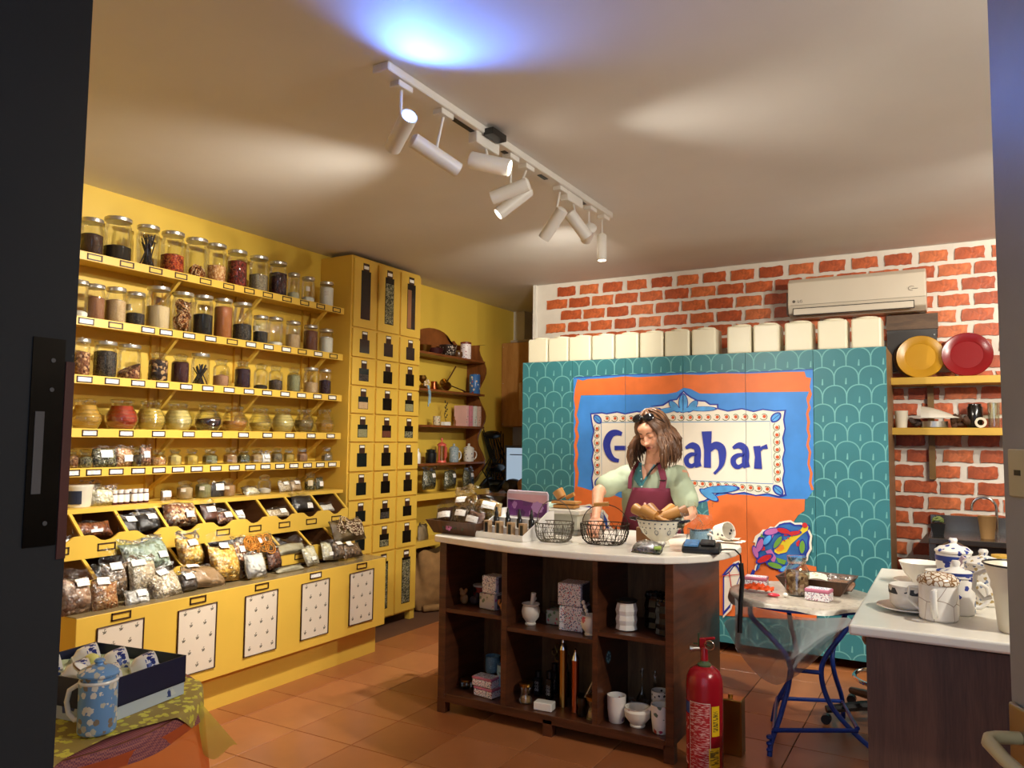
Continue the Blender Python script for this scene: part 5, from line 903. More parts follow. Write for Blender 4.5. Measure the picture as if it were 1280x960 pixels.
for q in range(7): m.ell((.02*math.sin(q*2.3),.02*math.cos(q*1.7),.025+.012*(q%3)),(.03,.018,.014),rot=(q,q*2,0),seg=8)
m.build('pods',paint('pod_brown','3a2820',.7),o,smooth=True)
o=thing('strainer_tin','silver round tin under the white scoop on lower brick wall shelf','tin',(-.11,6.1,ZS)); M().lathe([(.06,0),(.065,.005),(.065,.045),(.001,.046)],seg=24,sx=1.3).build('body',METAL,o,smooth=True)
o=thing('white_scoop','pale grey scoop shaped bowl resting on the silver tin','scoop',(-.1,6.08,ZS+.047)); 
M().grid(lambda u,v:(-.09+.24*u,-.06*math.cos(PI*v)*(1-.5*u),.01+.085*math.sin(PI*v)*(1-u**1.5)+.01),14,10).build('scoop_bowl',paint('scoop_grey','C8C0B0',.4),o,smooth=2)
o=thing('ginger_root','dark brown ginger like roots on lower brick wall shelf','roots',(.04,6.1,ZS)); m=M()
for q in range(6): m.ell((.05*math.sin(q*1.9),.02*math.cos(q*1.7),.03+.015*(q%3)),(.045,.022,.022),rot=(q,.5*q,q),seg=10)
m.build('roots',paint('root_brown','4a3020',.8),o,smooth=True)
simple('black_jar','black grinder jar on lower brick wall shelf','jar',(.135,6.13,ZS),[(.045,0),(.048,.004),(.048,.14),(.04,.15),(.04,.165),(.001,.166)],paint('black_gloss','15120f',.2))
o=thing('tape_roll','roll of cream tape standing before the black grinder jar','tape roll',(.165,6.03,ZS+.035)); M().lathe([(.02,-.02),(.035,-.02),(.035,.02),(.02,.02),(.02,-.02)],seg=24,T=Matrix.Rotation(PI/2,4,'X'),cap=(0,0)).build('roll',paint('tape_cream','D8CBB2',.4),o,smooth=True)
simple('drinking_glass','clear glass at right end of lower brick wall shelf','glass',(.245,6.1,ZS),[(.03,0),(.035,.004),(.04,.17),(.038,.17),(.033,.01),(.001,.008)],GLASSL,cap=(1,0))
# ================================================================ sink
O=(.4,5.9,0); sk_=thing('sink_unit','stainless steel sink counter against the brick wall at right','sink',O); SS=paint('stainless','8f8a82',.25,.08,metal=1)
M(O).box(-.15,1.2,5.6,6.235,.865,.9).build('worktop',SS,sk_,bev=.003); M(O).box(-.15,1.2,6.2,6.236,.9,1.0).build('splashback',SS,sk_); M(O).box(-.12,1.18,5.66,6.2,.08,.865).build('base_cabinet',paint('sink_base','4a4642',.4,metal=.6),sk_); M(O).box(-.15,-.11,5.62,5.68,0,.865).build('leg',SS,sk_)
M(O).tube([(.235,5.95,.9),(.235,5.95,1.08)]+[(.235-.07+.07*math.cos(t),5.95,1.08+.07*math.sin(t)) for t in [i*PI/10 for i in range(11)]]+[(.095,5.95,1.06)],.009,10).build('faucet',CHROME,sk_,smooth=True)
o=thing('potted_succulent','small plant in a square black pot on the sink counter','plant',(-.1,5.85,.9)); M().lathe([(.045,0),(.06,.075),(.055,.075),(.001,.06)],seg=4,ph=PI/4).build('pot',BLACK,o)
m=M()
for q in range(14): a=q*2.4; m.ell((.025*math.cos(a),.025*math.sin(a),.09+.006*(q%4)),(.012,.022,.006),rot=(.5,0,a),seg=8)
m.build('leaves',paint('succulent','7c8a4c',.6),o,smooth=True)
simple('paper_cup','brown paper cup on the sink counter under the tap','cup',(.175,5.78,.9),[(.038,0),(.052,.14),(.054,.142),(.05,.14),(.036,.006),(.001,.005)],paint('kraft','A07a4c',.6),cap=(1,0))
# ================================================================ island
ISL=(-1.83,3.98,0); isl=thing('island_counter','white topped island with open dark wooden shelves in front, woman behind it','counter',ISL)
IW=wood('island_wood','3E2114','5E3520',(1,1,10),.32); IB=wood('island_back','5a4028','7c5c3a',(8,1,1),.5)
def ib(n,*a,m=IW,bev=.0): return M(ISL).box(*a).build(n,m,isl,bev=bev)
SLAB=[(-2.545,3.57),(-2.40,3.535),(-2.27,3.50),(-2.1,3.455),(-1.957,3.425),(-1.78,3.415),(-1.6,3.425),(-1.45,3.445),(-1.3,3.48),(-1.19,3.525),(-1.1,3.60),(-1.03,3.70),(-.985,3.83),(-.965,3.97),(-.97,4.1),(-1.01,4.24),(-1.08,4.36),(-1.18,4.43),(-1.3,4.45),(-2.5,4.45),(-2.56,4.40),(-2.575,4.0),(-2.565,3.6)]
STONE=paint('white_stone','E9E4D8',.22,.05,6)
M(ISL).prism(SLAB,'z',.918,.955).build('worktop',STONE,isl,bev=.008,seg=3)
ib('back_panel',-2.46,-1.2,3.97,3.985,.1,.918,m=IB)
ib('left_side',-2.50,-2.455,3.56,4.38,.08,.918,bev=.002); ib('right_side',-1.2,-1.16,3.56,4.38,.08,.918,bev=.002)
ib('rear_panel',-2.455,-1.2,4.36,4.38,.08,.918)
ib('divider',-2.098,-2.066,3.562,3.97,.1,.918); ib('divider',-1.574,-1.546,3.562,3.97,.1,.918)
ib('bottom_rail',-2.455,-1.2,3.56,3.98,.06,.105,bev=.002)
ib('shelf',-2.455,-2.098,3.565,3.97,.542,.563); ib('shelf',-2.066,-1.574,3.565,3.97,.49,.511); ib('shelf',-1.546,-1.2,3.565,3.97,.535,.556)
for x,y in ((-2.475,3.585),(-1.82,3.585),(-1.185,3.585),(-2.475,4.35),(-1.185,4.35)): ib('leg',x-.025,x+.025,y-.025,y+.025,0,.08)
zA,zB_,zC,zF=.564,.512,.557,.106
FT=floral('floral_tin','E8E4E6',['33508a','c05a6a','3a7a8a','7a4a6a','c8889a'],130,.42); FTL=floral('floral_tin_big','E4E2EA',['33508a','b84a5a','3a8a8a','6a5a9a','33508a'],120,.42); PKL=paint('pink_lid','C07088',.4)
SIDE=paint('tin_side','5a5058',.4)
def tin(label,loc,w,d,h,rz=0,side=SIDE,cat='tin',lid=None,front=FTL,group=None):
    o=thing('floral_tin',label,cat,loc,R_(rz),group); M().box(-w/2,w/2,-d/2,d/2,0,h*(.72 if lid else 1)).build('tin_body',front,o,bev=.006,seg=2)
    if lid: M().box(-w/2-.001,w/2+.001,-d/2-.001,d/2+.001,h*.72,h).build('lid',lid,o,bev=.005,seg=2); M().box(-w/2+.006,w/2-.006,-d/2+.006,d/2-.006,h,h+.0008).build('lid_print',front,o)
    else: M().box(-w/2-.0006,w/2+.0006,-d/2+.02,d/2+.0006,.004,h-.004).build('side_wrap',side,o,bev=.004)
    return o
# column one, upper shelf
o=thing('wooden_figure','small light brown carved figure on left upper island shelf','figure',(-2.425,3.7,zA)); M().ell((0,0,.03),(.026,.02,.03)).ell((-.005,-.004,.06),(.02,.018,.02)).ell((.015,-.004,.078),(.01,.01,.012)).ell((-.018,-.004,.078),(.01,.01,.012)).build('body',paint('carved_wood','9c7446',.5,.2,30),o,smooth=True)
o=simple('red_canister','red and black cocoa style canister behind the left floral tins','canister',(-2.375,3.8,zA),[(.045,0),(.045,.09)],floral('redcan','8a1c1c',['1a1414','8a1c1c'],20,.5)); M().lathe([(.047,.09),(.047,.1),(.001,.101)],seg=24).build('lid',paint('lid_grey','c8c4bc',.4),o,smooth=True)
o=thing('dark_figures','dark bark like bundle beside the carved figure','figure',(-2.37,3.72,zA)); M().ell((0,0,.025),(.03,.02,.025)).ell((.02,0,.05),(.015,.015,.02)).build('body',paint('dark_bundle','2e1c20',.7),o,smooth=True)
tin('long lower floral tin with pink band on left upper island shelf',(-2.235,3.7,zA),.115,.1,.085,rz=-12,lid=None,front=floral('tin_green','C8C0BC',['6a7a5a','a04a6a','c8588a','b0a8a0'],40,.35))
tin('floral tin with dark corner dots stacked on top of the lower tin, left column',(-2.225,3.7,zA+.087),.1,.1,.095,rz=-8)
o=thing('wooden_figure','carved wooden elephant like ornament at right end of left shelf','figure',(-2.13,3.64,zA)); M().ell((0,0,.03),(.022,.018,.03)).tube([(0,0,.05),(.012,0,.09),(.0,0,.12),(.016,0,.14)],.012,8).tube([(-.012,0,.03),(-.03,0,.045),(-.026,0,.065)],.008,8).build('body',paint('orange_wood','A87038',.5,.15,30),o,smooth=True)
# column one, lower
o=simple('low_jar','small clear jar with brass lid at left end of lower island shelf','jar',(-2.4,3.7,zF),[(.03,0),(.033,.005),(.033,.035),(.03,.04)],GLASS); M().lathe([(.034,.038),(.035,.05),(.02,.056),(.001,.057)],seg=24).build('lid',BRASS,o,smooth=True)
mug('blue patterned straight cup without handle at back of the lower left shelf',(-2.29,3.8,zF+.08),floral('cup_blue1','5E86A0',['7fa6bc','4a6f8c'],90,.3),.085,.09,False,hand=None)
mug('light blue cup with flower print standing behind the two pink lidded tins',(-2.165,3.72,zF+.03),floral('cup_blue2','86AFC8',['b08a4a','e8e0d0','5a7a8a','86AFC8'],30,.34),.085,.13,False,hand=None,name='tall_cup')
for q,(dx,z,rz) in enumerate(((0,zF,-8),(-.01,zF+.052,-4))):
    tin(('lower','upper')[q]+' of two stacked small floral tins with pink lids, lower left island shelf',(-2.235+dx,3.655,z),.13,.085,.05,rz=rz,lid=PKL,front=FT,group='pink lidded tins in the island')
# column two upper
PORC=floral('porcelain_pink','E9E2D4',['E9E2D4','b06a7a','E9E2D4','6a4a5a','E9E2D4'],24,.3)
def mortar(label,loc,mat,s=1,rz=0,balls=False):
    o=thing('mortar',label,'mortar',loc,R_(rz)); M().lathe([(.026*s,0),(.028*s,.006*s),(.022*s,.012*s),(.04*s,.035*s),(.046*s,.06*s),(.042*s,.085*s),(.036*s,.092*s),(.045*s,.1*s),(.043*s,.103*s),(.034*s,.093*s),(.03*s,.03*s),(.001,.02*s)],seg=28,cap=(1,0)).build('bowl',mat,o,smooth=True)
    if balls: 
        m=M(); 
        for q in range(4): m.ell((-.012*s-.008*q*s,0,(.1+.02*q)*s),(.011*s,.011*s,.013*s),seg=10)
        m.build('pestle',WHITE,o,smooth=True)
    else: M().tube([(0,0,.05*s),(.008*s,0,.1*s),(.016*s,0,.155*s)],[.01*s,.011*s,.013*s],12).build('pestle',WHITE,o,smooth=True)
    return o
mortar('white porcelain mortar with faded pink flower and upright pestle on the island shelf',(-1.985,3.68,zB_),PORC,1.08)
o=thing('small_ball_knob','white pestle head of a second mortar hidden behind the first','pestle',(-2.02,3.78,zB_)); M().tube([(0,0,0),(0,0,.1)],.01,10).ell((0,0,.115),(.016,.016,.014)).build('pestle_head',WHITE,o,smooth=True)
o=tin('green floral basket tin with wire handle in the middle upper island shelf',(-1.875,3.78,zB_),.095,.09,.075,front=floral('tin_green2','A8B0A8',['5a7a5a','c05a6a','8a9a8a'],40,.35)); M().tube([(-.045,0,.07),(-.045,0,.11),(.045,0,.11),(.045,0,.07)],.0025,6).build('handle',DARK,o)
tin('lower of two big cube floral tins with dark dots, middle island column',(-1.745,3.72,zB_),.13,.13,.125,rz=6,group='big floral cube tins')
tin('upper of two big cube floral tins with dark dots, middle island column',(-1.75,3.72,zB_+.127),.13,.13,.115,rz=3,group='big floral cube tins')
o=thing('paper_fan','grey and brown folded paper kite hanging beside the stacked tins','paper kite',(-1.62,3.82,zB_+.16)); M().add([(-.045,0,.09),(.02,.01,.08),(.05,0,.0),(-.01,.012,.03)],[(0,1,3),(1,2,3),(0,3,1)]).add([(-.045,.004,.09),(.02,.014,.08),(.05,.004,.0),(-.01,.016,.03)],[(0,3,1),(1,3,2)]).build('fan',paint('kite','6f7478',.6,.2),o)
mortar('white mortar with pink shell and teal leaf and ball handled pestle, middle shelf right',(-1.625,3.645,zB_),floral('shell_print','EBE3D2',['EBE3D2','c8586a','3a7a7a','EBE3D2'],20,.36),.98,balls=True)
o=thing('pink_box','small pink box behind the ball handled pestle','box',(-1.59,3.75,zB_)); M().box(-.012,.012,-.01,.01,0,.14).build('box',paint('pinkbox','b04a68',.5),o)
# column three upper
def facet(label,loc,mat,r,h,name,lid,ridges=False):
    o=thing(name,label,'jar',loc); m=M(); P=[]
    n=5; 
    for i in range(n+1): P+= [(r*(.93 if i%2 else 1.03),.005+i*(h-.02)/n)]
    m.lathe([(r*.85,0)]+P+[(r*.88,h-.008),(r*.88,h)],seg=10,cap=(1,1)); m.build('body',mat,o,smooth=False)
    M().lathe([(r*.92,h),(r*.95,h+.003),(r*.95,h+.012),(.001,h+.014)],seg=20).build('lid',lid,o,smooth=True); 
    if ridges: 
        m=M()
        for q in range(10): m.ell((r*.7*math.cos(q*.63),r*.7*math.sin(q*.63),h+.018),(r*.24,r*.24,.009),seg=8)
        m.build('lid_beads',lid,o,smooth=True)
    return o
facet('white faceted ceramic jar with dark lid on the right upper island shelf',(-1.44,3.68,zC),WHITE,.055,.135,'faceted_jar',BLACK)
facet('black faceted jar with beaded lid behind the white faceted jar',(-1.33,3.8,zC),paint('black_gloss','15120f',.2),.058,.15,'faceted_jar',paint('black_gloss','15120f',.2),True)
facet('black faceted jar with beaded lid at right end of the upper island shelf',(-1.24,3.68,zC),paint('black_gloss','15120f',.2),.048,.15,'faceted_jar',paint('black_gloss','15120f',.2),True)
# column two lower
def hour(label,loc,s=1):
    o=thing('candle_glass',label,'candle holder',loc); M().lathe([(.03*s,0),(.034*s,.01*s),(.026*s,.035*s),(.022*s,.05*s),(.03*s,.075*s),(.032*s,.085*s)],seg=20,cap=(1,0)).build('glass_body',GLASSL,o,smooth=True); M().lathe([(.033*s,.08*s),(.036*s,.095*s),(.03*s,.1*s),(.001,.101*s)],seg=20).build('brass_top',BRASS,o,smooth=True); M().lathe([(.024*s,.006),(.02*s,.03*s),(.001,.032*s)],seg=12).build('filling',cm('sand'),o); return o
hour('small waisted glass with brass top at left of the middle lower shelf',(-2.0,3.66,zF),1.1)
for q,(x,y,h) in enumerate(((-2.0,3.8,.13),(-1.915,3.77,.15),(-1.86,3.85,.18),(-1.94,3.88,.16))):
    o=thing('spice_bottle','small dark bottle with black cap, %s of four in the middle lower shelf'%ORD[q],'bottle',(x,y,zF),group='dark bottles in the island'); M().box(-.018,.018,-.018,.018,0,h*.75).build('glass_body',paint('dark_glass','1a1c1e',.15),o,bev=.004); M().lathe([(.012,h*.75),(.015,h*.77),(.015,h),(.001,h)],seg=14).build('cap',BLACK,o,smooth=True); 
    m=M()
    for r in range(3):
        for c in range(2): m.tube([(-.006+.012*c+.004*math.cos(t),-.0187,.035+.018*r+.007*math.sin(t)) for t in [i*PI/4 for i in range(8)]],.001,4,True)
    m.build('label_print',paint('label_white','d8d4cc',.6),o)
o=thing('soap_block','white block with dark writing before the dark bottles','block',(-1.87,3.625,zF)); M().cbox((0,0,.02),(.1,.06,.04),rz=.1).build('block',WHITE,o,bev=.003); 
m=M()
for q in range(8): m.cbox((-.035+.009*q,-.0325+.0009*q,.022),(.005,.001,.012+(q%3)*.002),rz=.1,ry=.2*(q%2))
m.build('lettering',paint('ink_dark','3a342c',.6),o)
o=thing('flower_trivet','round pierced flower shaped trivet hanging behind the dark bottles','trivet',(-1.9,3.87,.33)); m=M()
for q in range(6): m.tube([(.036*math.cos(q*PI/3)+.016*math.cos(t),0,.036*math.sin(q*PI/3)+.016*math.sin(t)) for t in [i*PI/5 for i in range(10)]],.004,5,True)
m.ell((0,0,0),(.012,.004,.012),seg=10); m.tube([(0,.0,-.05),(0,.02,-.22)],.004,6); m.build('trivet',paint('antique_brass','6a5a34',.4,metal=1),o,smooth=True)
def mill(label,loc,h,r,mat,top,arm):
    o=thing('pepper_mill',label,'pepper mill',loc); M().lathe([(r*1.05,0),(r,.006),(r,h*.78),(r*1.1,h*.785),(r*1.1,h*.81)],seg=24).build('body',mat,o,smooth=True); M().lathe([(r*1.1,h*.81),(r*.9,h*.86),(r*.5,h*.9),(r*.3,h*.95),(r*.4,h*.97),(.001,h)],seg=24).build('dome',top,o,smooth=True)
    if arm: M().tube([(0,0,h*.97),(.035,0,h*.98),(.065,0,h*1.02)],.0035,6).ell((.068,0,h*1.05),(.008,.008,.016),seg=10).build('crank',top,o,smooth=True)
mill('tall brass pepper mill with crank on the middle lower island shelf',(-1.81,3.72,zF),.36,.021,BRASS,CHROME,True)
mill('tall copper pepper mill beside the brass one',(-1.72,3.68,zF),.32,.019,COPPER,CHROME,False)
o=simple('metal_pot','small dark metal coffee pot with slanted stick beside copper mill','pot',(-1.665,3.64,zF),[(.02,0),(.024,.01),(.018,.04),(.028,.06),(.026,.09),(.02,.095)],paint('gunmetal','4a443a',.3,metal=1)); M().tube([(0,0,.06),(.03,0,.12),(.07,0,.2)],.0035,6).build('stick',paint('pale_stick','c8b48a',.5),o)
o=hour('glass cup with brass lid and saucer at right of the middle lower shelf',(-1.6,3.64,zF),1.15); M().lathe([(.02,0),(.05,.004),(.052,.008),(.001,.006)],seg=24).build('saucer',GLASSL,o,smooth=True)
m=M(); 
for q in range(7): m.ell((.015*math.cos(q),.015*math.sin(q),.125+.008*(q%3)),(.016,.006,.006),rot=(q,q,q),seg=6)
m.build('leaf_finial',paint('dark_leafy','2a2a26',.5),o,smooth=True)
o=thing('kraft_card','brown card leaning on the back of middle lower shelf','card',(-1.66,3.9,zF)); M().cbox((0,0,.09),(.12,.004,.18),rx=-.1).build('card_sheet',paint('kraft_card','B0865A',.7),o)
# column three lower
FV=floral('vase_flowers','E9E2D8',['E9E2D8','a84a5a','E9E2D8','8a6a8a','E9E2D8'],26,.3)
def vase(label,loc,mat): o=thing('floral_tumbler',label,'cup',loc); M().lathe([(.034,0),(.038,.004),(.045,.06),(.047,.13),(.043,.13),(.04,.02),(.001,.012)],seg=28,cap=(1,0)).build('cup_body',mat,o,smooth=True)
vase('tall white tumbler with small purple flowers at left of right lower shelf',(-1.485,3.66,zF),FV)
vase('tall white tumbler with red flower bunch at right end of the lower shelf',(-1.25,3.64,zF),floral('vase_red','E9E2D8',['b8405a','E9E2D8','5a6a5a','c85a4a'],30,.36))
o=thing('porcelain_bowl','low wide porcelain bowl with pink shell and teal leaf, right lower shelf','bowl',(-1.375,3.66,zF)); M().lathe([(.035,0),(.038,.006),(.034,.012),(.062,.045),(.066,.075),(.058,.085),(.062,.092),(.055,.09),(.05,.04),(.001,.02)],seg=32,cap=(1,0)).build('bowl',floral('bowl_print','EBE3D2',['EBE3D2','c8586a','3a8a8a','EBE3D2'],16,.36),o,smooth=True); M().tube([(.03,0,.07),(.075,0,.1)],[.008,.012],10).build('pestle',WHITE,o,smooth=True)
mug('white mug with black zigzag bands behind the porcelain bowl',(-1.3,3.78,zF+.03),floral('zigzag','E2DCD0',['2a2626','E2DCD0'],60,.4),.09,.12,False,hand=-20)
o=thing('glass_hooks','two clear drop shaped glasses at the back of right lower shelf','glass',(-1.44,3.9,zF)); M().lathe([(.025,0),(.03,.05),(.006,.1),(.006,.17),(.018,.2)],seg=16,cap=(1,0)).lathe([(.025,0),(.03,.05),(.006,.1),(.006,.17),(.018,.2)],c=(.07,0,0),seg=16,cap=(1,0)).build('glass_body',GLASS,o,smooth=True)
o=bag('plastic_packet','crumpled pink and clear packet behind the left tumbler','packet',(-1.43,3.8,zF),.12,.08,'pink',rz=0,tilt=-10,lab=False,group=None)
o=thing('small_switch','small grey tag hanging on the back board of right lower shelf','tag',(-1.29,3.965,.3)); M().cbox((0,-.004,0),(.03,.008,.05)).build('tag_plate',paint('tag_grey','8a8478',.5),o,bev=.002)
o=thing('round_sticker','round light blue dotted sticker on the island divider','sticker',(-1.5455,3.7,.4)); m=M()
for q in range(8): m.ell((.001,.02*math.cos(q*PI/4),.022*math.sin(q*PI/4)),(.0012,.006,.006),seg=8)
m.build('dots',paint('sticker_blue','8fc4d0',.4),o,smooth=True); M().cyl((0,0,0),(.0006,0,0),.033,seg=24).build('disc',paint('sticker_dark','3f7080',.4),o)
# ---------------------------------------------------------------- on the worktop
TOP=.956
# wooden tray of bags
o=thing('wooden_tray','flared dark wooden tray with painted pink flower holding packed bags','tray',(-2.46,3.76,TOP),R_(-6))
def flare(m,w,d,h,f,t=.008):
    for (x0,x1,y0,y1) in ((-1,1,-1,-1),(1,1,-1,1),(1,-1,1,1),(-1,-1,1,-1)):
        a=[(x0*w/2,y0*d/2,0),(x1*w/2,y1*d/2,0),(x1*(w/2+f),y1*(d/2+f),h),(x0*(w/2+f),y0*(d/2+f),h)]
        b=[(x*(1-t*2.2/w),y*(1-t*2.2/d),z+.0) for x,y,z in a]
        m.add(a+b,[(0,1,2,3),(7,6,5,4),(0,4,5,1),(1,5,6,2),(2,6,7,3),(3,7,4,0)])
    m.box(-w/2,w/2,-d/2,d/2,0,t)
m=M(); flare(m,.30,.22,.075,.035); m.build('tray_body',wood('tray_wood','3c2212','5c3820',(10,1,1)),o)
m=M(); 
for q in range(5): m.ell((-.02+.014*math.cos(q*1.257),-.13,.04+.012*math.sin(q*1.257)),(.011,.003,.009),seg=8)
m.build('painted_flower',paint('flower_mauve','B86A9A',.5),o,smooth=True)
m=M()
for q in range(6): m.ell((-.09+.028*q+(.03 if q>2 else 0),-.129,.045+.008*(-1)**q),(.014,.003,.005),rot=(0,q,0),seg=8)
m.build('painted_leaves',paint('leaf_dkgreen','3c4a34',.5),o,smooth=True)
gg='snack bags in the wooden tray'
bag('snack_bag','bag of dark brown slices with big label at left of the wooden tray','bag',(-2.56,3.68,TOP+.045),.13,.15,'brownp',rz=-6,tilt=-22,fill=.7,group=gg,label_at=(.1,.5),lw=.07,lh=.03,roll=-12)
bag('snack_bag','bag of brown pieces with two labels in the middle of the wooden tray','bag',(-2.45,3.67,TOP+.05),.14,.15,'coffee',rz=-4,tilt=-20,fill=.75,group=gg,label_at=(.1,.6),lw=.055,lh=.03)
bag('snack_bag','bag with label standing at right front of the wooden tray','bag',(-2.36,3.665,TOP+.05),.12,.12,'brown',rz=4,tilt=-24,fill=.75,group=gg,label_at=(.0,.4),lw=.06,lh=.03,roll=8)
bag('snack_bag','crinkled bag of orange yellow fruit at the back left of the tray','bag',(-2.5,3.80,TOP+.05),.17,.22,'corn',rz=-4,tilt=-14,fill=.72,group=gg,label_at=(-.1,.85),lw=.06,lh=.03,roll=-6)
bag('snack_bag','crinkled bag of yellow dried fruit with white label at back right of tray','bag',(-2.35,3.79,TOP+.05),.17,.2,'corn',rz=8,tilt=-12,fill=.7,group=gg,label_at=(.05,.8),lw=.065,lh=.035,roll=8)
# display stand
o=thing('display_stand','white stepped display stand with small dropper bottles and purple header','display',(-2.13,3.74,TOP),R_(-9))
WP=paint('display_white','E8E6E2',.4,.02); w2=.165
for s in (-1,1):
    P=[(-.13,0),(.15,0),(.15,.145),(.1,.145),(-.13,.03)]; M().prism(P,'x',s*w2-.003,s*w2+.003).build('side_wall',WP,o)
M().box(-w2,w2,-.13,.15,0,.004).box(-w2,w2,-.133,-.128,0,.032).build('base',WP,o)
m=M(); m.box(-w2,w2,-.05,-.047,.0,.055); m.box(-w2,w2,-.05,.03,.05,.055); m.box(-w2,w2,.03,.033,.05,.1); m.box(-w2,w2,.03,.15,.097,.1); m.build('step',WP,o)
hb=M().prism([(-.15,.1),(.15,.1),(.15,.235),(.14,.25),(-.14,.25),(-.15,.235)],'y',.12,.128).build('header_board',paint('header_lilac','D8C8D8',.4),o,bev=.004)
M().box(-.14,.14,.1192,.12,.105,.195).build('header_print',floral('purple_print','6a2f78',['7d3f90','4a1f5a','a878b0','5c2a6c'],22,.45),o); M().grid(lambda u,v:(-.14+.28*u,.1188,.195+.035*v+.012*math.sin(3.3*u+2)*(1-v)),10,3).build('header_wave',paint('wave_pink','D8A8B4',.4),o)
M().add([(.075+.042*math.cos(t)*(1+.08*math.cos(8*t)),.118,.16+.032*math.sin(t)*(1+.08*math.cos(8*t))) for t in [2*PI*i/32 for i in range(32)]],[tuple(range(32))]).build('header_badge',paint('badge_lilac','B98CC8',.4),o)
for row,(yy,zz,hh) in enumerate(((-.075,.005,.1),(.0,.056,.1))):
    for q in range(4):
        x=-.125+.083*q
        b=thing('dropper_bottle','%s dropper bottle from left in the %s row of the white display'%(ORD[q],('front boxed','rear')[row]),'bottle',Matrix.Rotation(R_(-9),4,'Z')@Vector((x,yy,0))+Vector((-2.13,3.74,TOP+zz)),R_(-9),group='bottles in the white display')
        if row==0: M().box(-.018,.018,-.016,.016,0,.085).build('box',paint('kraft_box','A88A66',.6),b,bev=.001); M().box(-.008,.012,-.0165,-.016,.01,.075).build('window',BLACK,b); M().box(-.004,.006,-.0168,-.0165,.008,.02).build('mark',PAPER,b)
        else: M().lathe([(.016,0),(.016,.045),(.008,.055)],seg=14).build('glass_body',paint('dark_glass','1a1c1e',.15),b,smooth=True); M().lathe([(.009,.052),(.011,.056),(.011,.075),(.007,.08),(.006,.1),(.001,.103)],seg=12).build('cap',BLACK,b,smooth=True)
# green glass board
o=thing('glass_board','tilted pale green glass board behind the white display','glass board',(-2.35,4.2,TOP),R_(0)); M().add([(-.3,-.1,.02),(.2,.1,.06),(.28,.16,.16),(-.02,.12,.13)],[(0,1,2,3)]).build('board',paint('pale_green_glass','A8BFB2',.15),o); M().tube([(-.3,-.1,.02),(-.02,.12,.13),(.28,.16,.16)],.004,6).build('edge',paint('edge_cream','D8DCC8',.3),o)
# scale / tablet
o=thing('kitchen_scale','grey flat scale with white tray carrying a wooden scoop, behind left wire basket','scale',(-1.98,4.1,TOP)); M().box(-.11,.12,-.1,.14,0,.02).build('base',paint('scale_grey','8a8a80',.35),o,bev=.004); M().box(-.09,.1,-.06,.12,.02,.115).build('column',paint('scale_body','b8b8a8',.25),o,bev=.004); M().box(-.12,.13,-.1,.14,.115,.14).build('platform',paint('scale_white','D2CEC0',.3),o,bev=.004)
o=thing('wooden_scoop','light wooden scoop box lying on the scale','scoop',(-1.98,4.1,TOP+.141)); M().cbox((0,0,.035),(.16,.09,.016)).cbox((0,0,.012),(.14,.08,.02)).build('scoop_base',paint('scoop_wood','B4803F',.45,.1),o,bev=.006,seg=2); M().lathe([(.03,0),(.034,.05),(.03,.05),(.026,.004)],seg=20,T=Matrix.Translation((-.03,0,.06))@Matrix.Rotation(-.6,4,'Y'),cap=(1,0)).tube([(0,0,.06),(.05,0,.085)],.012,10).build('scoop_cup',paint('scoop_wood','B4803F',.45),o,smooth=True)
# wire baskets
def basket(label,loc,w,d,h,rz,mat,grip):
    o=thing('wire_basket',label,'basket',loc,R_(rz)); m=M(); n=28
    E=lambda t,f,z:(w/2*f*math.copysign(abs(math.cos(t))**.7,math.cos(t)),d/2*f*math.copysign(abs(math.sin(t))**.7,math.sin(t)),z)
    T=[2*PI*i/n for i in range(n)]
    m.tube([E(t,1,h) for t in T],.003,5,True); m.tube([E(t,.98,h*.8) for t in T],.0016,4,True); m.tube([E(t,.72,.003) for t in T],.0028,5,True); m.tube([E(t,.92,h*.35) for t in T],.0018,4,True)
    for i in range(0,n,4): m.tube([E(T[i],1,h),E(T[i],.98,h*.6),E(T[i],.9,h*.25),E(T[i],.72,.003),E(T[i],.3,.003)],.0028,5)
    for i in range(n):
        for s in (-1,1): m.tube([E(T[i],1,h),E(T[i]+s*PI/n*1.5,.97,h*.55),E(T[i]+s*PI/n*2.6,.85,h*.15),E(T[i]+s*PI/n*3,.72,.003)],.0011,3)
    for k in range(-5,6): m.tube([(k*w*.06,-d*.3,.003),(k*w*.06+.02,d*.3,.003)],.001,3)
    m.build('wire_frame',mat,o)
    A=[(w/2*math.cos(t),0,h+grip*math.sin(t)) for t in [PI*i/14 for i in range(15)]]
    m=M(); m.tube([(p[0],p[1]-.06 if grip>.12 else p[1],p[2]) for p in A],.0024,5); m.build('handle',mat,o)
    return o,A
WIR=paint('dark_wire','3a332c',.35,metal=.9); WIG=paint('grey_wire','6e685c',.35,metal=.9)
o,_=basket('grey wire basket with raised handle, nearer the white display','' or (-1.865,3.72,TOP),.2,.19,.1,8,WIG,.12)
o,_=basket('dark wire basket with wooden grip under the woman\'s hand',(-1.6,3.78,TOP),.25,.2,.105,4,WIR,.1)
M().tube([(-.06,0,.2),(.02,0,.208)],.0115,12).build('wooden_grip',paint('scoop_wood','B4803F',.45),o,smooth=True)
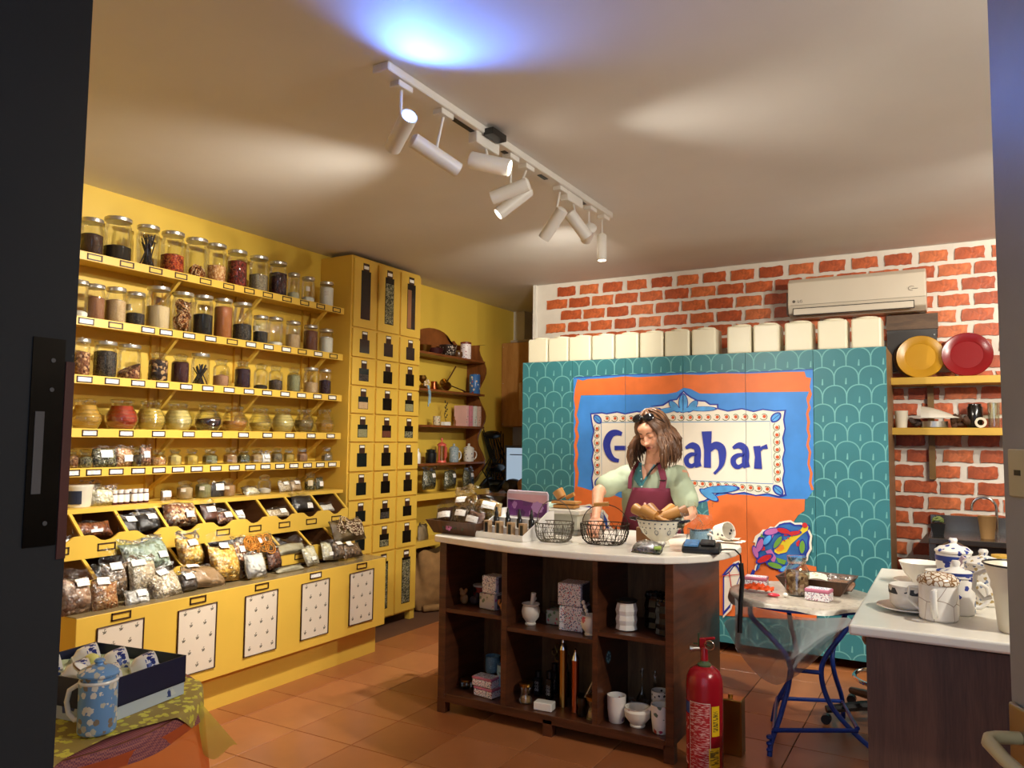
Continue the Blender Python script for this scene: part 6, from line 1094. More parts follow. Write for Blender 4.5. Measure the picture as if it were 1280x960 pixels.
# colander with scoops
COLM=floral('colander_print','E6E0D0',['E6E0D0','E6E0D0','4a4f5a','E6E0D0'],36,.2)
cx,cy=-1.33,3.86
o=thing('enamel_colander','cream enamel colander on foot with dark rim, full of wooden scoops','colander',(cx,cy,TOP))
M().lathe([(.05,0),(.055,.004),(.045,.03),(.05,.034),(.085,.065),(.105,.1),(.115,.135),(.118,.14),(.11,.138),(.1,.1),(.07,.06),(.001,.045)],seg=44,cap=(1,0)).build('bowl',paint('cream_enamel','E2DBC8',.25,.02),o,smooth=True)
M().tube([(.118*math.cos(t),.118*math.sin(t),.14) for t in [2*PI*i/40 for i in range(40)]],.004,6,True).build('dark_rim',paint('enamel_black','1a1a22',.25),o,smooth=True)
for s in (-1,1): M().tube([(s*.116,-.03,.132),(s*.15,-.022,.136),(s*.15,.022,.136),(s*.116,.03,.132)],.007,8).build('handle',paint('enamel_black','1a1a22',.25),o,smooth=True)
m=M()
for row,(z,r,n,sz) in enumerate(((.122,.1125,22,.006),(.1,.1055,26,.005))):
    for q in range(n): t=2*PI*q/n; m.ell((r*math.cos(t),r*math.sin(t),z),(.0025,sz,.004) ,rot=(0,0,t),seg=6)
for q in range(9):
    t0=2*PI*q/9
    for k in range(10): a=k*.628; t=t0+.09*math.cos(a); z=.078+.012*math.sin(a); r=.0965*(z/.085)**.35; m.ell((r*math.cos(t),r*math.sin(t),z),(.002,.003,.003),rot=(0,0,t),seg=6)
m.build('printed_marks',paint('mark_slate','4a505c',.5),o,smooth=True)
SW=paint('scoop_wood','B4803F',.45,.1); SWD=paint('scoop_wood_dark','8a5a30',.5,.1)
for q,(a,x,y,rr,mt) in enumerate(((2.7,-.06,-.02,.0,SW),(2.4,-.02,.03,0,SWD),(.3,.03,-.03,0,SW),(2.9,0,-.05,0,SW),(.6,.05,.03,0,SWD),(1.2,.0,.05,0,SW))):
    o=thing('wooden_scoop','light wooden scoop in the enamel colander, %s of six'%ORD[q],'scoop',(cx+x*1.1,cy+y,TOP+.155),a,group='wooden scoops in the colander',ry=-.35)
    M().lathe([(.024,0),(.03,.085),(.026,.085),(.02,.004)],seg=18,T=Matrix.Rotation(PI/2,4,'Y'),cap=(1,0)).build('scoop_cup',mt,o,smooth=True); M().tube([(0,0,0),(-.035,0,0),(-.085,0,0)],[.012,.011,.017],10).build('handle',mt,o,smooth=True)
o=bag('plastic_packet','small plastic wrapped greenish packet at right of the colander','packet',(cx+.105,cy-.02,TOP+.1),.06,.08,'green',rz=10,tilt=-10,lab=False,group=None)
# mugs right
mug('blue grey patterned mug filled with plastic bags beside the card terminal',(-1.14,3.93,TOP),floral('mug_bluegrey','7E9CAC',['9db6c0','5d7e92'],90,.3),.1,.085,False,hand=-20)
bag('plastic_packet','clear cellophane packets standing in the blue grey mug','packet',(-1.14,3.93,TOP+.03),.13,.2,None,rz=10,tilt=0,fill=.3,lab=False,group=None,filmm=film('cellophane',(.96,.96,.96),.1,1.3,18))
o=thing('patterned_bowl','white mug with small dark print lying on its side behind blue mug','mug',(-1.1,4.22,TOP+.05),R_(-30),ry=R_(75)); M().lathe([(.03,-.05),(.045,-.03),(.05,.05),(.046,.05),(.04,-.03),(.001,-.04)],seg=28,cap=(1,0)).build('bowl',floral('bw_print','E6E0D4',['E6E0D4','3a3a44','b8a090','E6E0D4'],34,.3),o,smooth=True)
o=thing('folded_paper','crumpled white paper slips at right end of the worktop','paper',(-1.06,4.2,TOP)); 
M().grid(lambda u,v:(-.07+.15*u,-.05+.1*v,.008+.006*math.sin(9*u)*math.sin(7*v)),12,8).grid(lambda u,v:(-.05+.1*u,-.03+.09*v+.02*u,.02+.006*math.sin(8*u+2)*math.sin(6*v)),10,7).build('sheet',paint('paper_cream','DCD2C2',.7),o,smooth=2)
o=thing('card_terminal','black card payment terminal on the worktop with cable','card terminal',(-1.07,3.76,TOP),R_(8))
M().prism([(-.055,0),(.06,0),(.06,.02),(.02,.05),(-.04,.035),(-.055,.02)],'x',-.1,.08).build('body',BLACK,o,bev=.008,seg=3); M().cbox((-.055,-.02,.045),(.07,.07,.01),rx=.3).build('keypad',paint('keypad_blue','3a6a9a',.4,.4,40),o,bev=.003); M().cbox((.02,-.01,.05),(.07,.06,.012),rx=.25).build('screen_cover',BLACK,o,bev=.004)
o=thing('charging_cable','black cable from the card terminal hanging over the worktop edge','cable',(-.98,3.82,TOP)); M().tube([(-.03,-.06,.012),(.0,-.02,.018),(.035,.04,.012),(.05,.09,-.02),(.052,.1,-.1),(.05,.1,-.22)],.0042,8).tube([(.05,.1,-.06),(.056,.1,-.14),(.046,.1,-.26),(.04,.1,-.4)],.012,8).build('cable',BLACK,o,smooth=True)
bag('foil_packet','silver foil packet with green band lying on the worktop edge','packet',(-1.3,3.56,TOP+.004),.15,.1,'herbs',rz=0,tilt=-68,fill=.95,d=.4,lab=False,group=None,filmm=film('foil',(.85,.85,.85),.2,3.0,40))
o=thing('green_band','bright green paper band around the foil packet','band',(-1.25,3.60,TOP+.03)); M().cbox((0,0,.0),(.035,.09,.012),rz=.35).build('band',paint('lime','8fae4a',.5),o,bev=.003)
o=thing('wooden_box','small brown wooden holder behind the enamel colander','holder',(-1.44,3.97,TOP)); M().cbox((0,0,.04),(.1,.06,.08),rz=.1).build('box',SWD,o,bev=.004)
o=thing('bottle','clear plastic bottle with white cap behind the scale','bottle',(-1.9,4.35,TOP)); M().lathe([(.045,0),(.048,.01),(.048,.11),(.02,.15),(.014,.16)],seg=24,cap=(1,0)).build('body',GLASS,o,smooth=True); M().lathe([(.016,.155),(.016,.18),(.001,.181)],seg=16).build('cap',WHITE,o,smooth=True)
# ================================================================ fire extinguisher
EX=(-1.012,3.55,0); o=thing('fire_extinguisher','red fire extinguisher with labels standing at right side of the island','fire extinguisher',EX); RE=paint('extinguisher_red','941420',.22,.04); r=.082
M().lathe([(r*.96,0),(r*.96,.04),(r,.045),(r,.4),(r*.96,.43),(r*.8,.458),(r*.5,.474),(r*.3,.478)],seg=44).build('cylinder',RE,o,smooth=True)
M().lathe([(.03,.474),(.032,.484),(.02,.492),(.018,.5)],seg=20).build('collar',paint('olive_collar','4a5a3c',.4),o,smooth=True)
M().lathe([(.017,.49),(.017,.55),(.012,.56)],seg=16).build('neck',RE,o,smooth=True)
M().cbox((-.005,0,.575),(.03,.02,.05)).cbox((.02,0,.6),(.06,.016,.012),ry=-.2).build('valve',RE,o,bev=.003)
M().cbox((-.01,0,.57),(.08,.006,.006)).cbox((-.025,0,.59),(.006,.012,.06)).build('lever',paint('lever_green','4a5a3c',.4,metal=.5),o); M().tube([(.03+.022*math.cos(t),-.02,.575+.02*math.sin(t)) for t in [2*PI*i/20 for i in range(20)]],.0025,6,True).build('pin_ring',CHROME,o,smooth=True)
M().cyl((-.02,-.0,.55),(-.055,-.02,.55),.01,seg=14).cyl((-.05,-.018,.55),(-.06,-.022,.55),.014,seg=14).build('gauge',METAL,o,smooth=True)
def wrap(name,a0,a1,z0,z1,mat,rr=1.004): M().grid(lambda u,v:(r*rr*math.cos(R_(a0+(a1-a0)*u)),r*rr*math.sin(R_(a0+(a1-a0)*u)),z0+(z1-z0)*v),14,2).build(name,mat,o,smooth=True)
# visible front faces angle about -70 deg
wrap('blue_label',-165,-125,.275,.325,paint('label_blue','20408a',.4)); wrap('text_panel',-125,-60,.03,.33,printed('ext_print','A81018','D8A8A0',330,2,.55),1.003)
m=M()
for a0,a1,z0,z1 in ((-126,-58,.33,.333),(-126,-58,.027,.03)): m.grid(lambda u,v:(r*1.005*math.cos(R_(a0+(a1-a0)*u)),r*1.005*math.sin(R_(a0+(a1-a0)*u)),z0+(z1-z0)*v),14,2)
for a in (-126,-58): m.grid(lambda u,v:(r*1.005*math.cos(R_(a+1.6*u)),r*1.005*math.sin(R_(a+1.6*u)),.027+.306*v),2,2)
m.build('text_frame',paint('frame_white','e0c8c0',.5),o)
wrap('yellow_label',-52,-24,.19,.32,paint('label_yellow2','E0B818',.4)); wrap('yellow_label',-62,-24,.055,.14,paint('label_yellow2','E0B818',.4)); 
wrap('label_text',-48,-30,.21,.3,printed('yl_print','E0B818','6a5410',260,2,.5),1.006); wrap('label_text',-58,-28,.065,.13,printed('yl_print','E0B818','6a5410',260,2,.5),1.006)
M().grid(lambda u,v:(r*1.004*math.cos(R_(-158+26*u)),r*1.004*math.sin(R_(-158+26*u)),.05+.22*v),8,2).build('pictogram_panel',printed('picto','A81018','D8B0A8',60,2,.6),o,smooth=True)
o=thing('metal_box','small brushed metal box on floor behind the fire extinguisher','box',(-.97,3.85,0)); M().box(-.05,.06,-.04,.04,0,.26).build('box',BRASS,o,bev=.004); M().lathe([(.012,.26),(.012,.275),(.001,.276)],seg=12).build('knob',BRASS,o)
# ================================================================ the woman behind the island
O=(-1.63,4.72,0); pe=thing('person','woman with brown hair, sunglasses on head, maroon apron and pale green shirt behind the island','person',O)
SK=N('skin',.5); n_=SK.n('TexNoise',Scale=18.0,Detail=3.0,Vector=SK.co()); SK.col(SK.ramp(n_.outputs['Fac'],[(.3,srgb('C98E6E')),(.7,srgb('D9A183'))])); SK.b.inputs['Subsurface Weight'].default_value=.08; SK.b.inputs['Subsurface Radius'].default_value=(.02,.01,.005); SKIN=SK.m
HC=Vector((-1.553,4.40,1.545)); HT=Matrix.Translation(HC)@Matrix.Rotation(R_(-12),4,'Z')@Matrix.Rotation(R_(26),4,'X')@Matrix.Rotation(R_(-5),4,'Y')
hp=lambda x,y,z: tuple(HT@Vector((x,y,z)))
b=M(O)
def he(c,r,rot=None,seg=20): b.ell(c,r,rot,seg,T0=HT)
he((0,.01,.02),(.074,.092,.095),seg=28); he((0,-.02,-.035),(.058,.068,.075),seg=24); he((0,-.052,-.085),(.03,.03,.026)); he((0,-.03,-.03),(.06,.058,.06))
he((-.038,-.055,-.028),(.026,.028,.03)); he((.038,-.055,-.028),(.026,.028,.03)); he((0,-.06,.055),(.055,.035,.035)); he((0,-.078,.03),(.045,.014,.012))
he((0,-.092,-.005),(.0095,.014,.028),rot=(-.25,0,0)); he((0,-.106,-.024),(.013,.012,.010)); he((-.012,-.098,-.026),(.008,.009,.008)); he((.012,-.098,-.026),(.008,.009,.008))
he((-.031,-.072,.012),(.017,.013,.011)); he((.031,-.072,.012),(.017,.013,.011)); he((0,-.083,-.058),(.026,.014,.014)); he((-.074,.005,-.01),(.01,.02,.03)); he((.074,.005,-.01),(.01,.02,.03))
b.cap((-1.60,4.53,1.33),hp(0,.02,-.05),.056,.052,18); b.cap((-1.77,4.55,1.28),(-1.45,4.565,1.28),.042,.042); b.ell((-1.61,4.53,1.27),(.12,.08,.09),seg=20); b.ell((-1.597,4.475,1.315),(.05,.036,.055),seg=16)
b.cap((-1.62,4.57,1.2),(-1.655,4.68,.95),.1,.12,18)
def arm(S,E_,W_,F,rs,side,curl=.5):
    b.cap(S,E_,rs,rs*.8,16); b.cap(E_,W_,rs*.82,rs*.5,16)
    W_=Vector(W_); d=Vector(F).normalized(); up=Vector((0,0,1)); s=d.cross(up).normalized()*side; nrm=s.cross(d)*side
    if nrm.z>0: nrm=-nrm
    pc=W_+d*.045
    T=Matrix((tuple(s)+(0,),tuple(d)+(0,),tuple(-nrm)+(0,),(0,0,0,1))).transposed(); T=Matrix.Translation(pc)@T
    b.ell((0,0,0),(.038,.052,.016),seg=18,T0=T); b.cap(W_-d*.02,W_+d*.02,rs*.5,.026,12)
    for q,(ox,ln) in enumerate(((-.029,.062),(-.0095,.072),(.0105,.068),(.029,.052))):
        p0=pc+s*ox+d*.04; p1=p0+(d*.9+nrm*.35*curl).normalized()*ln*.45; p2=p1+(d*.6+nrm*.9*curl).normalized()*ln*.33; p3=p2+(d*.25+nrm*1.1*curl).normalized()*ln*.27
        b.cap(p0,p1,.0092,.0088,10).cap(p1,p2,.0088,.008,10).cap(p2,p3,.008,.0072,10)
    t0=pc-s*.03-d*.025; t1=t0-s*.022+d*.03+nrm*.01; t2=t1-s*.004+d*.028+nrm*.014
    b.cap(t0,t1,.0125,.0105,10).cap(t1,t2,.0105,.0085,10)
arm((-1.79,4.52,1.29),(-1.868,4.31,1.185),(-1.775,4.06,1.055),(.18,-.72,-.4),.047,1)
arm((-1.43,4.55,1.29),(-1.335,4.43,1.08),(-1.40,4.21,.985),(-.5,-.7,-.08),.047,-1,.3)
for x in (-1.73,-1.56): b.cap((x,4.71,.9),(x,4.70,.5),.085,.055,16).cap((x,4.70,.5),(x,4.74,.09),.056,.036,16).ell((x,4.69,.045),(.04,.11,.035),seg=16)
body=b.build('body',SKIN,pe,smooth=2)
def rem(o,v,it=3,f=.5):
    r=o.modifiers.new('r','REMESH'); r.mode='VOXEL'; r.voxel_size=v; r.use_smooth_shade=True
    s=o.modifiers.new('s','SMOOTH'); s.factor=f; s.iterations=it
rem(body,.0052,2,.4)
def ht(name,mat,fn,par=pe): m=M(O); fn(m); return m.build(name,mat,par,smooth=True)
ht('lips',paint('lip_red','7E1E22',.35),lambda m:(m.ell((0,-.094,-.0525),(.02,.006,.0042),T0=HT,seg=14),m.ell((0,-.0935,-.0595),(.016,.006,.0045),T0=HT,seg=14)))
ht('eyebrows',paint('brow_brown','4a2f1e',.7),lambda m:[m.tube([hp(s*.014,-.0905,.032),hp(s*.03,-.089,.038),hp(s*.046,-.078,.033)],[.0028,.003,.0015],6) for s in (-1,1)])
ht('eyelashes',paint('lash_dark','2a1812',.6),lambda m:[m.tube([hp(s*.016,-.0845,.006),hp(s*.03,-.0865,.0025),hp(s*.045,-.08,.006)],[.0014,.002,.0012],6) for s in (-1,1)])
# hair
HM=N('hair_brown',.42); hn=HM.n('TexNoise',Scale=40.0,Detail=4.0,Vector=HM.co((1,1,.15))); HM.col(HM.ramp(hn.outputs['Fac'],[(.3,srgb('3A2416')),(.55,srgb('5C3C26')),(.75,srgb('7E5A3A'))])); HAIR=HM.m
m=M(O); rnd=random.Random(11)
def hairpt(az,el,k): return Vector((.083*k*math.cos(el)*math.sin(az),-.098*k*math.cos(el)*math.cos(az)+.012,.024+.106*k*math.sin(el)))
for q in range(430):
    az=rnd.uniform(-PI,PI); 
    if abs(az)<.85: az=math.copysign(.85+rnd.uniform(0,.25),az)
    k=rnd.uniform(1.02,1.17); crown=rnd.uniform(1.05,1.5); pts=[]; a0=az*.35 if abs(az)<1.6 else az
    for t in range(6):
        f=t/5; el=crown*(1-f)+(-.15)*f; a=a0+(az-a0)*min(1,f*1.2); pts.append(HT@hairpt(a,el,k))
    P=pts[-1]; out=(P-HC); out.z=0; out.normalize(); L=rnd.uniform(.13,.21); wv=rnd.uniform(0,6.28); am=rnd.uniform(.004,.012)
    side=Vector((-out.y,out.x,0))
    for t in range(1,7):
        f=t/6; pts.append(P+Vector((0,0,-L*f))+out*(.012+.05*math.sin(f*2.2))*rnd.uniform(.8,1.1)+side*am*math.sin(wv+f*6)+Vector((0,.02*f,0)))
    r0=rnd.uniform(.006,.0095); m.tube(pts,[r0*.7]*2+[r0]*7+[r0*.8,r0*.5,r0*.15],5)
hair=m.build('hair',HAIR,pe,smooth=2)
mc=M(O); TT=HT@Matrix.Translation((0,.022,.036)); mc.ell((0,0,0),(.084,.095,.098),seg=26,T0=TT); mc.build('scalp_hair',HAIR,hair,smooth=2)
def sg(m):
    for s in (-1,1): m.ell((s*.039,-.052,.122),(.037,.012,.029),rot=(-.95,0,s*.25),T0=HT,seg=18)
ht('sunglasses',paint('lens_black','0b0b0e',.08),sg); ht('sunglass_frame',BLACK,lambda m:(m.tube([hp(-.012,-.058,.128),hp(0,-.06,.132),hp(.012,-.058,.128)],.003,6),[m.tube([hp(s*.07,-.04,.118),hp(s*.09,-.0,.07),hp(s*.088,.04,.05)],.003,6) for s in (-1,1)]))
# torso function
def TR(z):
    t=(z-.85)/.5; cx=-1.665+.05*t; cy=4.69-.145*t; hw=.172+.018*math.sin(PI*min(1,max(0,t))); hd=.125+.03*math.exp(-((z-1.17)/.09)**2)
    if z>1.25: f=(z-1.25)/.13; hw=hw*(1-.62*f**1.8); hd=hd*(1-.45*f**1.5); cy+=.0
    return cx,cy,hw,hd
def ring(z,e=0,n=36): cx,cy,hw,hd=TR(z); return [(cx+(hw+e)*math.cos(a),cy+(hd+e)*math.sin(a),z) for a in [2*PI*i/n for i in range(n)]]
m=M(O); m.rings([ring(z) for z in (.86,.92,1.0,1.06,1.12,1.18,1.23,1.27,1.31,1.35)])
m.cap((-1.755,4.55,1.28),(-1.845,4.38,1.22),.072,.07,18); m.cap((-1.455,4.56,1.28),(-1.37,4.455,1.15),.074,.072,18)
SHIRT=paint('sage_shirt','A3B096',.75,.08,5,.05)
sh=m.build('shirt',SHIRT,pe,smooth=2); rem(sh,.011,5,.6)
tx=bpy.data.textures.new('folds','CLOUDS'); tx.noise_scale=.09; dm=sh.modifiers.new('d','DISPLACE'); dm.texture=tx; dm.strength=.022; dm.mid_level=.5
# neckline: skin wedge comes from the body; printed scarf along the V
fy=lambda x,z,e: (lambda c:(c[1]-(c[3]+e)*math.sqrt(max(.02,1-((x-c[0])/(c[2]+e))**2))))(TR(z))
SC_=floral('scarf_print','2F6E78',['E0E4DC','1f4a5a','58a0a0','2F6E78'],45,.34)
def strip(m,P,w,e=.012):
    A=[]
    for i,(x,z) in enumerate(P):
        a=P[max(0,i-1)];c=P[min(len(P)-1,i+1)]; d=Vector((c[0]-a[0],c[1]-a[1])).normalized(); ww=w[i] if isinstance(w,list) else w
        for s in (-1,0,1): X,Z=x-d.y*s*ww/2,z+d.x*s*ww/2; A.append((X,fy(X,Z,e)-(.004 if s==0 else 0),Z))
    k=len(m.v); m.v+=[Vector(p)-m.o for p in A]
    for i in range(len(P)-1):
        for s in (0,1): q=k+i*3+s; m.f.append((q,q+1,q+4,q+3))
m=M(O); strip(m,[(-1.655,1.365),(-1.66,1.32),(-1.655,1.27),(-1.64,1.225)],[.03,.05,.06,.02],.02); strip(m,[(-1.56,1.355),(-1.59,1.30),(-1.62,1.25),(-1.635,1.215)],[.012,.014,.014,.01],.02); m.build('scarf',SC_,pe,smooth=2)
m=M(O); strip(m,[(-1.645,1.345),(-1.625,1.30),(-1.612,1.26)],[.02,.05,.006],.016); m.build('neckline_skin',SKIN,body,smooth=2)
m=M(O); strip(m,[(-1.545,1.36),(-1.575,1.32),(-1.6,1.285)],.008,.024); m.build('cord',BLACK,pe)
AP=paint('maroon_apron','6E1F38',.75,.1,8,.05)
m=M(O)
def apf(u,v):
    z=1.215-v*.62; zz=max(z,.86); t=min(1,v*1.9); cx=TR(zz)[0]+.055-.06*t; half=.115+.1*t**1.2; x=cx+(2*u-1)*half; c=TR(zz); hw=c[2]+.02; d=max(-.96,min(.96,(x-c[0])/hw)); y=c[1]-(c[3]+.022)*math.sqrt(1-d*d)-.004*math.sin(14*u+6*v); return (x,y,z)
m.grid(apf,26,26); ap=m.build('apron',AP,pe,smooth=2); so=ap.modifiers.new('s','SOLIDIFY'); so.thickness=.003
m=M(O); strip(m,[(-1.715,1.205),(-1.712,1.27),(-1.69,1.33),(-1.665,1.375)],.03,.02); m.build('apron_strap',AP,ap,smooth=2)
m=M(O); strip(m,[(-1.515,1.205),(-1.505,1.27),(-1.52,1.32),(-1.54,1.375)],.034,.02); m.build('apron_strap',AP,ap,smooth=2)
m=M(O); x,z=-1.507,1.262; m.cbox((x,fy(x,z,.026),z),(.04,.004,.006)); m.build('strap_buckle',BLACK,ap)
# pale print on the apron
m=M(O)
for (x,z,rx_,rz_) in ((-1.62,1.08,.014,.02),(-1.62,1.06,.03,.008),(-1.655,1.05,.008,.014),(-1.585,1.05,.008,.014),(-1.62,1.115,.009,.014)): m.ell((x,apf(.5,(1.215-z)/.62)[1]-.004,z),(rx_,.003,rz_),seg=12)
m.build('apron_print',paint('apron_print','D8B0A0',.7),ap,smooth=True)
m=M(O)
for x in (-1.73,-1.57): m.cap((x,4.71,.92),(x,4.70,.5),.1,.07,16); m.cap((x,4.70,.5),(x,4.74,.12),.07,.06,16)
m.ell((-1.65,4.70,.92),(.18,.14,.1),seg=20); tr_=m.build('trousers',paint('dark_trousers','22242c',.8),pe,smooth=2)
m=M(O)
for x in (-1.73,-1.56): m.ell((x,4.67,.04),(.048,.13,.04),seg=18)
m.build('shoes',BLACK,pe,smooth=True)
# ================================================================ blue iron table
O=(-.70,4.3,0); bt=thing('bistro_table','round table with blue curved iron legs and pale cloth, between island and right counter','table',O); BI=paint('blue_iron','1C3F9A',.35,.1)
TZ=.69
M(O).lathe([(.355,TZ-.03),(.365,TZ-.028),(.365,TZ-.004),(.355,TZ)],c=(-.72,4.37,0),seg=56,sx=1.0).build('rim',BI,bt,smooth=True)
M(O).lathe([(.35,TZ-.006),(.35,TZ)],c=(-.72,4.37,0),seg=48).build('tabletop',paint('stone_top','b8ae9c',.5),bt)
def leg(P): M(O).tube([(x,y,z) for (x,y,z) in cat3(P)],.0125,10).build('leg',BI,bt,smooth=True)
def cat3(P,n=6):
    Q=[P[0]]+list(P)+[P[-1]]; out=[]
    for i in range(1,len(Q)-2):
        p=[Vector(q) for q in Q[i-1:i+3]]
        for t in range(n): t/=n; out.append(.5*((2*p[1])+(-p[0]+p[2])*t+(2*p[0]-5*p[1]+4*p[2]-p[3])*t*t+(-p[0]+3*p[1]-3*p[2]+p[3])*t**3))
    out.append(Vector(Q[-2])); return out
leg([(-.93,4.12,.66),(-.92,4.1,.60),(-.83,4.13,.50),(-.755,4.15,.40),(-.745,4.12,.3),(-.77,4.02,.16),(-.795,3.92,.06),(-.80,3.9,.0)])
leg([(-.42,4.2,.66),(-.50,4.2,.55),(-.585,4.18,.42),(-.6,4.18,.32),(-.56,4.18,.2),(-.46,4.18,.09),(-.34,4.18,.0)])
leg([(-.85,4.62,.66),(-.8,4.5,.5),(-.76,4.42,.36),(-.8,4.42,.22),(-.86,4.4,.1),(-.88,4.38,0)])
leg([(-.5,4.66,.66),(-.58,4.5,.42),(-.58,4.46,.3),(-.56,4.6,.12),(-.56,4.64,0)])
m=M(O); m.tube([(-.75,4.15,.35),(-.6,4.18,.35)],.011,8).tube([(-.79,3.94,.11),(-.44,4.18,.1)],.011,8).tube([(-.86,4.4,.12),(-.56,4.6,.1),(-.44,4.18,.11)],.011,8).tube([(-.79,3.94,.1),(-.86,4.4,.12)],.009,8); m.build('stretcher',BI,bt,smooth=True)
m=M(O)
for q in range(3): m.ell((-.80,3.9,.03+.03*q),(.016,.016,.012),seg=10)
m.build('foot_ornament',BI,bt,smooth=True)
CL=floral('lace_cloth','B9B0A2',['a89e90','c6bdae'],40,.4)
m=M((-.72,4.37,TZ)); R0=.37
def cl(u,v):
    a=2*PI*u; rr=R0*min(1,v*1.25); dz=0
    if v>.8: f=(v-.8)/.2; rr=R0*(1.0+.03*f+.015*math.sin(9*a)*f); dz=-f*(.035+.05*max(0,math.sin(2*a+.2))**2+.03*max(0,math.sin(5*a+1)))
    return (-.72+rr*math.cos(a),4.37+rr*math.sin(a),TZ+.003+dz*.45)
m.grid(cl,72,16,True); o=m.build('lace_tablecloth',CL,None,smooth=2); tag(o,'pale grey patterned cloth draped on the blue iron table','tablecloth',loc=(-.72,4.37,TZ))
PL=film('plastic_drape',(.80,.78,.80),.25,1.2,9,.42)
m=M((-.72,4.0,.4)); m.grid(lambda u,v:(-.98+.52*u+.03*math.sin(5*v)-.04*v*(1-u),3.99+.04*math.sin(7*u+3*v)+.05*v-.05*math.sin(PI*u),TZ-.02-.36*v*(1-.75*abs(2*u-.95)**1.5)),26,16)
o=m.build('plastic_sheet',PL,None,smooth=2); tag(o,'crumpled translucent grey plastic sheet hanging from front of the blue iron table','plastic sheet',loc=(-.72,4.0,.4))
m=M((-1.0,4.3,.5)); m.grid(lambda u,v:(-1.085+.02*math.sin(6*u)+.12*u,4.45-.42*u,TZ-.02-.26*v+.02*math.sin(9*u)),12,8)
o=m.build('plastic_sheet',PL,None,smooth=2); tag(o,'smaller plastic flap hanging at left side of the blue iron table','plastic sheet',loc=(-1.0,4.3,.5))
TT_=TZ+.005
o=thing('flared_tray','dark wooden flared tray on the blue table holding leaflets','tray',(-.66,4.5,TT_),R_(-4)); m=M(); flare(m,.27,.19,.08,.05); m.build('tray_body',wood('tray_wood','3c2212','5c3820',(10,1,1)),o)
o=thing('leaflet','pale green printed leaflet lying in the dark flared tray','leaflet',(-.67,4.5,TT_+.06),.2); M().grid(lambda u,v:(-.06+.12*u,-.04+.08*v,.012*math.sin(3*u)+.02*v),8,4).build('sheet',floral('leaflet_p','D4DCC8',['8fae8a','D4DCC8','c8a07a'],50,.35),o)
o=bag('plastic_packet','clear packet with pinkish print lying in the dark flared tray','packet',(-.56,4.48,TT_+.02),.16,.11,'pink',rz=-10,tilt=-60,lab=False,group=None)
o=thing('glass_jar','square shouldered glass jar of brown nutshells on the blue table','jar',(-.735,4.33,TT_)); M().lathe([(.055,0),(.062,.006),(.062,.125),(.05,.15),(.042,.16),(.042,.195)],seg=28,cap=(1,0)).build('glass_body',GLASSL,o,smooth=True); M().lathe([(.044,.165),(.048,.17),(.048,.185),(.05,.19),(.05,.2),(.001,.204)],seg=28).build('lid',GLASSL,o,smooth=True); M().lathe([(.052,.005),(.056,.02),(.056,.1),(.04,.112),(.001,.115)],seg=24).build('contents',grain('nutshell',('7c5a40','9c7a58','5a3c28','b89a78'),45),o,smooth=True)
def lt(label,x,y,rz): 
    o=thing('floral_tin',label,'tin',(x,y,TT_),R_(rz)); M().box(-.06,.06,-.04,.04,0,.042).build('tin_body',FT,o,bev=.005,seg=2); M().box(-.061,.061,-.041,.041,.042,.06).build('lid',PKL,o,bev=.005,seg=2); M().box(-.054,.054,-.034,.034,.06,.0608).build('lid_print',FTL,o)
lt('small floral tin with pink lid at the front right of the blue table',-.615,4.24,-8); lt('small floral tin with pink lid at left end of the blue table',-.965,4.42,4)
o=thing('orange_packet','crumpled bright orange wrapper on the left part of the blue table','packet',(-.93,4.28,TT_)); M().grid(lambda u,v:(-.08+.16*u,-.04+.08*v,.01+.022*math.sin(PI*u)*math.sin(PI*v)+.012*math.sin(21*u)*math.sin(15*v)+.01),22,14).build('wrapper',paint('orange_foil','E0501C',.3,.15),o,smooth=2)
o=thing('red_candy','small pinkish red candy packet before the orange wrapper','candy',(-.83,4.2,TT_)); M().ell((0,0,.01),(.032,.02,.009),seg=14).build('body',paint('candy_red','D83A48',.3),o,smooth=True)
o=thing('white_egg','small white ball next to the red candy','ball',(-.775,4.22,TT_)); M().ell((0,0,.012),(.014,.012,.012),seg=12).build('body',WHITE,o,smooth=True)
# stool
O=(-.3,4.65,0); st=thing('swivel_stool','black swivel stool base with chrome foot ring, half hidden behind the right counter','stool',O)
M(O).tube([(-.3+.2*math.cos(t),4.65+.2*math.sin(t),.24) for t in [2*PI*i/32 for i in range(32)]],.011,8,True).build('foot_ring',CHROME,st,smooth=True); M(O).cyl((-.3,4.65,.1),(-.3,4.65,.42),.028,seg=16).build('column',BLACK,st,smooth=True); M(O).lathe([(.15,.42),(.16,.44),(.15,.48),(.001,.49)],c=(-.3,4.65,0),seg=32).build('seat',BLACK,st,smooth=True)
for q in range(5):
    a=R_(205+72*q); c,s=math.cos(a),math.sin(a); M(O).tube([(-.3,4.65,.11),(-.3+.18*c,4.65+.18*s,.1),(-.3+.36*c,4.65+.36*s,.075)],[.03,.026,.02],8).build('leg',BLACK,st,smooth=True); M(O).lathe([(.001,-.02),(.025,-.02),(.025,.02),(.001,.02)],seg=16,T=Matrix.Translation((-.3+.36*c,4.65+.36*s,.026))@Matrix.Rotation(PI/2,4,'X')).build('caster',BLACK,st,smooth=True)
for q in range(3): M(O).tube([(-.3+.19*math.cos(q*2.1),4.65+.19*math.sin(q*2.1),.24),(-.3,4.65,.24)],.006,6).build('ring_spoke',CHROME,st)
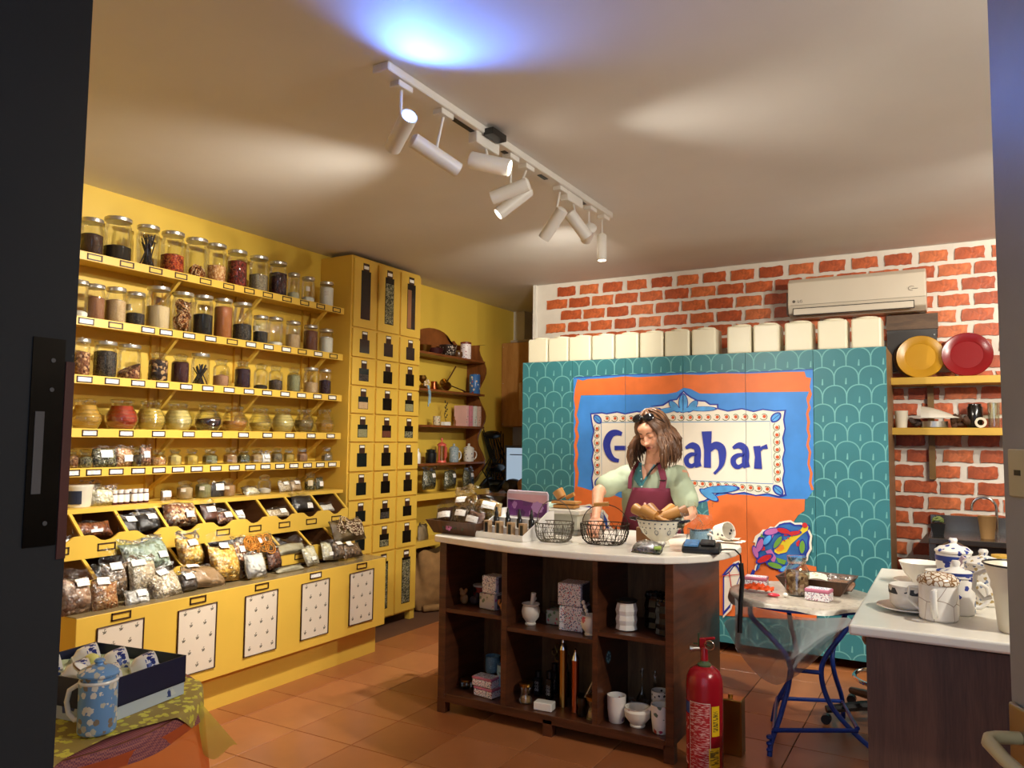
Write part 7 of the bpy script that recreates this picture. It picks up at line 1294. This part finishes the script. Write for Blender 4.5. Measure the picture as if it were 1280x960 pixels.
# ================================================================ right counter
O=(.4,3.35,0); rc=thing('right_counter','brown wood counter with white stone top at the right carrying mugs and cups','counter',O)
M(O).box(-.305,1.25,2.70,3.98,.888,.922).build('worktop',STONE,rc,bev=.008,seg=3)
M(O).box(-.262,1.2,2.78,3.94,0,.868).build('body',wood('counter_veneer','4A3226','6A4A38',(9,9,.7),.4,.2),rc); M(O).box(-.255,1.19,2.79,3.93,.868,.888).build('shadow_gap',paint('gap_dark','1d120c',.6),rc)
CT=.9225
def cupsau(label,loc,r,h,mat,hand,band=None,dark=True):
    o=thing('cup_and_saucer',label,'cup',loc); M().lathe([(r*.7,0),(r*1.1,.006),(r*1.62,.016),(r*1.6,.019),(r*1.0,.009),(.001,.006)],seg=44).build('saucer',WHITE,o,smooth=True); return o
o=cupsau('white cup on saucer with dark letters around the rim, at left front of right counter',(-.145,3.02,CT),.064,.07,WHITE,0)
M().lathe([(.045,.01),(.052,.016),(.062,.03),(.064,.09),(.061,.09),(.058,.03),(.001,.018)],seg=40,cap=(1,0)).build('cup',WHITE,o,smooth=True)
M().lathe([(.0646,.062),(.0648,.082)],seg=40,cap=(0,0)).build('lettering_band',printed('band_print','EDE9E0','3a3f44',30,0,.52),o,smooth=True); M().tube([(.06,-.02,.075),(.09,-.03,.07),(.085,-.03,.035),(.058,-.02,.03)],.006,8).build('handle',WHITE,o,smooth=True)
o=cupsau('plain white teacup on saucer farther back at left of right counter',(-.13,3.6,CT),.062,.07,WHITE,0)
M().lathe([(.03,.01),(.035,.02),(.06,.045),(.076,.085),(.08,.092),(.072,.085),(.055,.045),(.001,.02)],seg=40,cap=(1,0)).build('cup',WHITE,o,smooth=True); M().tube([(.07,-.02,.08),(.1,-.03,.075),(.095,-.03,.045),(.055,-.02,.04)],.005,8).build('handle',WHITE,o,smooth=True)
MAR=N('marble_mug',.15); vv=MAR.n('TexVoronoi',feature='DISTANCE_TO_EDGE',Scale=14.0,Vector=MAR.co()); MAR.col(MAR.ramp(vv.outputs['Distance'],[(.0,srgb('8a6a50')),(.02,srgb('EDE7DE'))]))
MD=N('mosaic_lid',.25); v2=MD.n('TexVoronoi',feature='DISTANCE_TO_EDGE',Scale=60.0,Vector=MD.co()); MD.col(MD.ramp(v2.outputs['Distance'],[(.0,srgb('5a4a3a')),(.06,srgb('A8743C')),(.12,srgb('E6DCCB'))]))
o=thing('lidded_mug','white cracked pattern mug with domed brown mosaic lid, nearest on right counter','mug',(-.055,2.93,CT)); M().lathe([(.052,0),(.058,.006),(.06,.05),(.058,.115),(.001,.116)],seg=40).build('cup',MAR.m,o,smooth=True); M().lathe([(.06,.116),(.063,.122),(.06,.135),(.045,.148),(.02,.154),(.001,.155)],seg=40).build('lid',MD.m,o,smooth=True); M().tube([(-.01,-.055,.1),(-.012,-.085,.1),(-.012,-.09,.06),(-.01,-.07,.02),(-.008,-.055,.02)],[.009,.01,.01,.009,.007],12).build('handle',WHITE,o,smooth=True)
M().tube([(-.055,.0,.1),(-.085,.0,.098),(-.09,.0,.06),(-.06,.0,.03)],.005,8).build('side_handle',WHITE,o,smooth=True)
BF=floral('blue_flower_mug','EDE9E2',['2a3f9a','EDE9E2','4a5a70','EDE9E2','23348a'],38,.42); BF2=floral('grey_flower_mug','E8E4DC',['7a8aa8','E8E4DC','b09860','E8E4DC','50608a'],60,.42)
o=mug('tall white lidded mug with dark blue roses, behind the cracked pattern mug',(-.003,3.07,CT),BF,.112,.122,True,hand=10); M().lathe([(.0595,.132),(.0597,.142)],seg=30,cap=(0,0)).build('blue_band',paint('band_blue','2a3f8a',.3),o,smooth=True)
o=mug('white lidded mug with blue band and brown wicker handle, farther back on right counter',(-.01,3.52,CT),BF,.125,.15,True,hand=None); M().tube([(-.05+.1*f,0,.16+.03*math.sin(PI*f)) for f in (0,.2,.4,.6,.8,1)],.005,8).build('wicker_handle',paint('wicker','6a4a2a',.6,.3,60),o,smooth=True); M().lathe([(.0645,.12),(.0645,.14)],seg=30,cap=(0,0)).build('blue_band',paint('band_blue','2a3f8a',.3),o,smooth=True)
mug('white lidded mug with fine grey flowers beside the enamel pitcher',(.085,3.3,CT),BF2,.125,.14,True,hand=None)
o=mug('small white mug with lilac striped spoon between the lidded mugs',(-.06,3.42,CT),WHITE,.1,.09,False,hand=None); M().tube([(.02,0,.05),(.05,-.02,.1),(.085,-.03,.15)],[.006,.009,.011],10).build('spoon_handle',paint('lilac','b09aa8',.4,.2,40),o,smooth=True)
o=thing('enamel_pitcher','large cream enamel pitcher with dark rim and small dark flowers beside the door leaf','pitcher',(.17,2.87,CT)); M().lathe([(.06,0),(.063,.004),(.075,.12),(.082,.135),(.08,.15),(.098,.2),(.1,.205),(.094,.2),(.076,.15),(.06,.01),(.001,.008)],seg=44,cap=(1,0)).build('pitcher_body',floral('pitcher_print','E6DEC8',['E6DEC8','E6DEC8','3a4250','E6DEC8'],17,.2,seed=3),o,smooth=True); M().tube([(.1*math.cos(t),.1*math.sin(t),.206) for t in [2*PI*i/40 for i in range(40)]],.003,6,True).build('dark_rim',paint('enamel_black','1a1a22',.25),o,smooth=True); M().lathe([(.0605,.03),(.0635,.033)],seg=40,cap=(0,0)).build('dark_line',paint('enamel_black','1a1a22',.25),o,smooth=True)
M().tube([(-.09,0,.18),(-.12,.0,.165),(-.125,0,.12),(-.1,0,.09),(-.078,0,.1)],.007,10).build('handle',paint('cream_enamel','E2DBC8',.25,.02),o,smooth=True)
o=simple('small_canister','small yellow and red canister at the back of right counter','canister',(.17,3.75,CT),[(.045,0),(.045,.11)],floral('red_can2','C8502A',['d8b03a','a83020','e8c860'],40,.4)); M().lathe([(.046,.11),(.047,.125),(.001,.126)],seg=24).build('lid',paint('gold_lid','c8a040',.3),o,smooth=True)
# ================================================================ near left table
CX,CY,TZ=-2.3,1.25,.73
O=(CX,CY,0); nt=thing('round_side_table','small round table beside the doorway under draped orange and mauve cloths','table',O)
M(O).lathe([(.455,TZ-.03),(.46,TZ-.008)],c=(CX,CY,0),seg=48).build('tabletop',WOODM,nt)
for q in range(3): a=R_(20+120*q); M(O).tube([(CX+.1*math.cos(a),CY+.1*math.sin(a),TZ-.03),(CX+.14*math.cos(a),CY+.14*math.sin(a),.35),(CX+.33*math.cos(a),CY+.33*math.sin(a),0.015)],.018,8).build('leg',BI,nt,smooth=True)
NET=N('mauve_net',.7); w1=NET.n('TexChecker',Scale=220.0,Vector=NET.co((1,1,1),(0,0,.78))); NET.t.links.new(NET.mix(w1.outputs['Fac'],srgb('6A3040'),srgb('9A5A50')),NET.b.inputs['Base Color'])
m=M((CX,CY,TZ))
def nf(u,v):
    a=2*PI*u; f=max(0,(v-.75)/.25); rr=.463*min(1,v/.75)+.012*f+.006*math.sin(11*a)*f; return (CX+rr*math.cos(a),CY+rr*math.sin(a),TZ-.005-f*.055)
m.grid(nf,80,14,True)
o=m.build('net_cloth',NET.m,None,smooth=2); tag(o,'mauve brown net cloth covering the edge of the near round table','tablecloth',loc=(CX,CY,TZ))
TUL=film('orange_tulle',(1,.62,.38),.6,.5,5,.38)
def drape(a0,a1,zb,amp,ph,name,lab,mat,r0=.47,flare_=.10):
    m=M((CX,CY,TZ)); 
    m.grid(lambda u,v:((CX+(r0+flare_*v+amp*v*math.sin(26*u+ph))*math.cos(R_(a0+(a1-a0)*u))),(CY+(r0+flare_*v+amp*v*math.sin(26*u+ph))*math.sin(R_(a0+(a1-a0)*u))),TZ-.03-(TZ-zb)*v*(1+.04*math.sin(9*u))),90,14)
    o=m.build(name,mat,None,smooth=2); tag(o,lab,'fabric',loc=(CX,CY,TZ)); return o
TM=N('orange_tulle_mat',.8); tnt=TM.t; tp=TM.n('BsdfTransparent'); td=TM.n('BsdfTranslucent'); td.inputs[0].default_value=srgb('F07A35'); dd=TM.n('BsdfDiffuse'); dd.inputs[0].default_value=srgb('EE7A3A')
m1=TM.n('MixShader'); m1.inputs[0].default_value=.5; tnt.links.new(td.outputs[0],m1.inputs[1]); tnt.links.new(dd.outputs[0],m1.inputs[2]); m2=TM.n('MixShader'); m2.inputs[0].default_value=.62; tnt.links.new(tp.outputs[0],m2.inputs[1]); tnt.links.new(m1.outputs[0],m2.inputs[2]); tnt.links.new(m2.outputs[0],tnt.nodes['Material Output'].inputs[0])
drape(-100,75,.04,.018,0,'tulle_drape','sheer bright orange tulle hanging around the near round table',TM.m)
# yellow cloth
YG=floral('yellow_leaf_cloth','A08A44',['DAD04E','CCC448','DAD04E'],42,.46,.7)
m=M((CX,CY,TZ)); yc=[(-2.62,1.08),(-2.0,.9),(-1.86,1.12),(-1.9,1.3),(-1.9,1.44),(-1.925,1.56),(-2.1,1.66),(-2.5,1.7)]
def ycf(u,v):
    x=-2.66+.80*u+.02*math.sin(9*v)*u; y=.86+.80*v; 
    d=math.hypot(x-CX,y-CY); z=TZ+.002+.002*math.sin(20*u)*math.sin(17*v)
    if d>.47: k=.47/d; ex=d-.47; x=CX+(x-CX)*k*(1+.15*ex); y=CY+(y-CY)*k*(1+.15*ex); z-=ex*1.0
    return (x,y,z)
m.grid(ycf,44,44); o=m.build('leafy_cloth',YG,None,smooth=2); tag(o,'yellow green leaf patterned cloth lying on the near round table','tablecloth',loc=(CX,CY,TZ))
m=M((-1.9,1.52,TZ)); m.grid(lambda u,v:(-1.935+.075*u*v+.02*v,1.50+.06*u+.05*v,TZ-.02-.13*v-.02*math.sin(5*u)*v),10,10); yt=N('sheer_yellow',.8); tp=yt.n('BsdfTransparent'); dd=yt.n('BsdfDiffuse'); dd.inputs[0].default_value=srgb('C8B848'); m2=yt.n('MixShader'); m2.inputs[0].default_value=.6; yt.t.links.new(tp.outputs[0],m2.inputs[1]); yt.t.links.new(dd.outputs[0],m2.inputs[2]); yt.t.links.new(m2.outputs[0],yt.t.nodes['Material Output'].inputs[0])
o=m.build('cloth_corner',yt.m,None,smooth=2); tag(o,'sheer yellow cloth corner hanging off far edge of the near round table','fabric',loc=(-1.9,1.52,TZ))
# gift box
BX=(-2.16,1.375,TZ+.005); br=R_(8.5); bx=thing('gift_box','open navy blue gift box of blue and white cups on the near round table','box',BX,br); NV=paint('navy_card','151B38',.45,.1)
m=M(); w_,d_,z0,z1,t=.185,.145,.035,.112,.004
m.box(-w_,w_,-d_,-d_+t,z0,z1).box(-w_,w_,d_-t,d_,z0,z1).box(-w_,-w_+t,-d_,d_,z0,z1).box(w_-t,w_,-d_,d_,z0,z1); m.box(-w_,w_,-d_,d_,z0,z0+.004); m.build('box_tray',NV,bx)
M().box(-w_+.002,w_-.002,-d_+.002,d_-.002,0,z0).build('box_sleeve',floral('sleeve_print','B8C4CC',['8fa6b4','2a3f7a','c8d0d0','B8C4CC'],26,.4),bx)
M().grid(lambda u,v:(-w_+.006+(2*w_-.012)*u,-d_+.006+(2*d_-.012)*v,.082+.008*math.sin(17*u+4*v)*math.sin(13*v)),40,30).build('satin_lining',paint('satin_green','C8D0A0',.35,.08,9),bx,smooth=2)
CB_=floral('willow_print','EDEAE4',['2a3f8a','6a7ab8','3a52a0','22307a'],90,.6)
for i in range(3):
    for j in range(2):
        x=-.115+.115*i; y=-.065+.125*j; P_=Matrix.Rotation(br,4,'Z')@Vector((x,y,.088))+Vector(BX)
        o=thing('tea_cup','blue white tea cup in the navy box, %s from left, %s row'%(ORD[i],('near','far')[j]),'cup',P_,br+1.05,group='cups in the navy box',ry=R_(80))
        M().lathe([(.02,-.04),(.022,-.034),(.036,-.022),(.04,-.005),(.041,.03),(.038,.03),(.036,-.008),(.001,-.025)],seg=28,cap=(1,0)).build('cup_body',WHITE,o,smooth=True); M().lathe([(.0405,-.002),(.0426,.025)],seg=28,cap=(0,0)).build('willow_band',CB_,o,smooth=True)
for (x,y) in ((-.15,.08),(-.06,.03),(.03,-.02),(.12,.06)): M().ell((x,y,.1),(.03,.022,.016),rot=(0,.2,x*9),seg=14).build('yellow_satin',paint('satin_yellow','D2D078',.35),bx,smooth=True)
BLF=floral('sky_flower','6E9CCB',['E6E2D4','C8C4B0','8a7a64','E6E2D4','6E9CCB'],60,.52)
o=mug('light blue lidded mug with cream blossoms in front of the navy gift box',(-1.935,1.235,TZ+.006),BLF,.092,.13,False,hand=None)
M().tube([(c*.046*q,s*.046*q,z*.13) for q,z in ((.95,.84),(1.25,.88),(1.7,.78),(1.85,.55),(1.7,.32),(1.3,.2),(.96,.24)) for c,s in ((math.cos(R_(205)),math.sin(R_(205))),)],.0065,12).build('handle',WHITE,o,smooth=True)
M().lathe([(.0465,.126),(.048,.13),(.046,.134),(.042,.134)],seg=36,cap=(0,0)).build('white_lip',WHITE,o,smooth=True)
M().lathe([(.041,.134),(.041,.142),(.05,.145),(.051,.15),(.044,.158),(.028,.166),(.012,.17),(.010,.174),(.014,.179),(.010,.184),(.001,.185)],seg=36).build('lid',BLF,o,smooth=True)
o=thing('mug_lid','upturned lid with brown rim leaning in the navy box behind the blue mug','lid',(-2.03,1.27,TZ+.125),0,rx=-.5,ry=.3); M().lathe([(.05,0),(.053,.004),(.05,.008),(.03,-.008),(.001,-.012)],seg=36,cap=(0,0)).build('lid_disc',WHITE,o,smooth=True); M().tube([(.052*math.cos(t),.052*math.sin(t),.006) for t in [2*PI*i/36 for i in range(36)]],.0022,6,True).build('brown_rim',paint('brown_rim','6a4a38',.4),o,smooth=True)
